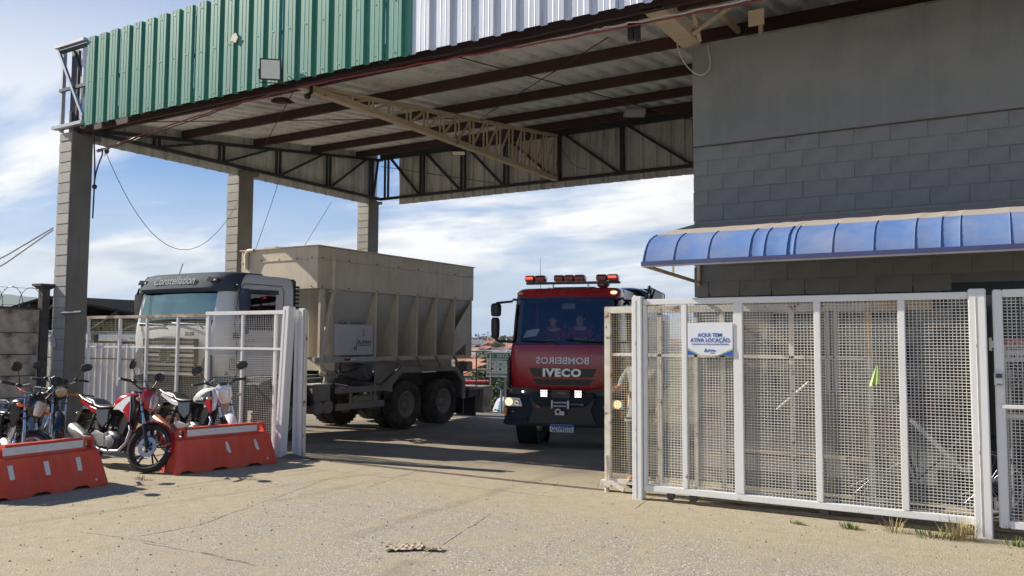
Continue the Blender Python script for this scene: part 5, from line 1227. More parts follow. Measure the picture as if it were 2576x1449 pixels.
# sloping sides (V) and ends
sx0, sx1 = -12.95, -11.92
q = MB()
q.loft([[Vector((HX0+.05, 11.72, 2.77)), Vector((HX1-.05, 11.72, 2.77)), Vector((HX1-.05, 17.0, 2.77)), Vector((HX0+.05, 17.0, 2.77))], [Vector((sx0, 12.9, 1.36)), Vector((sx1, 12.9, 1.36)), Vector((sx1, 16.6, 1.36)), Vector((sx0, 16.6, 1.36))]]); part('sloped_bin', q, m_hop2, vt, smooth=False)
q = MB(); q.bb(sx0+.05, sx1-.05, 12.8, 17.0, 1.12, 1.36); part('conveyor_trough', q, m_hop, vt)
for s, XX, xi in ((1, HX1, sx1), (-1, HX0, sx0)):
    for yy in (13.37, 14.08, 14.78, 15.5, 16.24, 16.96):
        q = MB()
        if yy > 16.9: q.prism([(XX-s*.01, 2.77), (XX-s*.01, 1.42), (xi-s*.3, 1.42), (xi-s*.3, 2.77)], 'y', yy-.01, yy+.01)
        else: q.prism([(XX-s*.05, 2.77), (XX-s*.02, 2.77), (XX-s*.02, 1.42), (xi, 1.38), (xi-s*.02, 1.5), (XX-s*.15, 2.74)], 'y', yy-.006, yy+.006)
        q.bb(XX-s*.035, XX, yy-.022, yy+.022, 1.40, 2.765); part('gusset_rib', q, m_hop, vt)
    q = MB(); q.bb(XX-s*.03, XX-s*.10, 13.40, 17.0, 1.33, 1.42); part('bin_sill', q, m_hop, vt)
q = MB(); q.prism([(16.26, 1.44), (16.26, 2.0), (16.98, 2.76), (16.98, 1.36), (16.76, 1.36), (16.76, 1.70)], 'x', HX1-.03, HX1-.015); part('rear_side_plate', q, m_hop, vt)
q = MB(); q.bb(HX0+.1, HX1-.1, 16.98, 17.03, 1.36, 2.77); part('rear_plate', q, m_hop, vt)
# front bulkhead frame
q = MB(); q.bb(HX1-.06, HX1, 11.72, 11.84, 1.42, 2.77); q.bb(HX0, HX0+.06, 11.72, 11.84, 1.42, 2.77); part('front_post', q, m_hop, vt)
q = MB(); q.prism([(11.8, 1.42), (12.14, 1.42), (12.14, 2.77), (11.8, 2.77)], 'x', HX1-.40, HX1-.38); part('front_side_sheet', q, m_hop, vt)
q = MB(); q.bb(HX1-.12, HX1-.04, 12.06, 12.12, 1.42, 2.77); part('inner_post', q, m_hop, vt)
# white tank cabinet with lettering
cbx = part('water_cabinet', MB().bb(HX1-.55, HX1-.02, 12.14, 13.31, 1.46, 2.08), mat('cabinet_white', (.50, .50, .49), .5, var=.04, bump=.03, dirt=.5, dirtc=(.25, .22, .18), dscale=1.6, dlo=.55, dhi=.75), vt, bevel=.01)
text('cabinet_lettering', 'AUPAVI', m_txtk, vt, (HX1-.017, 13.03, 1.715), (R(90), 0, R(90)), .115, .001, bold=.002, width=.40)
text('cabinet_lettering', 'PAVIMENTAÇÃO ASFÁLTICA', m_txtk, vt, (HX1-.017, 13.04, 1.655), (R(90), 0, R(90)), .035, .001, width=.38)
q = MB(); q.tube([(HX1-.018, 12.815, 1.80), (HX1-.018, 12.80, 1.66), (HX1-.018, 12.775, 1.58), (HX1-.018, 12.735, 1.575), (HX1-.018, 12.72, 1.61), (HX1-.018, 12.745, 1.635)], [.005, .009, .012, .012, .009, .005], 6); part('letter_swash', q, m_txtk, vt)
q = MB(); q.bb(HX1-.02, HX1+.008, 12.98, 13.02, 1.84, 2.0); part('cabinet_latch', q, m_galv, vt)
q = MB()
for i in range(14): q.ell((HX1-.3+rnd.uniform(-.2, .2), 12.55+.05*i, 2.10+rnd.uniform(0, .03)), (.06, .05, .03), 7, 5)
part('spilled_mortar', q, m_frame, vt, kind='stuff')
q = MB(); q.bb(HX1-.08, HX1+.0, 11.6, 13.44, 1.32, 1.425); bm_ = part('side_beam', q, mat('pale_beam', (.42, .42, .41), .6, var=.08, dirt=.4), vt, bevel=.006)
def reflect(y0, z0, wd, h, par=None, tilt=0):
    q = MB(); q.bb(HX1, HX1+.006, y0, y0+wd/2, z0, z0+h); part('red_marker', q, m_redl, vt)
    q = MB(); q.bb(HX1, HX1+.006, y0+wd/2+.001, y0+wd, z0, z0+h); part('white_marker', q, m_tape, vt)
reflect(12.42, 1.35, .34, .045); reflect(15.1, 1.075, .28, .05)
q = MB(); q.tube([(HX1+.02, 12.05, 3.42), (HX1+.02, 12.05, 2.7), (HX1-.01, 11.98, 2.3), (HX1-.0, 11.80, 1.5), (HX1, 11.76, 1.35), (HX1-.01, 11.82, 1.2), (HX1-.05, 11.95, 1.13)], [.05, .05, .05, .048, .048, .048, .04], 12); pp = part('delivery_pipe', q, m_hop, vt)
for z in (3.36, 2.72): q = MB(); q.bb(HX1-.0, HX1+.08, 11.94, 12.16, z-.02, z+.02); part('pipe_clamp', q, m_hop, pp)
q = MB(); q.tube([(-13.30, 11.60, 3.20), (-13.30, 11.58, 3.50), (-13.24, 11.58, 3.57), (-13.10, 11.60, 3.57)], .045, 10); part('vent_elbow', q, m_hop, vt)
q = MB(); q.bb(-13.05, -12.7, 11.8, 12.2, 3.60, 3.66); part('manhole', q, m_hop, vt, bevel=.01)
# pumps and hydraulics under the cabinet
q = MB()
for c, r_ in (((-11.5, 12.0, 1.12), .09), ((-11.5, 12.15, 1.02), .10), ((-11.55, 12.3, 1.1), .07), ((-11.48, 12.05, .95), .06)): q.ell(c, (r_, r_*1.2, r_), 10, 7)
part('valve_block', q, m_frame, vt)
q = MB(); q.tube([(-11.75, 13.18, 1.10), (-11.42, 13.18, 1.10)], .17, 20); q.tube([(-11.42, 13.18, 1.10), (-11.38, 13.18, 1.10)], .13, 20); part('pump', q, m_chas, vt)
q = MB(); q.tube([(-11.75, 12.9, 1.12), (-11.52, 12.9, 1.12)], .13, 18); part('pump', q, m_chas, vt)
for pts in (((-11.5, 12.2, 1.05), (-11.46, 12.3, .8), (-11.5, 12.1, .75)), ((-11.5, 11.95, 1.1), (-11.45, 11.9, .85), (-11.5, 12.1, .8)), ((-11.55, 12.3, 1.1), (-11.5, 12.7, 1.12), (-11.5, 13.0, 1.2)), ((-11.5, 12.5, 1.3), (-11.48, 12.4, 1.1), (-11.5, 12.3, 1.1))):
    q = MB(); q.tube(pts, .018, 6); part('hose', q, m_dkm, vt)
q = MB(); q.bb(-12.1, -11.8, 11.4, 17.3, .72, 1.0); q.bb(-13.4, -13.1, 11.4, 17.3, .72, 1.0); q.bb(-13.2, -12.0, 11.5, 11.6, .75, 1.0); q.bb(-13.2, -12.0, 14, 14.1, .75, 1.0); q.bb(-13.0, -12.2, 9.7, 17.2, .62, .9); part('chassis', q, m_chas, vt)
# battery box, air tanks, guards
part('battery_box', MB().bb(-11.75, -11.38, 11.60, 12.08, .58, .90), m_frame, vt, bevel=.02)
q = MB(); q.bb(-11.77, -11.36, 11.58, 12.1, .895, .915); part('battery_cover', q, m_cabw, vt)
for yy in (11.77, 12.04):
    q = MB(); q.tube([(-11.38, yy, .46), (-11.40, yy, .46), (-12.0, yy, .46)], [.11, .135, .135], 20); part('air_tank', q, m_frame, vt)
q = MB(); q.tube([(-11.46, 12.9, .55), (-11.46, 13.5, .55)], .09, 14); part('fuel_cylinder', q, m_frame, vt)
q = MB(); q.tube([(-11.44, 12.7, .72), (-11.44, 13.5, .70)], .018, 6); part('red_line', q, m_redl, vt)
for z0, z1, y0, y1 in ((.70, .82, 12.20, 13.85), (.37, .50, 12.22, 13.68)):
    q = MB(); q.bb(-11.39, -11.35, y0, y1, z0, z1); part('side_guard_rail', q, m_frame, vt, bevel=.006)
for yy, w in ((12.62, .06), (13.25, .03), (13.38, .04)):
    q = MB(); q.bb(-11.385, -11.36, yy, yy+w, .48, .72); part('side_guard_post', q, m_frame, vt)
q = MB(); q.bar((-11.37, 12.55, .80), (-12.0, 12.0, .95), .1, .10); q.bar((-11.37, 13.6, .80), (-12.1, 12.9, .95), .08, .08); part('guard_strut', q, m_chas, vt)
# mudguard
out_p = [(13.66, .70), (13.66, .87), (13.72, .87), (14.24, 1.19), (16.36, 1.15), (16.72, .80), (16.72, .37)]
in_p = [(16.62, .37), (16.62, .76), (16.30, 1.05), (14.28, 1.06), (13.93, .80), (13.93, .66)]
q = MB(); q.prism(out_p+in_p, 'x', HX1-.05, HX1+.01); part('mudguard_band', q, m_frame, vt, bevel=.006)
q = MB(); q.loft([[Vector((x, y, z)) for y, z in ((13.90, .60), (13.93, .80), (14.28, 1.07), (16.30, 1.06), (16.62, .77), (16.66, .40))] for x in (HX1-.02, HX1-.62)], False, False); part('mudguard_skin', q, m_chas, vt)
q = MB(); q.prism([(13.45, .75), (13.45, 1.28), (14.2, 1.28), (14.24, 1.18), (13.66, .86)], 'x', HX1-.10, HX1-.08); part('front_mud_panel', q, m_frame, vt)
q = MB(); q.bb(HX1-.45, HX1-.1, 13.62, 13.66, .30, .78); part('front_mudflap', q, m_chas, vt)
q = MB(); q.bb(HX1-.75, HX1-.05, 16.70, 16.73, .0, .62); part('rear_mudflap', q, m_blk, vt)
for yy in (14.08, 14.78, 15.5, 16.24):
    q = MB(); q.bar((HX1-.02, yy, 1.42), (HX1-.02, yy+.22, 1.17), .04, .05); part('stay', q, m_frame, vt)
for yy in (14.52, 15.93):
    for s in (-1, 1):
        xo = -11.35-.19 if s > 0 else -13.85+.19
        lab = None
        wheel(vt, (xo, yy, GZ+.53), .53, .29, s, tyre=m_tyred, rim=m_frame, name='rear_wheel')
        wheel(vt, (xo-s*.33, yy, GZ+.53), .53, .29, s, tyre=m_tyred, rim=m_frame, name='inner_rear_wheel')
    q = MB(); q.tube([(-13.6, yy, GZ+.53), (-11.6, yy, GZ+.53)], .11, 12); part('axle', q, m_chas, vt)
# rear platform, discharge chute and rails
part('rear_platform', MB().bb(-13.3, -11.36, 16.95, 17.95, .56, .62), m_frame, vt)
q = MB(); q.bb(-11.9, -11.45, 17.0, 17.6, .36, .56); part('rear_box', q, m_chas, vt, bevel=.02)
q = MB(); q.bb(-12.0, -11.42, 17.28, 17.31, -.1, .42); part('rear_rubber_skirt', q, m_blk, vt)
q = MB(); q.loft([[Vector((x, y, .58)) for x, y in ((-11.75, 17.55), (-11.35, 17.55), (-11.35, 17.95), (-11.75, 17.95))], [Vector((x, y, .36)) for x, y in ((-11.75, 17.5), (-11.33, 17.5), (-11.33, 18.0), (-11.75, 18.0))], [Vector((x, y, .10)) for x, y in ((-11.7, 17.6), (-11.42, 17.6), (-11.42, 17.85), (-11.7, 17.85))], [Vector((x, y, -.05)) for x, y in ((-11.72, 17.6), (-11.38, 17.6), (-11.38, 17.9), (-11.72, 17.9))]]); part('discharge_chute', q, m_frame, vt, smooth=False)
for yy in (17.25, 17.93):
    q = MB(); q.tube([(-11.38, yy, .6), (-11.38, yy, 1.50)], .016, 6); part('rail_post', q, m_frame, vt)
for z in (1.50, 1.03):
    q = MB(); q.tube([(-11.38, 16.95, z), (-11.38, 17.88, z), (-11.44, 17.95, z), (-13.2, 17.95, z)], .016, 6); part('hand_rail', q, m_frame, vt)
q = MB(); q.bb(-11.9, -11.55, 17.05, 17.35, 1.0, 1.25); part('control_box', q, m_frame, vt, bevel=.02)
# ================================================================ WATER BARRIERS
def barrier(p0, p1, label, worn):
    p0, p1 = Vector(p0), Vector(p1); d = p1-p0; L_ = d.length; c = (p0+p1)/2
    t = thing('road_barrier', label, 'road barrier', (c.x, c.y, zg(c.x, c.y)), math.atan2(d.y, d.x), 'orange red plastic barriers in front of the motorcycles', world=False)
    h = L_/2; n_ = 49; rings = []
    # section in local y/z; local -y is the face towards the driveway
    sec = [(-.235, .0), (-.235, .05), (-.215, .10), (-.14, .36), (-.125, .42), (-.085, .435), (-.075, .46), (-.07, .555), (-.055, .575), (.055, .575), (.07, .555), (.075, .46), (.085, .435), (.125, .42), (.14, .36), (.215, .10), (.235, .05), (.235, .0)]
    for i in range(n_):
        u = i/(n_-1); x = -h+L_*u; ring = []
        endf = min(1, min(u, 1-u)*22)
        for y, z in sec:
            inset = .0
            if .12 < z < .40:   # pressed panels
                inset = .012*(1 if (.10 < u < .30 or .38 < u < .60 or .68 < u < .90) else 0)
            bot = 0
            if z < .03:
                f = math.sin(u*math.pi*6); bot = .035*max(0, min(1, f*1.6)) if .06 < u < .94 else 0
            topcut = 1 if z > .43 else 0
            xx = x
            if z > .43: xx = max(-h+.10, min(h-.10, x)) if False else x
            taper = .10*(z/.575)   # ends lean in
            xx = (x/h)*(h-taper)
            ring.append(Vector((xx, (y-math.copysign(inset, y))*(.93+.07*endf), z+bot)))
        rings.append(ring)
    body_ = MB()
    body_.loft([[v for v in r_] for r_ in rings])
    # lower the top at both ends to leave the handle lugs
    for k, v in enumerate(body_.v):
        if v[2] > .44 and abs(v[0]) > h-.10-.135: body_.v[k] = (v[0], v[1], .445)
    part('body', body_, m_barr, t, bevel=0, ang=32)
    for s in (-1, 1):
        q = MB(); x0 = s*(h-.235+.02); x1 = s*(h-.105)
        q.bb(min(x0, x1), max(x0, x1), -.05, .05, .54, .575); q.bb(x1-.02, x1+.02, -.05, .05, .44, .545); q.bb(x0-.015, x0+.015, -.05, .05, .44, .545)
        part('handle_lug', q, m_barr, t, bevel=.008)
        q = MB(); q.bb(s*(h-.03)-.03, s*(h-.03)+.03, -.025, .025, .04, .40); part('end_rib', q, m_barr, t, bevel=.01)
    q = MB(); q.ell((-h+.02, -.02, .32), (.02, .02, .02), 8, 6); q.tube([(-h+.01, -.03, .32), (-h-.03, -.07, .30), (-h-.02, -.1, .29)], .006, 6); part('coupling_pin', q, m_galv, t)
    a = Vector((-.14, .36)); 
    def onface(z): return -lerp_tab(z, [(.05, .235), (.10, .215), (.36, .14), (.42, .125)])
    q = MB(); q.bb(-h+.22, h-.25, -.079, -.0745, .463, .548); part('top_tape', q, m_tape, t)
    for x in worn['x']:
        z0, z1 = .15, .36
        y0, y1 = onface(z0)-.001, onface(z1)-.001
        if worn['torn']:
            poly = [(x-.030, z1-.01), (x-.006, z1), (x+.012, z1-.05), (x+.05, z0+.02), (x+.045, z0), (x+.01, z0+.05), (x-.025, z0+.10)]
        else: poly = [(x-.035, z1), (x+.02, z1), (x+.035, z0), (x-.02, z0)]
        f = lambda px, pz, o: Vector((px, onface(pz)+.010-o, pz))
        n2 = len(poly); q = MB(); q.add([f(a_, b_, .0) for a_, b_ in poly]+[f(a_, b_, .005) for a_, b_ in poly], [tuple(range(n2)), tuple(range(n2, 2*n2))]+[(i, (i+1) % n2, (i+1) % n2+n2, i+n2) for i in range(n2)]); part('tape_mark', q, m_tape, t)
    q = MB(); q.ell((h-.16, -.225, .085), (.014, .01, .014), 8, 6); part('drain_plug', q, m_tape, t)
    return t
barrier((-9.53, 4.72, 0), (-9.56, 6.12, 0), 'barrier at the left edge of the photo with clean straight reflective strips', dict(x=(-.42, -.02, .36), torn=False))
barrier((-9.47, 7.03, 0), (-9.18, 8.50, 0), 'barrier by the leaning white post with worn torn reflective strips', dict(x=(.02, .45), torn=True))

# ================================================================ MOTORCYCLES (local frame: x forward, y left, z up)
def motorcycle(label, loc, heading, steer, lean, C, spoke=False, rnd_head=False, shroud=None, tank2=None, fender=None, muff=None, wheelrim=None, tag_=None):
    t = thing('motorcycle', label, 'motorcycle', (loc[0], loc[1], zg(loc[0], loc[1])), 0, 'motorcycles parked behind the plastic barriers', world=False)
    t.rotation_euler = (R(lean), 0, R(heading)); t.scale = (1.05, 1.05, 1.05)
    fender = fender or C; muff = muff or m_alu; wheelrim = wheelrim or m_blk
    FA = Vector((.655, 0, .305)); HT = Vector((.33, 0, .98)); axv = (HT-FA).normalized()
    SM = Matrix.Translation(HT) @ Matrix.Rotation(R(steer), 4, axv) @ Matrix.Translation(-HT)
    def P(n_, q, m, par=None, st=False, **k):
        if st: q.xf(SM)
        return part(n_, q, m, par or t, **k)
    def wh(c, nm, st):
        q = MB(); q.lathe([(-.035, .245), (-.05, .262), (-.047, .285), (-.025, .303), (0, .308), (.025, .303), (.047, .285), (.05, .262), (.035, .245), (-.035, .245)], c, (0, 1, 0), 36, cap=False)
        for k in range(44):
            a = 6.283*k/44
            for s in (-1, 1): q.box(Vector(c)+Vector((math.cos(a)*.304, s*.022, math.sin(a)*.304)), (.012, .022, .008), Matrix.Rotation(-a, 3, 'Y'))
        w_ = P(nm, q, m_tyre, st=st)
        q = MB(); q.lathe([(-.034, .247), (-.034, .232), (0, .222), (.034, .232), (.034, .247)], c, (0, 1, 0), 36, cap=False)
        P('rim', q, m_galv if spoke else wheelrim, w_, st=st)
        q = MB(); q.lathe([(-.06, .0), (-.06, .03), (-.04, .055), (.04, .055), (.06, .03), (.06, .0)], c, (0, 1, 0), 16); P('hub', q, m_alu if spoke else wheelrim, w_, st=st)
        if spoke:
            q = MB()
            for k in range(28):
                a = 6.283*k/28; b = a+(.35 if k % 2 else -.35); s = 1 if k % 4 < 2 else -1
                q.tube([Vector(c)+Vector((math.cos(a)*.05, s*.03, math.sin(a)*.05)), Vector(c)+Vector((math.cos(b)*.226, 0, math.sin(b)*.226))], .0025, 4)
            P('spokes', q, m_galv, w_, st=st, kind='stuff')
        else:
            for k in range(5):
                q = MB()
                for o in (-.13, .13):
                    a = 6.283*k/5+.3; b = a+o*1.15; q.bar(Vector(c)+Vector((math.cos(a)*.04, 0, math.sin(a)*.04)), Vector(c)+Vector((math.cos(b)*.228, 0, math.sin(b)*.228)), .014, .02, (0, 1, 0))
                P('spoke', q, wheelrim, w_, st=st)
        if nm == 'front_wheel':
            q = MB(); q.lathe([(-.004, .075), (-.004, .125), (.004, .125), (.004, .075), (-.004, .075)], Vector(c)+Vector((0, -.075, 0)), (0, 1, 0), 30, cap=False)
            for k in range(6):
                a = 6.283*k/6; q.bar(Vector(c)+Vector((math.cos(a)*.03, -.07, math.sin(a)*.03)), Vector(c)+Vector((math.cos(a+.2)*.085, -.075, math.sin(a+.2)*.085)), .012, .006, (0, 1, 0))
            P('brake_disc', q, m_chr if False else m_galv, w_, st=st)
        return w_
    wh((.655, 0, .305), 'front_wheel', True); wh((-.655, 0, .305), 'rear_wheel', False)
    # fork
    for s in (-1, 1):
        o = Vector((0, s*.085, 0))
        q = MB(); q.tube([FA+o+axv*.0, FA+o+axv*.30], .023, 10); P('fork_slider', q, m_blk if not spoke else m_alu, st=True)
        q = MB(); q.tube([FA+o+axv*.30, HT+o+axv*.02], .016, 10); P('fork_tube', q, m_chr, st=True)
        q = MB(); q.tube([FA+o+axv*.46, FA+o+axv*.475], .024, 10); P('dust_seal', q, m_blk, st=True)
    q = MB(); q.bb(.27, .38, -.11, .11, .955, .975); q.bb(.32, .43, -.11, .11, .80, .82); P('fork_yoke', q, m_blk, st=True, bevel=.005)
    q = MB(); q.bb(.60, .70, -.06, -.03, .30, .44); P('brake_caliper', q, m_dkm, st=True, bevel=.01)
    # front fender
    q = MB(); rows = []
    for a in [R(x) for x in range(-5, 150, 9)]:
        rows.append([Vector((.655-.0+math.cos(a)*(.335-.02*abs(b)**2), b*.062, .305+math.sin(a)*(.335-.03*b*b))) for b in (-1, -.8, -.4, 0, .4, .8, 1)])
    q.grid(rows); P('front_fender', q, fender, st=True)
    # handlebar, grips, levers, mirrors
    q = MB(); q.tube([(.22, -.36, 1.06), (.27, -.24, 1.075), (.33, -.12, 1.02), (.33, .12, 1.02), (.27, .24, 1.075), (.22, .36, 1.06)], .011, 8); hb_ = P('handlebar', q, m_blk if not spoke else m_chr, st=True)
    for s in (-1, 1):
        q = MB(); q.tube([(.275, s*.24, 1.074), (.215, s*.37, 1.06)], .018, 10); P('grip', q, m_blk, hb_, st=True)
        q = MB(); q.tube([(.213, s*.372, 1.06), (.206, s*.388, 1.058)], .020, 10); P('bar_end', q, m_galv, hb_, st=True)
        q = MB(); q.ell((.295, s*.20, 1.075), (.03, .035, .028), 8, 6); q.tube([(.31, s*.2, 1.07), (.32, s*.26, 1.06), (.27, s*.37, 1.05)], .006, 6); P('lever', q, m_dkm, hb_, st=True)
        q = MB(); q.tube([(.29, s*.20, 1.09), (.30, s*.235, 1.16), (.28, s*.29, 1.245)], .006, 6); P('mirror_stem', q, m_blk, hb_, st=True)
        q = MB(); B3 = Euler((R(8), R(0), R(-12*s))).to_matrix(); oc = [Vector((.0, a, b)) for a, b in ((-.06, -.02), (-.045, .03), (.0, .045), (.05, .035), (.065, .0), (.045, -.035), (-.02, -.045))]
        q.loft([[B3 @ (v*k*1.4+Vector((dx, 0, 0)))+Vector((.275, s*.315, 1.27)) for v in oc] for k, dx in ((.9, -.008), (1.0, .0), (.8, .022), (.3, .032))]); P('mirror', q, m_blk, hb_, st=True)
        q = MB(); q.tube([(.43, s*.09, .86), (.43, s*.17, .86)], .008, 6); q.ell((.435, s*.205, .86), (.035, .042, .024), 10, 6); P('turn_signal', q, m_amber if spoke else m_olens, st=True)
        q = MB(); q.tube([(-.80, s*.05, .66), (-.80, s*.12, .66)], .008, 6); q.ell((-.80, s*.145, .66), (.03, .035, .022), 10, 6); P('rear_turn_signal', q, m_amber if spoke else m_olens)
    for pts in (((.31, -.2, 1.07), (.42, -.18, 1.12), (.46, -.1, 1.0), (.42, -.09, .75), (.55, -.09, .5)), ((.31, .2, 1.07), (.44, .15, 1.1), (.45, .05, .95), (.3, .03, .8)), ((.30, -.18, 1.06), (.40, -.1, 1.12), (.40, 0, 1.0), (.28, -.02, .82))):
        q = MB(); q.tube(pts, .005, 5); P('cable', q, m_blk, st=True)
    # headlight and clocks
    if rnd_head:
        q = MB(); q.lathe([(-.09, .02), (-.08, .06), (-.03, .085), (.02, .09), (.03, .088)], (.46, 0, .90), (1, 0, -.12), 24); h_ = P('headlight', q, m_blk, st=True)
        q = MB(); q.lathe([(0, .080), (.012, .065), (.020, .03), (.022, .001)], (.488, 0, .897), (1, 0, -.12), 24); P('lens', q, m_olens, h_, st=True)
        for s in (-1, 1): q = MB(); q.tube([(.36, s*.05, 1.01), (.34, s*.05, 1.06)], .045, 14); P('clock', q, m_blk, st=True)
    else:
        def hr(x, w, zt, zb): return [Vector((x, a*w, b)) for a, b in ((-.55, zb), (-1, zb+(zt-zb)*.45), (-.95, zt-.03), (-.5, zt), (.5, zt), (.95, zt-.03), (1, zb+(zt-zb)*.45), (.55, zb))]
        q = MB(); q.loft([hr(.33, .09, 1.02, .80), hr(.42, .115, 1.04, .78), hr(.49, .105, 1.0, .76), hr(.51, .09, .97, .77)]); h_ = P('headlight_cowl', q, C, st=True, bevel=.006)
        q = MB(); q.loft([[Vector((x, a*w, b)) for a, b in ((-.6, .785), (-1, .90), (-.85, .955), (.85, .955), (1, .90), (.6, .785))] for x, w in ((.505, .085), (.525, .078), (.535, .05))]); P('lens', q, m_lens, h_, st=True, bevel=.004)
        q = MB(); q.prism([(-.06, 1.0), (.06, 1.0), (.045, 1.06), (-.045, 1.06)], 'x', .43, .455); P('cowl_top', q, m_blk, h_, st=True, bevel=.004)
        q = MB(); q.bb(.33, .42, -.06, .06, 1.0, 1.045); P('clock', q, m_blk, st=True, bevel=.01)
    # tank
    def sec(x, w, zt, zb, p=.8): return [Vector((x, w*math.copysign(abs(math.cos(a))**p, math.cos(a)), (zt+zb)/2+(zt-zb)/2*math.copysign(abs(math.sin(a))**p, math.sin(a)))) for a in [6.283*k/20 for k in range(20)]]
    q = MB(); q.loft([sec(.30, .05, .93, .82), sec(.27, .10, .955, .79), sec(.18, .145, .975, .76), sec(.05, .15, .965, .74), sec(-.07, .12, .91, .73), sec(-.15, .085, .85, .73), sec(-.17, .05, .82, .75)]); tk = P('fuel_tank', q, C, ang=60)
    q = MB(); q.tube([(.12, 0, .97), (.12, 0, .988)], .035, 16); P('fuel_cap', q, m_chr, tk)
    if tank2:
        for s in (-1, 1):
            q = MB(); q.prism([(.30, .93), (.20, .90), (.02, .80), (-.02, .74), (.10, .745), (.24, .70), (.36, .60), (.34, .78)], 'y', s*.148, s*.158); P('tank_wing', q, tank2, tk, bevel=.004)
            q = MB(); q.prism([(.31, .86), (.24, .80), (.20, .74), (.36, .60)], 'y', s*.158, s*.166); P('wing_decal', q, C if C is not m_whp else m_redp, tk)
    if shroud:
        for s in (-1, 1):
            q = MB(); q.prism([(.36, .92), (.22, .93), (.14, .80), (.30, .62), (.40, .66), (.42, .80)], 'y', s*.115, s*.145); P('radiator_shroud', q, shroud, bevel=.006)
    # seat
    q = MB(); q.loft([sec(-.12, .06, .80, .75), sec(-.20, .115, .80, .72), sec(-.35, .14, .79, .72), sec(-.48, .14, .81, .73), sec(-.56, .12, .865, .77), sec(-.70, .105, .885, .80), sec(-.82, .07, .885, .83)]); P('seat', q, m_blk if not spoke else m_blkg, ang=70)
    # side panels, tail
    for s in (-1, 1):
        q = MB(); q.prism([(-.16, .74), (-.44, .73), (-.40, .60), (-.24, .50), (-.14, .58)], 'y', s*.10, s*.13); P('side_panel', q, m_visor if tank2 else C, bevel=.008)
        q = MB(); q.prism([(-.38, .745), (-.86, .86), (-.88, .82), (-.60, .70), (-.42, .66)], 'y', s*.085, s*.11); P('tail_panel', q, C, bevel=.006)
        q = MB(); q.tube([(-.55, s*.13, .80), (-.80, s*.12, .86), (-.92, s*.10, .90), (-.92, 0, .90)], .010, 6); P('grab_rail', q, m_blk if not spoke else m_chr)
    q = MB(); q.prism([(-.86, .86), (-.93, .82), (-.90, .76), (-.84, .78)], 'y', -.06, .06); P('tail_lamp', q, m_redl, bevel=.006)
    q = MB(); rows = []
    for a in [R(x) for x in range(50, 175, 10)]: rows.append([Vector((-.655+math.cos(a)*.36, b*.085, .33+math.sin(a)*.36)) for b in (-1, -.6, 0, .6, 1)])
    q.grid(rows); q.prism([(-.98, .56), (-.86, .72), (-.80, .72), (-.90, .54)], 'y', -.09, .09); P('rear_fender', q, m_blk)
    # frame
    for pts, r_ in ((((.33, 0, .95), (.30, 0, .70), (.24, 0, .40), (.16, 0, .24), (-.16, 0, .24), (-.22, 0, .36), (-.18, 0, .70)), .018), (((.31, 0, .86), (.0, 0, .74), (-.3, 0, .70)), .02)):
        q = MB(); q.tube(pts, r_, 8); P('frame_tube', q, m_blk)
    for s in (-1, 1):
        q = MB(); q.tube([(-.18, s*.09, .34), (-.655, s*.10, .305)], .018, 8); P('swingarm', q, m_blk)
        q = MB(); q.tube([(-.58, s*.12, .34), (-.44, s*.12, .68)], .016, 8)
        for k in range(10): a = Vector((-.575, s*.12, .36)).lerp(Vector((-.45, s*.12, .64)), k/9); q.tube([a, a+Vector((.003, 0, .012))], .030, 10)
        P('shock_absorber', q, m_chr if spoke else m_blk)
        q = MB(); q.tube([(-.20, s*.11, .68), (-.62, s*.10, .76), (-.78, s*.07, .80)], .012, 6); P('subframe', q, m_blk)
        q = MB(); q.tube([(-.06, s*.12, .26), (-.06, s*.26, .265)], .014, 8); P('footpeg', q, m_blk)
    q = MB(); q.prism([(-.14, .42), (-.34, .46), (-.46, .40), (-.40, .34), (-.20, .24), (-.10, .26)], 'y', -.15, -.125); q.tube([(-.42, -.15, .40), (-.42, -.26, .40)], .013, 8); P('footrest_bracket', q, m_alu, bevel=.005)
    # engine
    q = MB(); q.loft([sec(-.18, .09, .46, .26), sec(-.12, .13, .50, .22), sec(.04, .14, .48, .21), sec(.12, .10, .42, .23)]); eg = P('engine', q, m_alu if spoke else m_dkm)
    for s in (-1, 1):
        q = MB(); q.lathe([(0, .085), (s*.02, .08), (s*.03, .05), (s*.032, .001)], (-.02, s*.13, .34), (0, 1, 0), 20); q.lathe([(0, .05), (s*.018, .045), (s*.02, .001)], (-.12, s*.125, .40), (0, 1, 0), 16); P('crankcase_cover', q, m_alu, eg)
    q = MB(); q.bar((.06, 0, .46), (.16, 0, .66), .13, .12); P('cylinder', q, m_blk, eg)
    for k in range(6):
        c = Vector((.075, 0, .49)).lerp(Vector((.15, 0, .64)), k/5); q = MB(); q.box(c, (.17, .16, .007), Matrix.Rotation(R(27), 3, 'Y')); P('cooling_fin', q, m_alu if spoke else m_dkm, eg)
    q = MB(); q.tube([(-.02, 0, .58), (.07, 0, .60)], .03, 10); q.bb(-.16, -.02, -.07, .07, .52, .66); P('carburettor', q, m_blk, eg)
    # exhaust on the right side
    q = MB(); q.tube([(.18, -.03, .58), (.27, -.06, .50), (.27, -.09, .34), (.18, -.12, .23), (-.05, -.14, .21), (-.22, -.15, .23), (-.34, -.155, .28)], .019, 10); ex = P('exhaust_pipe', q, m_chr if spoke else m_galv)
    q = MB(); q.tube([(-.32, -.16, .27), (-.38, -.165, .30), (-.45, -.17, .33), (-.80, -.18, .46), (-.84, -.18, .475)], [.03, .055, .072, .076, .055], 14); P('muffler', q, muff, ex)
    q = MB(); q.bar((-.42, -.225, .355), (-.66, -.237, .44), .01, .06, (0, 1, 0)); P('heat_shield', q, m_galv, ex)
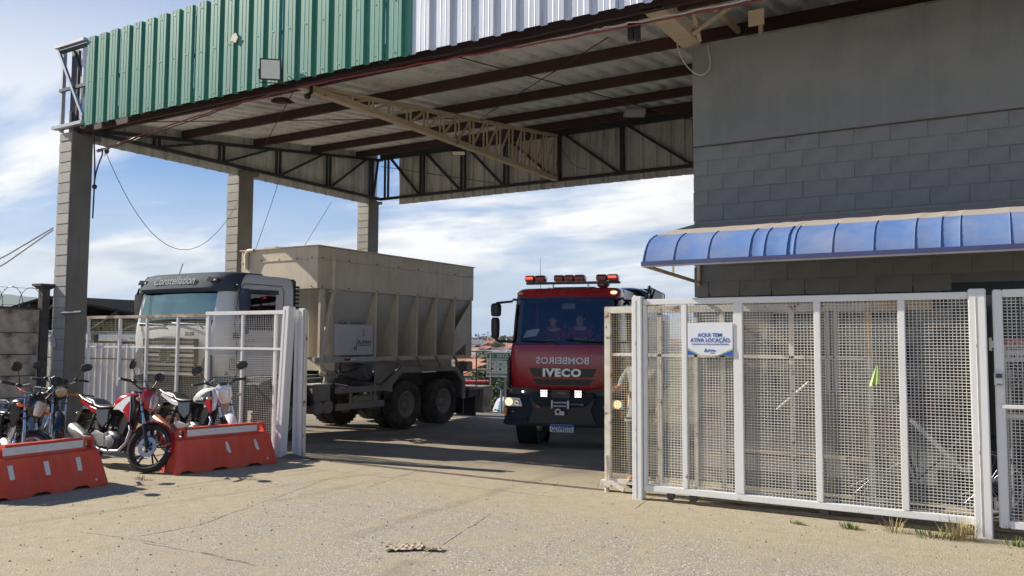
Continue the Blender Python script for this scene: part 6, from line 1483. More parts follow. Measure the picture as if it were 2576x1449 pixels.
    # stand, chain cover
    q = MB(); q.tube([(-.08, .12, .24), (-.02, .26, .03)], .011, 6); q.bb(-.05, .01, .24, .30, .02, .03); P('side_stand', q, m_blk)
    q = MB(); q.bar((-.10, .085, .42), (-.62, .09, .38), .012, .05, (0, 1, 0)); P('chain_guard', q, m_blk)
    return t
m_tank_blk = mat('black_tank', (.012, .012, .013), .22, var=.05, bump=0, coat=.3)
m_muffbr = mat('heat_tinted_muffler', (.42, .16, .09), .3, metal=.7, var=.2)
m_muffs = mat('grey_muffler', (.34, .33, .31), .4, metal=.6, var=.1)
mc_red = motorcycle('red and white motorcycle with black wheels between the two barriers', (-10.42, 6.93), -1, 24, 7 if False else -8, m_redp, tank2=m_whp, shroud=m_blk, fender=m_redp, muff=m_muffs)
mc_wh = motorcycle('white motorcycle with large clear headlight facing out, behind the worn barrier', (-10.62, 8.40), 0, -32, -8, m_whp, tank2=m_visor, shroud=m_whp, fender=m_whp, muff=m_muffbr, wheelrim=m_redl)
text('lettering', 'TITAN', m_txtw, mc_wh, (.06, -.169, .80), (R(90), 0, R(180+0)) if False else (R(90), 0, 0), .07, .002, bold=.002, shear=.2)
mc_bk = motorcycle('black motorcycle with glossy tank behind the left barrier, cut by the photo edge', (-10.79, 5.69), -12, 28, -8, m_tank_blk, shroud=m_tank_blk, fender=m_blkg, spoke=True, rnd_head=False)
mc_old = motorcycle('older black motorcycle with a round yellowed headlight and spoked wheel, farthest back by the column', (-13.1, 7.45), -18, -8, -8, m_tank_blk, fender=m_blkg, spoke=True, rnd_head=True)

# ================================================================ GUARD AT THE GATE
gd = thing('person', 'person in a grey shirt holding the edge of the rusty gate leaf', 'person', (-3.98, 9.45, 0))
X, Y = -3.86, 9.52; hnd = Vector((-4.10, 9.10, 1.19))
P_ = [((X, Y, .95), (.15, .12)), ((X, Y, 1.15), (.145, .115)), ((X+.01, Y, 1.35), (.17, .12)), ((X, Y, 1.47), (.06, .06)), ((X-.01, Y-.01, 1.53), (.055, .058)), ((X-.02, Y-.02, 1.60), (.078, .09)), ((X-.01, Y-.01, 1.69), (.075, .088)),
      ((X-.17, Y+.06, 1.39), .06), ((X-.24, Y-.08, 1.20), .045), ((hnd.x+.05, hnd.y+.17, 1.18), .034), ((X+.19, Y-.02, 1.39), .06), ((X+.25, Y+.02, 1.12), .045), ((X+.24, Y-.08, .90), .033),
      ((X-.10, Y+.02, .85), .095), ((X-.11, Y, .50), .066), ((X-.11, Y+.02, .12), .045), ((X-.13, Y-.10, .05), .040), ((X+.10, Y, .85), .095), ((X+.11, Y, .50), .066), ((X+.11, Y+.03, .12), .045), ((X+.12, Y-.09, .05), .040)]
E_ = [(0, 1), (1, 2), (2, 3), (3, 4), (4, 5), (5, 6), (2, 7), (7, 8), (8, 9), (2, 10), (10, 11), (11, 12), (0, 13), (13, 14), (14, 15), (15, 16), (0, 17), (17, 18), (18, 19), (19, 20)]
b = len(P_); wr = Vector(P_[9][0]); hp, he = hand_chains(wr, hnd-wr, (.0, 0, 1), (-1, 0, 0) if False else (.6, -1, 0), r=.0095, curl=1.1)
P_ += [(tuple(p_[0]), p_[1]) for p_ in hp[1:]]; E_ += [(9 if a == 0 else b+a-1, 9 if c == 0 else b+c-1) for a, c in he]
b = len(P_); hp, he = hand_chains(P_[12][0], (0, -.1, -1), (0, -1, 0), (-1, 0, 0)); P_ += [(tuple(p_[0]), p_[1]) for p_ in hp[1:]]; E_ += [(12 if a == 0 else b+a-1, 12 if c == 0 else b+c-1) for a, c in he]
skin('body', P_, E_, m_skin2, gd)
def sub(nm, ids, grow, m, root=0):
    ren = {k: i for i, k in enumerate(ids)}
    skin(nm, [(P_[k][0], tuple(a+grow for a in P_[k][1]) if isinstance(P_[k][1], tuple) else P_[k][1]+grow) for k in ids], [(ren[a], ren[b_]) for a, b_ in E_ if a in ren and b_ in ren], m, gd, root=root)
P_ += [((X, Y, .84), (.155, .125)), ((X, Y, 1.04), (.14, .11)), ((P_[15][0][0], P_[15][0][1], .05), .05), ((P_[19][0][0], P_[19][0][1], .05), .05)]; k0 = len(P_)-4
E_ += [(k0, 0), (k0+1, 0), (15, k0+2), (19, k0+3)]
sub('shirt', [k0, 0, 1, 2, 7, 8, 10, 11], .020, m_gshirt, 1); sub('trousers', [k0+1, 0, 13, 14, 15, 17, 18, 19, k0+2, k0+3], .020, m_jean, 1)
for s in (15, 19):
    q = MB(); p = Vector(P_[s][0]); q.ell((p.x-.01, p.y-.06, .045), (.052, .13, .05), 12, 8); part('shoe', q, m_blk, gd)
head_bits((X-.015, Y-.015, 1.645), 1.0, (-.6, -.8, 0), gd, m_skin2)

# ================================================================ THINGS BEHIND THE RIGHT GATES
bc = thing('bicycle', 'dark bicycle leaning in the dim space behind the long mesh gate', 'bicycle', (-.75, 9.75, 0))
def bw_(c, nm):
    q = MB(); q.lathe([(-.016, .31), (-.02, .325), (0, .34), (.02, .325), (.016, .31), (-.016, .31)], c, (0, 1, .1), 36, cap=False); w_ = part(nm, q, m_tyre, bc)
    q = MB(); q.lathe([(-.012, .31), (-.012, .298), (.012, .298), (.012, .31)], c, (0, 1, .1), 36, cap=False); part('rim', q, m_galv, w_)
    q = MB()
    for k in range(24): a = 6.283*k/24; q.tube([Vector(c), Vector(c)+Vector((math.cos(a)*.3, 0, math.sin(a)*.3))], .0018, 4)
    part('spokes', q, m_galv, w_, kind='stuff')
bw_((-1.25, 9.75, .34), 'rear_wheel'); bw_((-.2, 9.75, .34), 'front_wheel')
for a, b_, r_, m in (((-1.25, 9.75, .34), (-.85, 9.75, .32), .012, m_dkm), ((-.85, 9.75, .32), (-1.0, 9.75, .82), .014, m_dkm), ((-1.0, 9.75, .80), (-.42, 9.75, .86), .014, m_dkm), ((-.85, 9.75, .32), (-.40, 9.75, .80), .018, m_dkm), ((-1.25, 9.75, .34), (-.98, 9.75, .76), .010, m_dkm), ((-.44, 9.75, .95), (-.36, 9.75, .66), .016, m_dkm), ((-.36, 9.75, .66), (-.2, 9.75, .34), .014, m_blk)):
    q = MB(); q.tube([a, b_], r_, 8); part('frame_tube', q, m, bc)
q = MB(); q.tube([(-.44, 9.47, 1.02), (-.42, 9.6, 1.0), (-.45, 9.75, .98), (-.42, 9.9, 1.0), (-.44, 10.0, 1.02)], .012, 8); part('handlebar', q, m_blk, bc)
q = MB(); q.ell((-1.03, 9.75, .87), (.13, .07, .03), 12, 6); part('saddle', q, m_blk, bc)
q = MB(); q.lathe([(-.004, .085), (.004, .085), (.004, .07), (-.004, .07), (-.004, .085)], (-.85, 9.70, .32), (0, 1, 0), 24, cap=False); q.bar((-.85, 9.68, .32), (-.74, 9.66, .2), .02, .012); part('chainring', q, m_dkm, bc)
def bentpipe(nm, pts, r_, m, label, cat='pipe'):
    q = MB(); q.tube(pts, r_, 8); return solo(nm, q, m, label, cat, loc=pts[0])
bentpipe('white_pipe', [(-.86, 9.35, .98), (-.40, 9.25, .52), (-.36, 9.25, .50), (-.33, 9.25, .62)], .026, m_whp, 'white diagonal brace tube behind the right end of the long gate')
bentpipe('white_pipe', [(-.38, 9.22, .455), (-.02, 9.22, .46)], .012, m_whp, 'thin level white tube behind the right end of the long gate')
bentpipe('white_pipe', [(-2.25, 9.6, 1.0), (-1.9, 9.6, 1.32)], .014, m_whp, 'short slanting white tube behind the middle of the long gate')
q = MB(); q.bb(-2.9, .7, 9.85, 10.15, .42, .47); bn = thing('bench', 'low plank bench in the dim space behind the long mesh gate', 'bench', (-1.6, 10.0, 0))
m_wood = mat('worn_plank', (.22, .16, .10), .8, var=.25, stretch=(1, 8, 8))
for k in range(3): q = MB(); q.bb(-2.9, -1.35, 9.85+.11*k, 9.95+.11*k, .43, .46); part('seat_plank', q, m_wood, bn)
for x in (-2.8, -1.45):
    for y in (9.88, 10.12): q = MB(); q.bb(x-.03, x+.03, y-.03, y+.03, .0, .43); part('leg', q, m_dkm, bn)
fan = thing('wall_fan', 'round black fan mounted beside the doorway behind the narrow gate', 'fan', (.05, 10.1, 1.43))
q = MB(); 
for r_ in (.06, .10, .135): q.lathe([(-.003, r_), (.003, r_), (.003, r_+.006), (-.003, r_+.006), (-.003, r_)], (.02, 10.05, 1.43), (0, 1, 0), 24, cap=False)
for k in range(16): a = 6.283*k/16; q.tube([(.02+.03*math.cos(a), 10.05, 1.43+.03*math.sin(a)), (.02+.14*math.cos(a), 10.06, 1.43+.14*math.sin(a))], .002, 4)
part('guard', q, m_galv, fan)
q = MB()
for k in range(3):
    a = 2.09*k; q.prism([(.02+.02*math.cos(a), 1.43+.02*math.sin(a)), (.02+.12*math.cos(a-.3), 1.43+.12*math.sin(a-.3)), (.02+.12*math.cos(a+.4), 1.43+.12*math.sin(a+.4))], 'y', 10.075, 10.08)
part('blades', q, m_blk, fan)
q = MB(); q.tube([(.02, 10.09, 1.43), (.02, 10.2, 1.43)], .05, 12); q.tube([(.02, 10.15, 1.43), (.02, 10.15, .02)], .015, 8); part('stand', q, m_galv, fan)
q = MB(); q.ell((.02, 10.15, .03), (.18, .18, .025), 16, 6); part('base', q, m_blk, fan)
ns = thing('notice_sign', 'pale notice with red band asking visitors to identify themselves, behind the narrow gate', 'sign', (.15, 9.5, 1.68))
q = MB(); q.bb(-.03, .32, 9.5, 9.51, 1.58, 1.80); part('panel', q, m_paper, ns)
q = MB(); q.bb(-.03, .32, 9.494, 9.4985, 1.74, 1.795); part('red_band', q, mat('faded_red_print', (.55, .10, .12), .6), ns)
text('lettering', 'ATENÇÃO', m_txtw, ns, (.145, 9.4925, 1.768), RX, .05, .0008, width=.28)
text('lettering', 'IDENTIFIQUE-SE', m_txtk, ns, (.145, 9.498, 1.705), RX, .045, .0008, bold=.001, width=.30)
text('lettering', 'COM O PORTEIRO', m_txtk, ns, (.145, 9.498, 1.63), RX, .045, .0008, bold=.001, width=.32)
for x in (-.01, .30): q = MB(); q.tube([(x, 9.52, 0), (x, 9.52, 1.78)], .012, 8); part('post', q, m_galv, ns)
def poster(x0, x1, z0, z1, m, label):
    q = MB(); q.bb(x0, x1, YW-.022, YW-.018, z0, z1); solo('poster', q, m, label, 'poster', loc=((x0+x1)/2, YW-.02, (z0+z1)/2))
poster(-1.62, -1.05, .72, 1.0, mat('pink_print', (.30, .20, .22), .6, var=.3, vs=10), 'pinkish poster on the wall under the right window behind the gate')
poster(-.93, -.72, .85, 1.28, mat('red_print', (.10, .045, .055), .6, var=.3, vs=12), 'small red poster on the wall pier beside the doorway')

# ================================================================ GRASS TUFTS, CARDBOARD
m_grass = mat('dry_green_grass', (.12, .17, .035), .8, var=.4, vs=30)
m_gdry = mat('dry_straw_grass', (.34, .28, .14), .85, var=.3, vs=30)
def tuft(x, y, n_, h, sp, m, label, seed):
    r = random.Random(seed); q = MB()
    for _ in range(n_):
        a = r.random()*6.283; d = sp*r.random(); hh = h*r.uniform(.4, 1); ln = r.uniform(.2, .9)*hh; w = .0035
        b0 = Vector((x+d*math.cos(a), y+d*.6*math.sin(a), zg(x, y)-.005)); tp = b0+Vector((math.cos(a)*ln, math.sin(a)*ln, hh)); md = b0.lerp(tp, .5)+Vector((0, 0, hh*.15)); s = Vector((-math.sin(a), math.cos(a), 0))*w
        q.add([b0-s, b0+s, md+s*.8, md-s*.8, tp], [(0, 1, 2, 3), (3, 2, 4)])
    return solo('grass_tuft', q, m, label, 'grass tuft', smooth=False, loc=(x, y, 0), kind=None)
tuft(-.42, 8.52, 150, .22, .16, m_gdry, 'tall dry grass growing at the foot of the thick white post', 1)
tuft(-.62, 8.48, 120, .09, .22, m_grass, 'low green grass on the ground left of the thick white post', 2)
tuft(-1.32, 8.42, 110, .07, .10, m_grass, 'small green tuft on the sand in front of the middle of the long gate', 3)
tuft(-1.78, 8.35, 60, .045, .08, m_grass, 'smallest green tuft, leftmost in front of the long gate', 4)
tuft(-.95, 8.5, 40, .16, .12, m_gdry, 'thin dry stalks between the grass patches before the long gate', 5)
tuft(.02, 8.5, 60, .10, .12, m_grass, 'green weed at the foot of the narrow gate', 6)
tuft(-9.3, 6.55, 70, .05, .18, m_gdry, 'flattened yellow grass between the two barriers', 7)
tuft(-12.4, 7.1, 140, .22, .3, m_grass, 'green weeds around the wheel of the older motorcycle', 8)
rk = MB()
for i, (dx_, dy_, s) in enumerate(((0, 0, .17), (.3, -.1, .12), (-.25, .1, .1), (.1, .3, .13))):
    n0 = len(rk.v); rk.ell((-12.15+dx_, 7.35+dy_, s*.35), (s, s*.8, s*.6), 9, 6)
    for k in range(n0, len(rk.v)): v = Vector(rk.v[k]); rk.v[k] = tuple(v+Vector((noise.noise(v*9), noise.noise(v*9+Vector((5, 0, 0))), noise.noise(v*9+Vector((9, 0, 0)))))*.04)
struct('rubble', rk, mat('pale_rock', (.33, .30, .25), .9, var=.2, bump=.5, bs=20), smooth=False, kind='stuff')
m_card = mat('crumpled_cardboard', (.42, .34, .235), .9, var=.2, vs=14, bump=.3, bs=30)
def crumple(cx_, cy_, w, d, label, seed, rot):
    r = random.Random(seed); rows = []
    for j in range(9):
        row = []
        for i in range(13):
            u, v = i/12-.5, j/8-.5; e_ = 1-.35*abs(noise.noise(Vector((u*5, v*5, seed))))
            x, y = u*w*e_, v*d*e_; z = .006+.020*abs(noise.noise(Vector((u*7, v*7, seed+3))))+.012*abs(math.sin(u*16+v*5)); c_, s_ = math.cos(rot), math.sin(rot)
            row.append(Vector((cx_+x*c_-y*s_, cy_+x*s_+y*c_, zg(cx_, cy_)+z)))
        rows.append(row)
    q = MB(); q.grid(rows); q.grid([[v-Vector((0, 0, .003)) for v in r_] for r_ in rows]); solo('cardboard_scrap', q, m_card, label, 'cardboard', loc=(cx_, cy_, 0), smooth=False)
crumple(-4.42, 5.62, .34, .22, 'large crumpled brown cardboard scrap lying on the asphalt in front', 1, R(40))
crumple(-4.17, 5.70, .17, .10, 'small flat brown scrap just right of the crumpled cardboard', 2, R(20))

# ================================================================ LIGHTS AND CABLES UNDER THE CANOPY
def flood(loc, yaw, tilt, w, h, label, lens, m=m_blk, stem=None):
    t = thing('floodlight', label, 'floodlight', loc, 0, world=False); t.rotation_euler = (R(tilt), 0, R(yaw))
    q = MB(); q.bb(-w/2, w/2, -.02, .03, -h/2, h/2); part('housing', q, m, t, bevel=.008)
    q = MB(); q.bb(-w/2+.02, w/2-.02, -.026, -.0205, -h/2+.02, h/2-.02); part('glass', q, lens, t, bevel=.004)
    for k in range(5): q = MB(); q.bb(-w/2+.03, w/2-.03, .031, .06, -h/2+.04+k*(h-.08)/4-.005, -h/2+.04+k*(h-.08)/4+.005); part('fin', q, m, t)
    q = MB(); q.tube([(-w/2-.012, .0, 0), (-w/2-.012, .0, -h/2-.04), (w/2+.012, .0, -h/2-.04), (w/2+.012, .0, 0)], .01, 6); part('bracket', q, m, t)
    return t
flood((-9.52, 8.66, 5.88), 40, 14, .32, .32, 'square floodlight fixed on the front of the green fascia', m_paper)
flood((-11.95, 17.2, 6.60), 30, 80, .36, .26, 'floodlight hanging beyond the long cream truss', m_paper)
flood((-6.80, 16.5, 6.76), 30, 70, .44, .30, 'pale box light under the roof near the building', m_galv, m=m_galv)
fl = flood((-10.16, 9.5, 5.69), 20, 100, .24, .30, 'rusty hooded lamp hanging behind the lower edge of the green fascia', m_purlin, m=m_purlin)
q = MB(); q.tube([(-9.35, 9.35, 5.8), (-9.35, 9.35, 5.68), (-9.38, 9.30, 5.62)], .03, 8); q.ell((-9.36, 9.28, 5.6), (.05, .06, .05), 10, 6); solo('spotlight', q, m_blk, 'small black spotlight clamped to the lower end of the long cream truss', 'spotlight', loc=(-9.35, 9.3, 5.7))
q = MB(); q.bb(-3.95, -3.88, 9.35, 9.42, 5.52, 5.78); q.bb(-3.86, -3.80, 9.35, 9.42, 5.50, 5.74); solo('cable_clamp', q, m_dkm, 'dark cable clamp hanging under the channel at the wall corner', 'clamp', loc=(-3.9, 9.4, 5.6))
def cable(pts, r_, m, label, sag=0, seg=14, group=None, jit=.0):
    out_ = []; pts = [Vector(p) for p in pts]
    if len(pts) > 2:
        for _ in range(2):
            np_ = [pts[0]]
            for a, b_ in zip(pts, pts[1:]): np_ += [a.lerp(b_, .25), a.lerp(b_, .75)]
            pts = np_+[pts[-1]]
        seg = max(2, seg//4); sag = sag*.25
    for i in range(len(pts)-1):
        a, b_ = Vector(pts[i]), Vector(pts[i+1])
        for k in range(seg): f = k/seg; p = a.lerp(b_, f); p.z -= sag*4*f*(1-f); p += Vector((0, 0, jit*math.sin(k*2.1+i))); out_.append(p)
    out_.append(Vector(pts[-1])); q = MB(); q.tube(out_, r_, 6); return solo('cable', q, m, label, 'cable', loc=tuple(pts[0]), group=group)
cable([(-14.95, 9.3, 5.38), (-12.2, 9.0, 5.50), (-9.4, 8.95, 5.66), (-6.6, 9.0, 5.62), (-3.9, 9.15, 5.60), (.5, 9.2, 5.62), (4, 9.2, 5.66)], .012, m_rcable, 'thick dark red cable slung along the front edge under the canopy', sag=.05, jit=.008)
cable([(-14.95, 9.32, 5.36), (-12.2, 9.05, 5.46), (-9.4, 9.0, 5.72), (-6.6, 9.02, 5.70), (-3.6, 9.1, 5.72), (.5, 9.15, 5.76), (4, 9.2, 5.80)], .010, m_cable, 'black cable twisted beside the red one under the front of the canopy', sag=.04, jit=.01)
cable([(-4.3, 9.1, 5.63), (-1.8, 9.1, 5.60), (.8, 9.1, 5.68), (4, 9.1, 5.70)], .009, m_wcable, 'pale cable beside the red one in front of the building wall', sag=.03, jit=.01)
cable([(-15.15, 9.40, 4.75), (-15.0, 9.35, 5.05), (-14.7, 9.3, 5.36), (-14.9, 9.3, 5.40)], .014, m_cable, 'short black service cable running up the nearest column', seg=6)
cable([(-15.18, 9.42, 4.1), (-15.17, 9.42, 4.6), (-15.05, 9.35, 5.0), (-14.9, 9.2, 5.72)], .016, m_cable, 'heavy black conduit on the corner of the nearest column', seg=5)
cable([(-14.68, 9.3, 5.37), (-15.18, 12.96, 5.0)], .006, m_cable, 'thin wire drooping in a deep loop between the first two columns', sag=1.52, seg=26)
cable([(-13.7, 12.9, 5.6), (-15.15, 12.98, 2.8)], .006, m_cable, 'thin wire hanging in front of the middle column', sag=.1, seg=8)
cable([(-15.18, 16.0, 5.4), (-15.1, 15.0, 4.15)], .006, m_cable, 'thin slanting wire between the middle and farthest columns', seg=4)
cable([(-15.6, 8.9, 3.88), (-16.4, 8.0, 3.0), (-18, 6.2, 1.9)], .013, m_wcable, 'upper pale service wire coming down left of the nearest column', seg=5)
cable([(-15.6, 8.9, 3.84), (-16.4, 8.0, 2.8), (-18, 6.2, 1.5)], .013, m_wcable, 'lower pale service wire coming down left of the nearest column', seg=5)
cable([(-3.66, 10.3, 6.1), (-3.65, 10.3, 5.72), (-3.58, 10.32, 5.48), (-3.47, 10.4, 5.33), (-3.36, 10.45, 5.27), (-3.25, 10.45, 5.34), (-3.24, 10.46, 5.45), (-3.28, 10.46, 5.68)], .008, m_cream, 'stiff looped wire hanging at the top corner of the building wall', seg=7)
cable([(-9.4, 17.8, 6.8), (-8.6, 17.8, 5.95)], .006, m_cable, 'thin drooping wire below the rear cladding beside the cream truss', sag=.25, seg=8)
q = MB(); q.ell((-14.62, 9.3, 5.33), (.05, .04, .05), 8, 6); q.ell((-15.16, 9.42, 4.72), (.05, .05, .05), 8, 6)
for k in range(8): q.tube([(-14.62, 9.3, 5.33), (-14.62+.1*math.cos(k), 9.3, 5.33+.1*math.sin(k*1.3))], .005, 4)
solo('cable_joint', q, m_cable, 'taped black cable joint by the head of the nearest column', 'cable joint', loc=(-14.9, 9.35, 5.0), kind='stuff')

# ================================================================ BEYOND THE YARD
def leafmass(q, c, rx, ry, rz, n_, s, r):
    for _ in range(n_):
        while True:
            v = Vector((r.uniform(-1, 1), r.uniform(-1, 1), r.uniform(-1, 1)))
            if v.length < 1 and v.length > .35 and noise.noise(v*2.3+Vector(c)*.37)+.35 > 0: break
        p = Vector(c)+Vector((v.x*rx, v.y*ry, v.z*rz)); a = Vector((r.uniform(-1, 1), r.uniform(-1, 1), r.uniform(-.6, .6))).normalized(); b_ = a.cross(Vector((r.uniform(-1, 1), r.uniform(-1, 1), r.uniform(-1, 1)))).normalized(); k = s*r.uniform(.6, 1.4)
        q.add([p-a*k, p+b_*k*.6, p+a*k, p-b_*k*.6], [(0, 1, 2, 3)])
m_leafs = [mat('foliage_dark', (.045, .07, .025), .8, var=.4, vs=1.5, bump=0), mat('foliage_mid', (.07, .10, .03), .8, var=.4, vs=1.5, bump=0), mat('foliage_olive', (.12, .13, .05), .8, var=.4, vs=1.5, bump=0)]
m_trunk = mat('bark', (.10, .08, .06), .9)
cr_me = []
for k in range(6):
    r = random.Random(50+k); q = MB()
    for j in range(5): leafmass(q, (r.uniform(-.45, .45), r.uniform(-.45, .45), .95+r.uniform(-.3, .35)), .5, .5, .42, 330, .055, r)
    cr_me.append(mkmesh('crown', q, m_leafs[k % 3], False))
q = MB(); q.tube([(0, 0, -.6), (.02, 0, .3), (-.03, .03, .7), (.0, 0, 1.0)], [.07, .05, .035, .015], 8); q.tube([(0, 0, .45), (.25, .1, .9)], [.03, .01], 6); q.tube([(0, 0, .5), (-.25, -.1, .95)], [.03, .01], 6); tr_me = mkmesh('trunk', q, m_trunk)
def tree(x, y, h, label, k, wide=1.0):
    t = thing('tree', label, 'tree', (x, y, zg(x, y)), rnd.random()*6, 'trees on the slope beyond the yard', world=False)
    c = inst('crown', cr_me[k % 6], t, (0, 0, 0), scale=(h/1.5*wide, h/1.5*wide, h/1.5)); inst('trunk', tr_me, t, (0, 0, 0), scale=(h/1.5,)*3); return t
DR = lambda px: math.tan(YAW-math.atan((px-1288)/2069))   # x/y ratio of a sight line, for choosing where the town shows
def at(px, d):
    r_ = (px-1288)/2069*d; return (r_*R0.x-d*math.sin(YAW), r_*R0.y+d*math.cos(YAW))
tk_ = ['dark green tree on the valley slope', 'mid green tree on the valley slope', 'olive green tree on the valley slope']
for i, (px, d, h, k, lab) in enumerate((
    (1236, 205, 5.6, 0, 'large dark round tree in front of the town houses, above the green safety sign'), (1199, 55, 2.4, 5, 'yellow green bush tree low on the slope behind the platform rail'), (1214, 50, 2.0, 2, 'olive bush tree between the rail posts, left of the green safety sign'),
    (1262, 33, 1.9, 0, 'dark leafy tree standing under the right half of the green safety sign'), (1290, 34, 2.2, 3, 'dark leafy tree hidden mostly by the fire truck corner'), (1243, 31, 1.4, 1, 'bushy tree directly below the left half of the green safety sign'),
    (1190, 90, 3, 4, 'mid green tree at the foot of the terracotta roofs'), (1222, 110, 3.6, 0, 'dark green tree just left of the green safety sign'), (1282, 260, 5.5, 2, 'olive tree beside the slim pole in the town'), (1208, 300, 5.5, 1, 'small green tree between the farther town roofs'),
    (1252, 420, 6.5, 4, 'distant green tree on the ridge right of the dark round tree'), (1196, 520, 6, 0, 'far dark tree on the ridge at the edge of the hopper'), (1215, 640, 8, 3, 'far dark tree on the ridge line beside thin masts'), (1275, 560, 7, 1, 'far green tree on the ridge behind the mirror arm'))):
    x, y = at(px, d); tree(x, y, h, lab, k, 1.2)
# undergrowth on the bank
q = MB(); r = random.Random(77)
for _ in range(70):
    px, d = r.uniform(1165, 1330), r.uniform(26, 95); x, y = at(px, d); s = r.uniform(.5, 1.3)*(.5+d/60); leafmass(q, (x, y, zg(x, y)+s*.35), s*1.2, s*1.2, s*.7, 110, .07+.0012*d, r)
struct('undergrowth', q, m_leafs[2], False, kind='stuff')
q = MB(); r = random.Random(78)
for _ in range(150):
    d = r.uniform(95, 900); px = r.uniform(1150, 1340); x, y = at(px, d); s = r.uniform(2, 5)*(.5+d/500); leafmass(q, (x, y, zg(x, y)+s*.2), s*1.6, s*1.6, s*.6, 40, .35+.0016*d, r)
struct('far_woods', q, m_leafs[0], False, kind='stuff')
# houses
m_tile = [mat('terracotta_tiles', (.32, .14, .075), .85, var=.25, vs=1), mat('brown_tiles', (.20, .12, .08), .85, var=.25, vs=1), mat('grey_sheet_roof', (.22, .23, .25), .6, var=.2, vs=1)]
m_hw = [mat('cream_render', (.52, .45, .34), .85, var=.15), mat('white_render', (.66, .65, .62), .85, var=.1), mat('raw_brick_wall', (.32, .18, .12), .9, var=.2), mat('grey_render', (.36, .36, .35), .85, var=.15)]
m_win = mat('dark_window', (.04, .045, .05), .3, bump=0)
hm = {}
def house(px, d, w, dp, h, rot, wm, rm, label):
    x, y = at(px, d); t = thing('house', label, 'house', (x, y, zg(x, y)-.3), rot, 'houses of the town on the far slope', world=False)
    q = MB(); q.bb(-w/2, w/2, -dp/2, dp/2, -1.5, h); part('wall', q, m_hw[wm], t)
    q = MB(); e_ = .5; rh = h+w*.22; q.prism([(-w/2-e_, h-.12), (-w/2-e_, h), (0, rh), (w/2+e_, h), (w/2+e_, h-.12), (0, rh-.15)], 'y', -dp/2-e_, dp/2+e_); part('roof', q, m_tile[rm], t)
    if d < 450:
        for s in (-1, 1):
            for k in range(2):
                q = MB(); q.bb((-.25+.5*k)*w-.5, (-.25+.5*k)*w+.5, s*dp/2-.05, s*dp/2+.05, 1.0, 2.2); part('window', q, m_win, t)
                q = MB(); q.bb(s*w/2-.05, s*w/2+.05, (-.25+.5*k)*dp-.5, (-.25+.5*k)*dp+.5, 1.0, 2.2); part('window', q, m_win, t)
    return t
HL = [(1206, 118, 9, 7, 2.8, .9, 0, 0, 'wide terracotta roofed house just behind the platform rail'), (1218, 128, 8, 6, 2.6, 2.2, 0, 0, 'lower terracotta roofed house stepping down beside the safety sign'), (1197, 140, 7, 6, 2.8, .3, 1, 0, 'white walled terracotta house at the hopper edge'),
      (1213, 160, 8, 6, 2.6, 1.2, 2, 1, 'brown roofed brick house above the first terracotta roofs'), (1262, 230, 12, 8, 4, 1.0, 2, 1, 'brown roofed brick house right of the large dark tree'), (1271, 270, 12, 8, 3.2, 2.1, 1, 2, 'long white house with grey roof behind the slim pole'),
      (1284, 220, 9, 7, 3, .4, 0, 0, 'cream house partly hidden by the fire truck mirror foot'), (1201, 330, 12, 9, 3, .8, 3, 2, 'grey roofed hall on the left of the town'), (1223, 300, 11, 8, 3, 1.5, 1, 2, 'bright white low building in the middle of the town'),
      (1212, 420, 12, 9, 3.2, .5, 0, 1, 'brown roofed house high in the middle of the town'), (1194, 460, 12, 10, 4, 2.4, 3, 2, 'grey roofed house at the upper left of the town'), (1232, 470, 13, 8, 3, 1.9, 1, 0, 'white terracotta house behind the top of the dark tree'),
      (1245, 560, 12, 8, 3, .9, 1, 1, 'small white house on the ridge left of the pole'), (1205, 560, 13, 9, 3, 1.4, 0, 0, 'cream terracotta house near the ridge at left'), (1221, 620, 14, 9, 3.5, .2, 0, 0, 'far terracotta roof on the ridge above the town'),
      (1258, 640, 15, 9, 3.2, 2.6, 1, 2, 'far white building on the ridge right of centre'), (1278, 480, 12, 9, 3.2, 1.2, 0, 1, 'cream house with brown roof right of the pole'), (1290, 380, 12, 8, 3, .7, 1, 0, 'white terracotta house at the fire truck edge'),
      (1188, 260, 10, 8, 3, 1.7, 0, 0, 'terracotta house mostly hidden behind the hopper'), (1216, 235, 10, 7, 2.8, 2.8, 3, 2, 'grey house in the hollow left of the dark tree'), (1203, 200, 9, 7, 2.8, 1.1, 1, 0, 'small white house in the hollow behind the rail'),
      (1240, 350, 12, 8, 3, .3, 2, 1, 'brick house just above the dark round tree'), (1199, 700, 15, 10, 3.5, 1.9, 1, 0, 'farthest white house on the left ridge'), (1240, 720, 15, 10, 3.5, .6, 0, 0, 'farthest cream house in the middle of the ridge'), (1226, 205, 8, 6, 2.6, 1.0, 0, 0, 'small terracotta house at the foot of the dark round tree')]
for h_ in HL: house(*h_)
# scattered roofs too far to tell apart
q = MB(); r = random.Random(9)
for _ in range(420):
    d = r.uniform(350, 1400); px = r.uniform(1130, 1360) if r.random() < .6 else r.uniform(-200, 2700); x, y = at(px, d); w = r.uniform(6, 14); a = r.random()*3; z = zg(x, y); b = MB(); b.bb(-w/2, w/2, -w*.35, w*.35, -1, 3); b.xf(Matrix.Translation((x, y, z)) @ Matrix.Rotation(a, 4, 'Z')); q.merge(b)
struct('far_town', q, m_hw[1], False, kind='stuff')
q = MB(); r = random.Random(9)
for _ in range(420):
    d = r.uniform(350, 1400); px = r.uniform(1130, 1360) if r.random() < .6 else r.uniform(-200, 2700); x, y = at(px, d); w = r.uniform(6, 14); a = r.random()*3; z = zg(x, y); b = MB(); b.prism([(-w*.37-.4, 3.02), (0, 3+w*.14), (w*.37+.4, 3.02)], 'x', -w/2-.4, w/2+.4); b.xf(Matrix.Translation((x, y, z)) @ Matrix.Rotation(a, 4, 'Z')); q.merge(b)
struct('far_town_roofs', q, m_tile[0], False, kind='stuff')
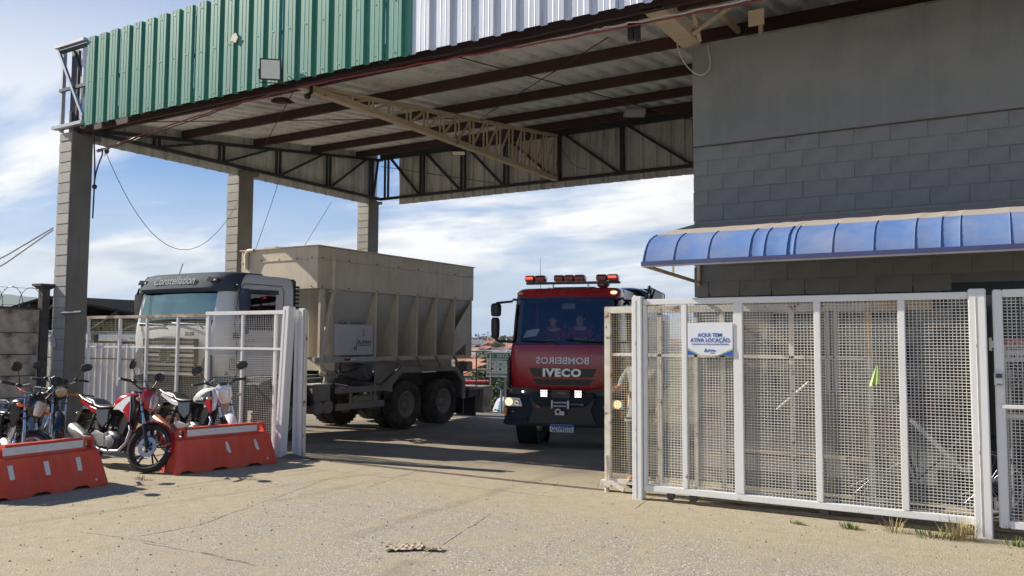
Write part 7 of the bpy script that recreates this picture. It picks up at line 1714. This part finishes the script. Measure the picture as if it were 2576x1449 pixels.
for px, d, h, lab in ((1275, 150, 9.4, 'slim pale utility pole rising beside the fire truck mirror'), (1204, 420, 11, 'thin mast on the ridge near the hopper'), (1214, 400, 9, 'second thin mast on the ridge, beside the brown roof'), (1228, 500, 12, 'tallest thin mast on the ridge left of the mirror')):
    x, y = at(px, d); t = thing('utility_pole', lab, 'pole', (x, y, zg(x, y)), rnd.random()*3, world=False); r_ = .0009*d
    q = MB(); q.tube([(0, 0, -1), (0, 0, h)], [r_, r_*.7], 8); part('shaft', q, m_paper if d < 200 else m_galv, t)
    q = MB(); q.bar((-.9, 0, h-.6), (.9, 0, h-.6), r_, r_); part('crossarm', q, m_galv, t)
# hills
def hills(nm, px0, px1, d, fn, m):
    rows = [[], [], []]
    n_ = 60
    for i in range(n_+1):
        px = px0+(px1-px0)*i/n_; x, y = at(px, d); hgt = fn(px); x2, y2 = at(px, d*1.3); x0, y0 = at(px, d*.8)
        rows[0].append(Vector((x0, y0, -80))); rows[1].append(Vector((x, y, hgt))); rows[2].append(Vector((x2, y2, -80)))
    q = MB(); q.grid(rows); struct(nm, q, m)
m_hill = mat('forested_hill', (.05, .075, .035), .9, var=.3, vs=.004, bump=0)
hills('hills', -600, 3600, 9000, lambda px: 1.75+9000/2069*(10+6*noise.noise(Vector((px*.004, 1, 0)))+2*noise.noise(Vector((px*.02, 4, 0)))), m_hill)
hills('near_hill', -900, 420, 3000, lambda px: 1.75+3000/2069*(lerp_tab(px, [(-900, 60), (-200, 118), (20, 112), (90, 104), (200, 80), (330, 40), (420, 5)])+2.2*noise.noise(Vector((px*.05, 2, 0)))), m_hill)

# safety sign board
sx0_, sy0_ = at(1225.5, 27); ss = thing('safety_sign', 'large green and white safety equipment sign between the two trucks', 'sign', (sx0_, sy0_, zg(sx0_, sy0_)), R(14), world=False)
zb_ = zg(sx0_, sy0_); S = lambda z: z-zb_
bwid = 1.75; z0, z1 = S(.60), S(1.41)
q = MB(); q.bb(0, bwid, -.02, .02, z0, z1); part('panel', q, m_paper, ss)
q = MB(); q.bb(.02, bwid-.02, -.026, -.021, z1-.21, z1-.04); part('green_header', q, m_sgreen, ss)
q = MB(); q.bb(.02, bwid-.02, -.026, -.021, z0+.05, z0+.115); part('green_footer', q, m_sgreen, ss)
text('lettering', 'CEU', m_txtw, ss, (.17, -.029, z1-.127), RX, .09, .001, bold=.001)
q = MB()
for a, b_ in (((.05, z1-.18), (.29, z1-.18)), ((.29, z1-.18), (.29, z1-.075)), ((.29, z1-.075), (.05, z1-.075)), ((.05, z1-.075), (.05, z1-.18))): q.bar((a[0], -.028, a[1]), (b_[0], -.028, b_[1]), .006, .004)
part('logo_frame', q, m_txtw, ss)
text('lettering', 'SEGURANÇA', m_txtw, ss, (.96, -.029, z1-.127), RX, .14, .001, bold=.003, width=1.22)
text('lettering', 'USO OBRIGATÓRIO DE EPI', m_sgreen, ss, (bwid/2, -.024, z1-.265), RX, .07, .001, bold=.002, width=1.4)
text('lettering', 'OBEDEÇA AS NORMAS DE SEGURANÇA', m_txtw, ss, (bwid/2, -.029, z0+.083), RX, .055, .001, width=1.55)
q = MB()
gz0, gz1 = z0+.17, z1-.33
for i in range(7): q.bb(.07+i*.268-.004, .07+i*.268+.004, -.024, -.0205, gz0, gz1)
for z in (gz0, (gz0+gz1)/2, gz1): q.bb(.07, 1.68, -.0245, -.0206, z-.004, z+.004)
part('pictogram_grid', q, m_sgreen, ss, kind='stuff')
r = random.Random(4)
for i in range(6):
    for j in range(2):
        cx_, cz = .07+.268*(i+.5), gz0+(gz1-gz0)*(.27+.5*j); q = MB(); k = (i*2+j) % 4
        if k == 0: q.ell((cx_, -.022, cz+.02), (.035, .003, .03), 10, 5); q.bb(cx_-.05, cx_+.05, -.025, -.0205, cz-.02, cz)
        elif k == 1:
            for s in (-1, 1): q.prism([(cx_+s*.02, cz-.03), (cx_+s*.06, cz+.02), (cx_+s*.045, cz+.045), (cx_+s*.005, cz)], 'y', -.025, -.0205)
        elif k == 2: q.prism([(cx_-.035, cz-.04), (cx_+.035, cz-.04), (cx_+.03, cz+.03), (cx_-.03, cz+.03)], 'y', -.025, -.0205)
        else: q.ell((cx_-.03, -.022, cz), (.022, .003, .035), 8, 5); q.prism([(cx_+.02, cz+.04), (cx_+.05, cz+.04), (cx_+.06, cz-.04), (cx_+.04, cz-.04), (cx_+.035, cz), (cx_+.025, cz-.04), (cx_+.01, cz-.04)], 'y', -.025, -.0205)
        part('pictogram', q, m_txtk, ss)
for x in (.10, .62, 1.6): q = MB(); q.bb(x-.035, x+.035, .022, .08, -.3, z1-.05); part('post', q, m_wood if x < .2 else m_frame, ss)
# red skip and white car on the lower level
x, y = at(1183, 45); rs = thing('red_trailer', 'red box trailer low behind the hopper platform', 'trailer', (x, y, zg(x, y)), R(31), world=False)
q = MB(); q.bb(-1.05, 1.05, -.8, .8, 1.0, -.38-zg(x, y)); part('box_body', q, mat('red_trailer_paint', (.42, .03, .025), .5, var=.15), rs, bevel=.04)
q = MB(); q.bb(-1.08, 1.08, -.82, .82, .9, 1.0); part('floor_frame', q, m_dkm, rs)
for s in (-1, 1): q = MB(); q.tube([(s*.95, 0, .45), (s*1.15, 0, .45)], .45, 20); part('wheel', q, m_tyre, rs)
x, y = at(1300, 27.6); wc = thing('white_car', 'small white car facing the yard on the lower ground between the trucks', 'car', (x, y, zg(x, y)-.05), R(118), world=False)
prof_ = [(-1.9, .35), (-1.88, .75), (-1.0, .92), (-.35, 1.40), (.9, 1.45), (1.65, .98), (1.85, .9), (1.88, .35)]
def carsec(k): return [(x_, z_) for x_, z_ in prof_]
q = MB(); q.loft([[Vector((x_*(1 if abs(y_) < .7 else .97), y_*(1 if z_ < 1 else .82), z_*(1 if abs(y_) < .7 else .985))) for x_, z_ in prof_] for y_ in (-.8, -.72, .72, .8)]); part('car_body', q, m_whp, wc, bevel=.04)
q = MB(); q.add([(-.98, -.60, .95), (-.98, .60, .95), (-.40, .52, 1.37), (-.40, -.52, 1.37)], [(0, 1, 2, 3)]); q.xf(Matrix.Translation((-.03, 0, .03))); part('windscreen', q, g_vw, wc)
q = MB(); q.add([(1.62, -.58, 1.02), (1.62, .58, 1.02), (.95, .52, 1.41), (.95, -.52, 1.41)], [(0, 1, 2, 3)]); q.xf(Matrix.Translation((.03, 0, .03))); part('rear_window', q, g_vw, wc)
for s in (-1, 1):
    q = MB(); q.add([(-.75, s*.80, .97), (.0, s*.80, .99), (.0, s*.69, 1.36), (-.33, s*.69, 1.35)], [(0, 1, 2, 3)]); q.add([(.06, s*.80, .99), (1.2, s*.80, .99), (.85, s*.69, 1.37), (.06, s*.69, 1.37)], [(0, 1, 2, 3)]); part('side_window', q, m_blkg, wc)
    for xx in (-1.2, 1.15): q = MB(); q.tube([(xx, s*.60, .30), (xx, s*.81, .30)], .30, 20); w_ = part('wheel', q, m_tyre, wc); q = MB(); q.tube([(xx, s*.80, .30), (xx, s*.82, .30)], .19, 16); part('rim', q, m_galv, w_)
    q = MB(); q.ell((-1.85, s*.58, .70), (.06, .14, .07), 10, 6); part('headlight', q, m_lens, wc)
x, y = at(1263, 24.6); q = MB(); q.tube([(x, y, zg(x, y)), (x, y, .32), (x-.12, y-.05, .42)], .035, 8); solo('bent_post', q, m_galv, 'short bent grey post sticking up behind the white car', 'post', loc=(x, y, 0))
q = MB(); xa, ya = at(1236, 24.2); q.bb(xa-.6, xa+2.2, ya-.1, ya+.1, -.45, -.3); q.bb(xa-.5, xa-.4, ya-.1, ya+.1, -1.4, -.3); q.bb(xa+1.0, xa+1.1, ya-.1, ya+.1, -1.4, -.3); solo('low_rack', q, m_dkm, 'low dark steel rack standing before the white car', 'rack', loc=(xa, ya, -1))
# air between here and the hills
hz_ = MB(); hz_.bb(-12500, 12500, -60, 12500, -220, 200)
hmt = bpy.data.materials.new('air_haze'); hmt.use_nodes = True; t_ = hmt.node_tree; t_.nodes.clear(); o_ = t_.nodes.new('ShaderNodeOutputMaterial'); v_ = t_.nodes.new('ShaderNodeVolumePrincipled')
v_.inputs['Color'].default_value = (.62, .75, .92, 1); v_.inputs['Density'].default_value = .00009; v_.inputs['Anisotropy'].default_value = .2; t_.links.new(v_.outputs[0], o_.inputs['Volume'])
if True: struct('haze', hz_, hmt, False, kind='stuff')
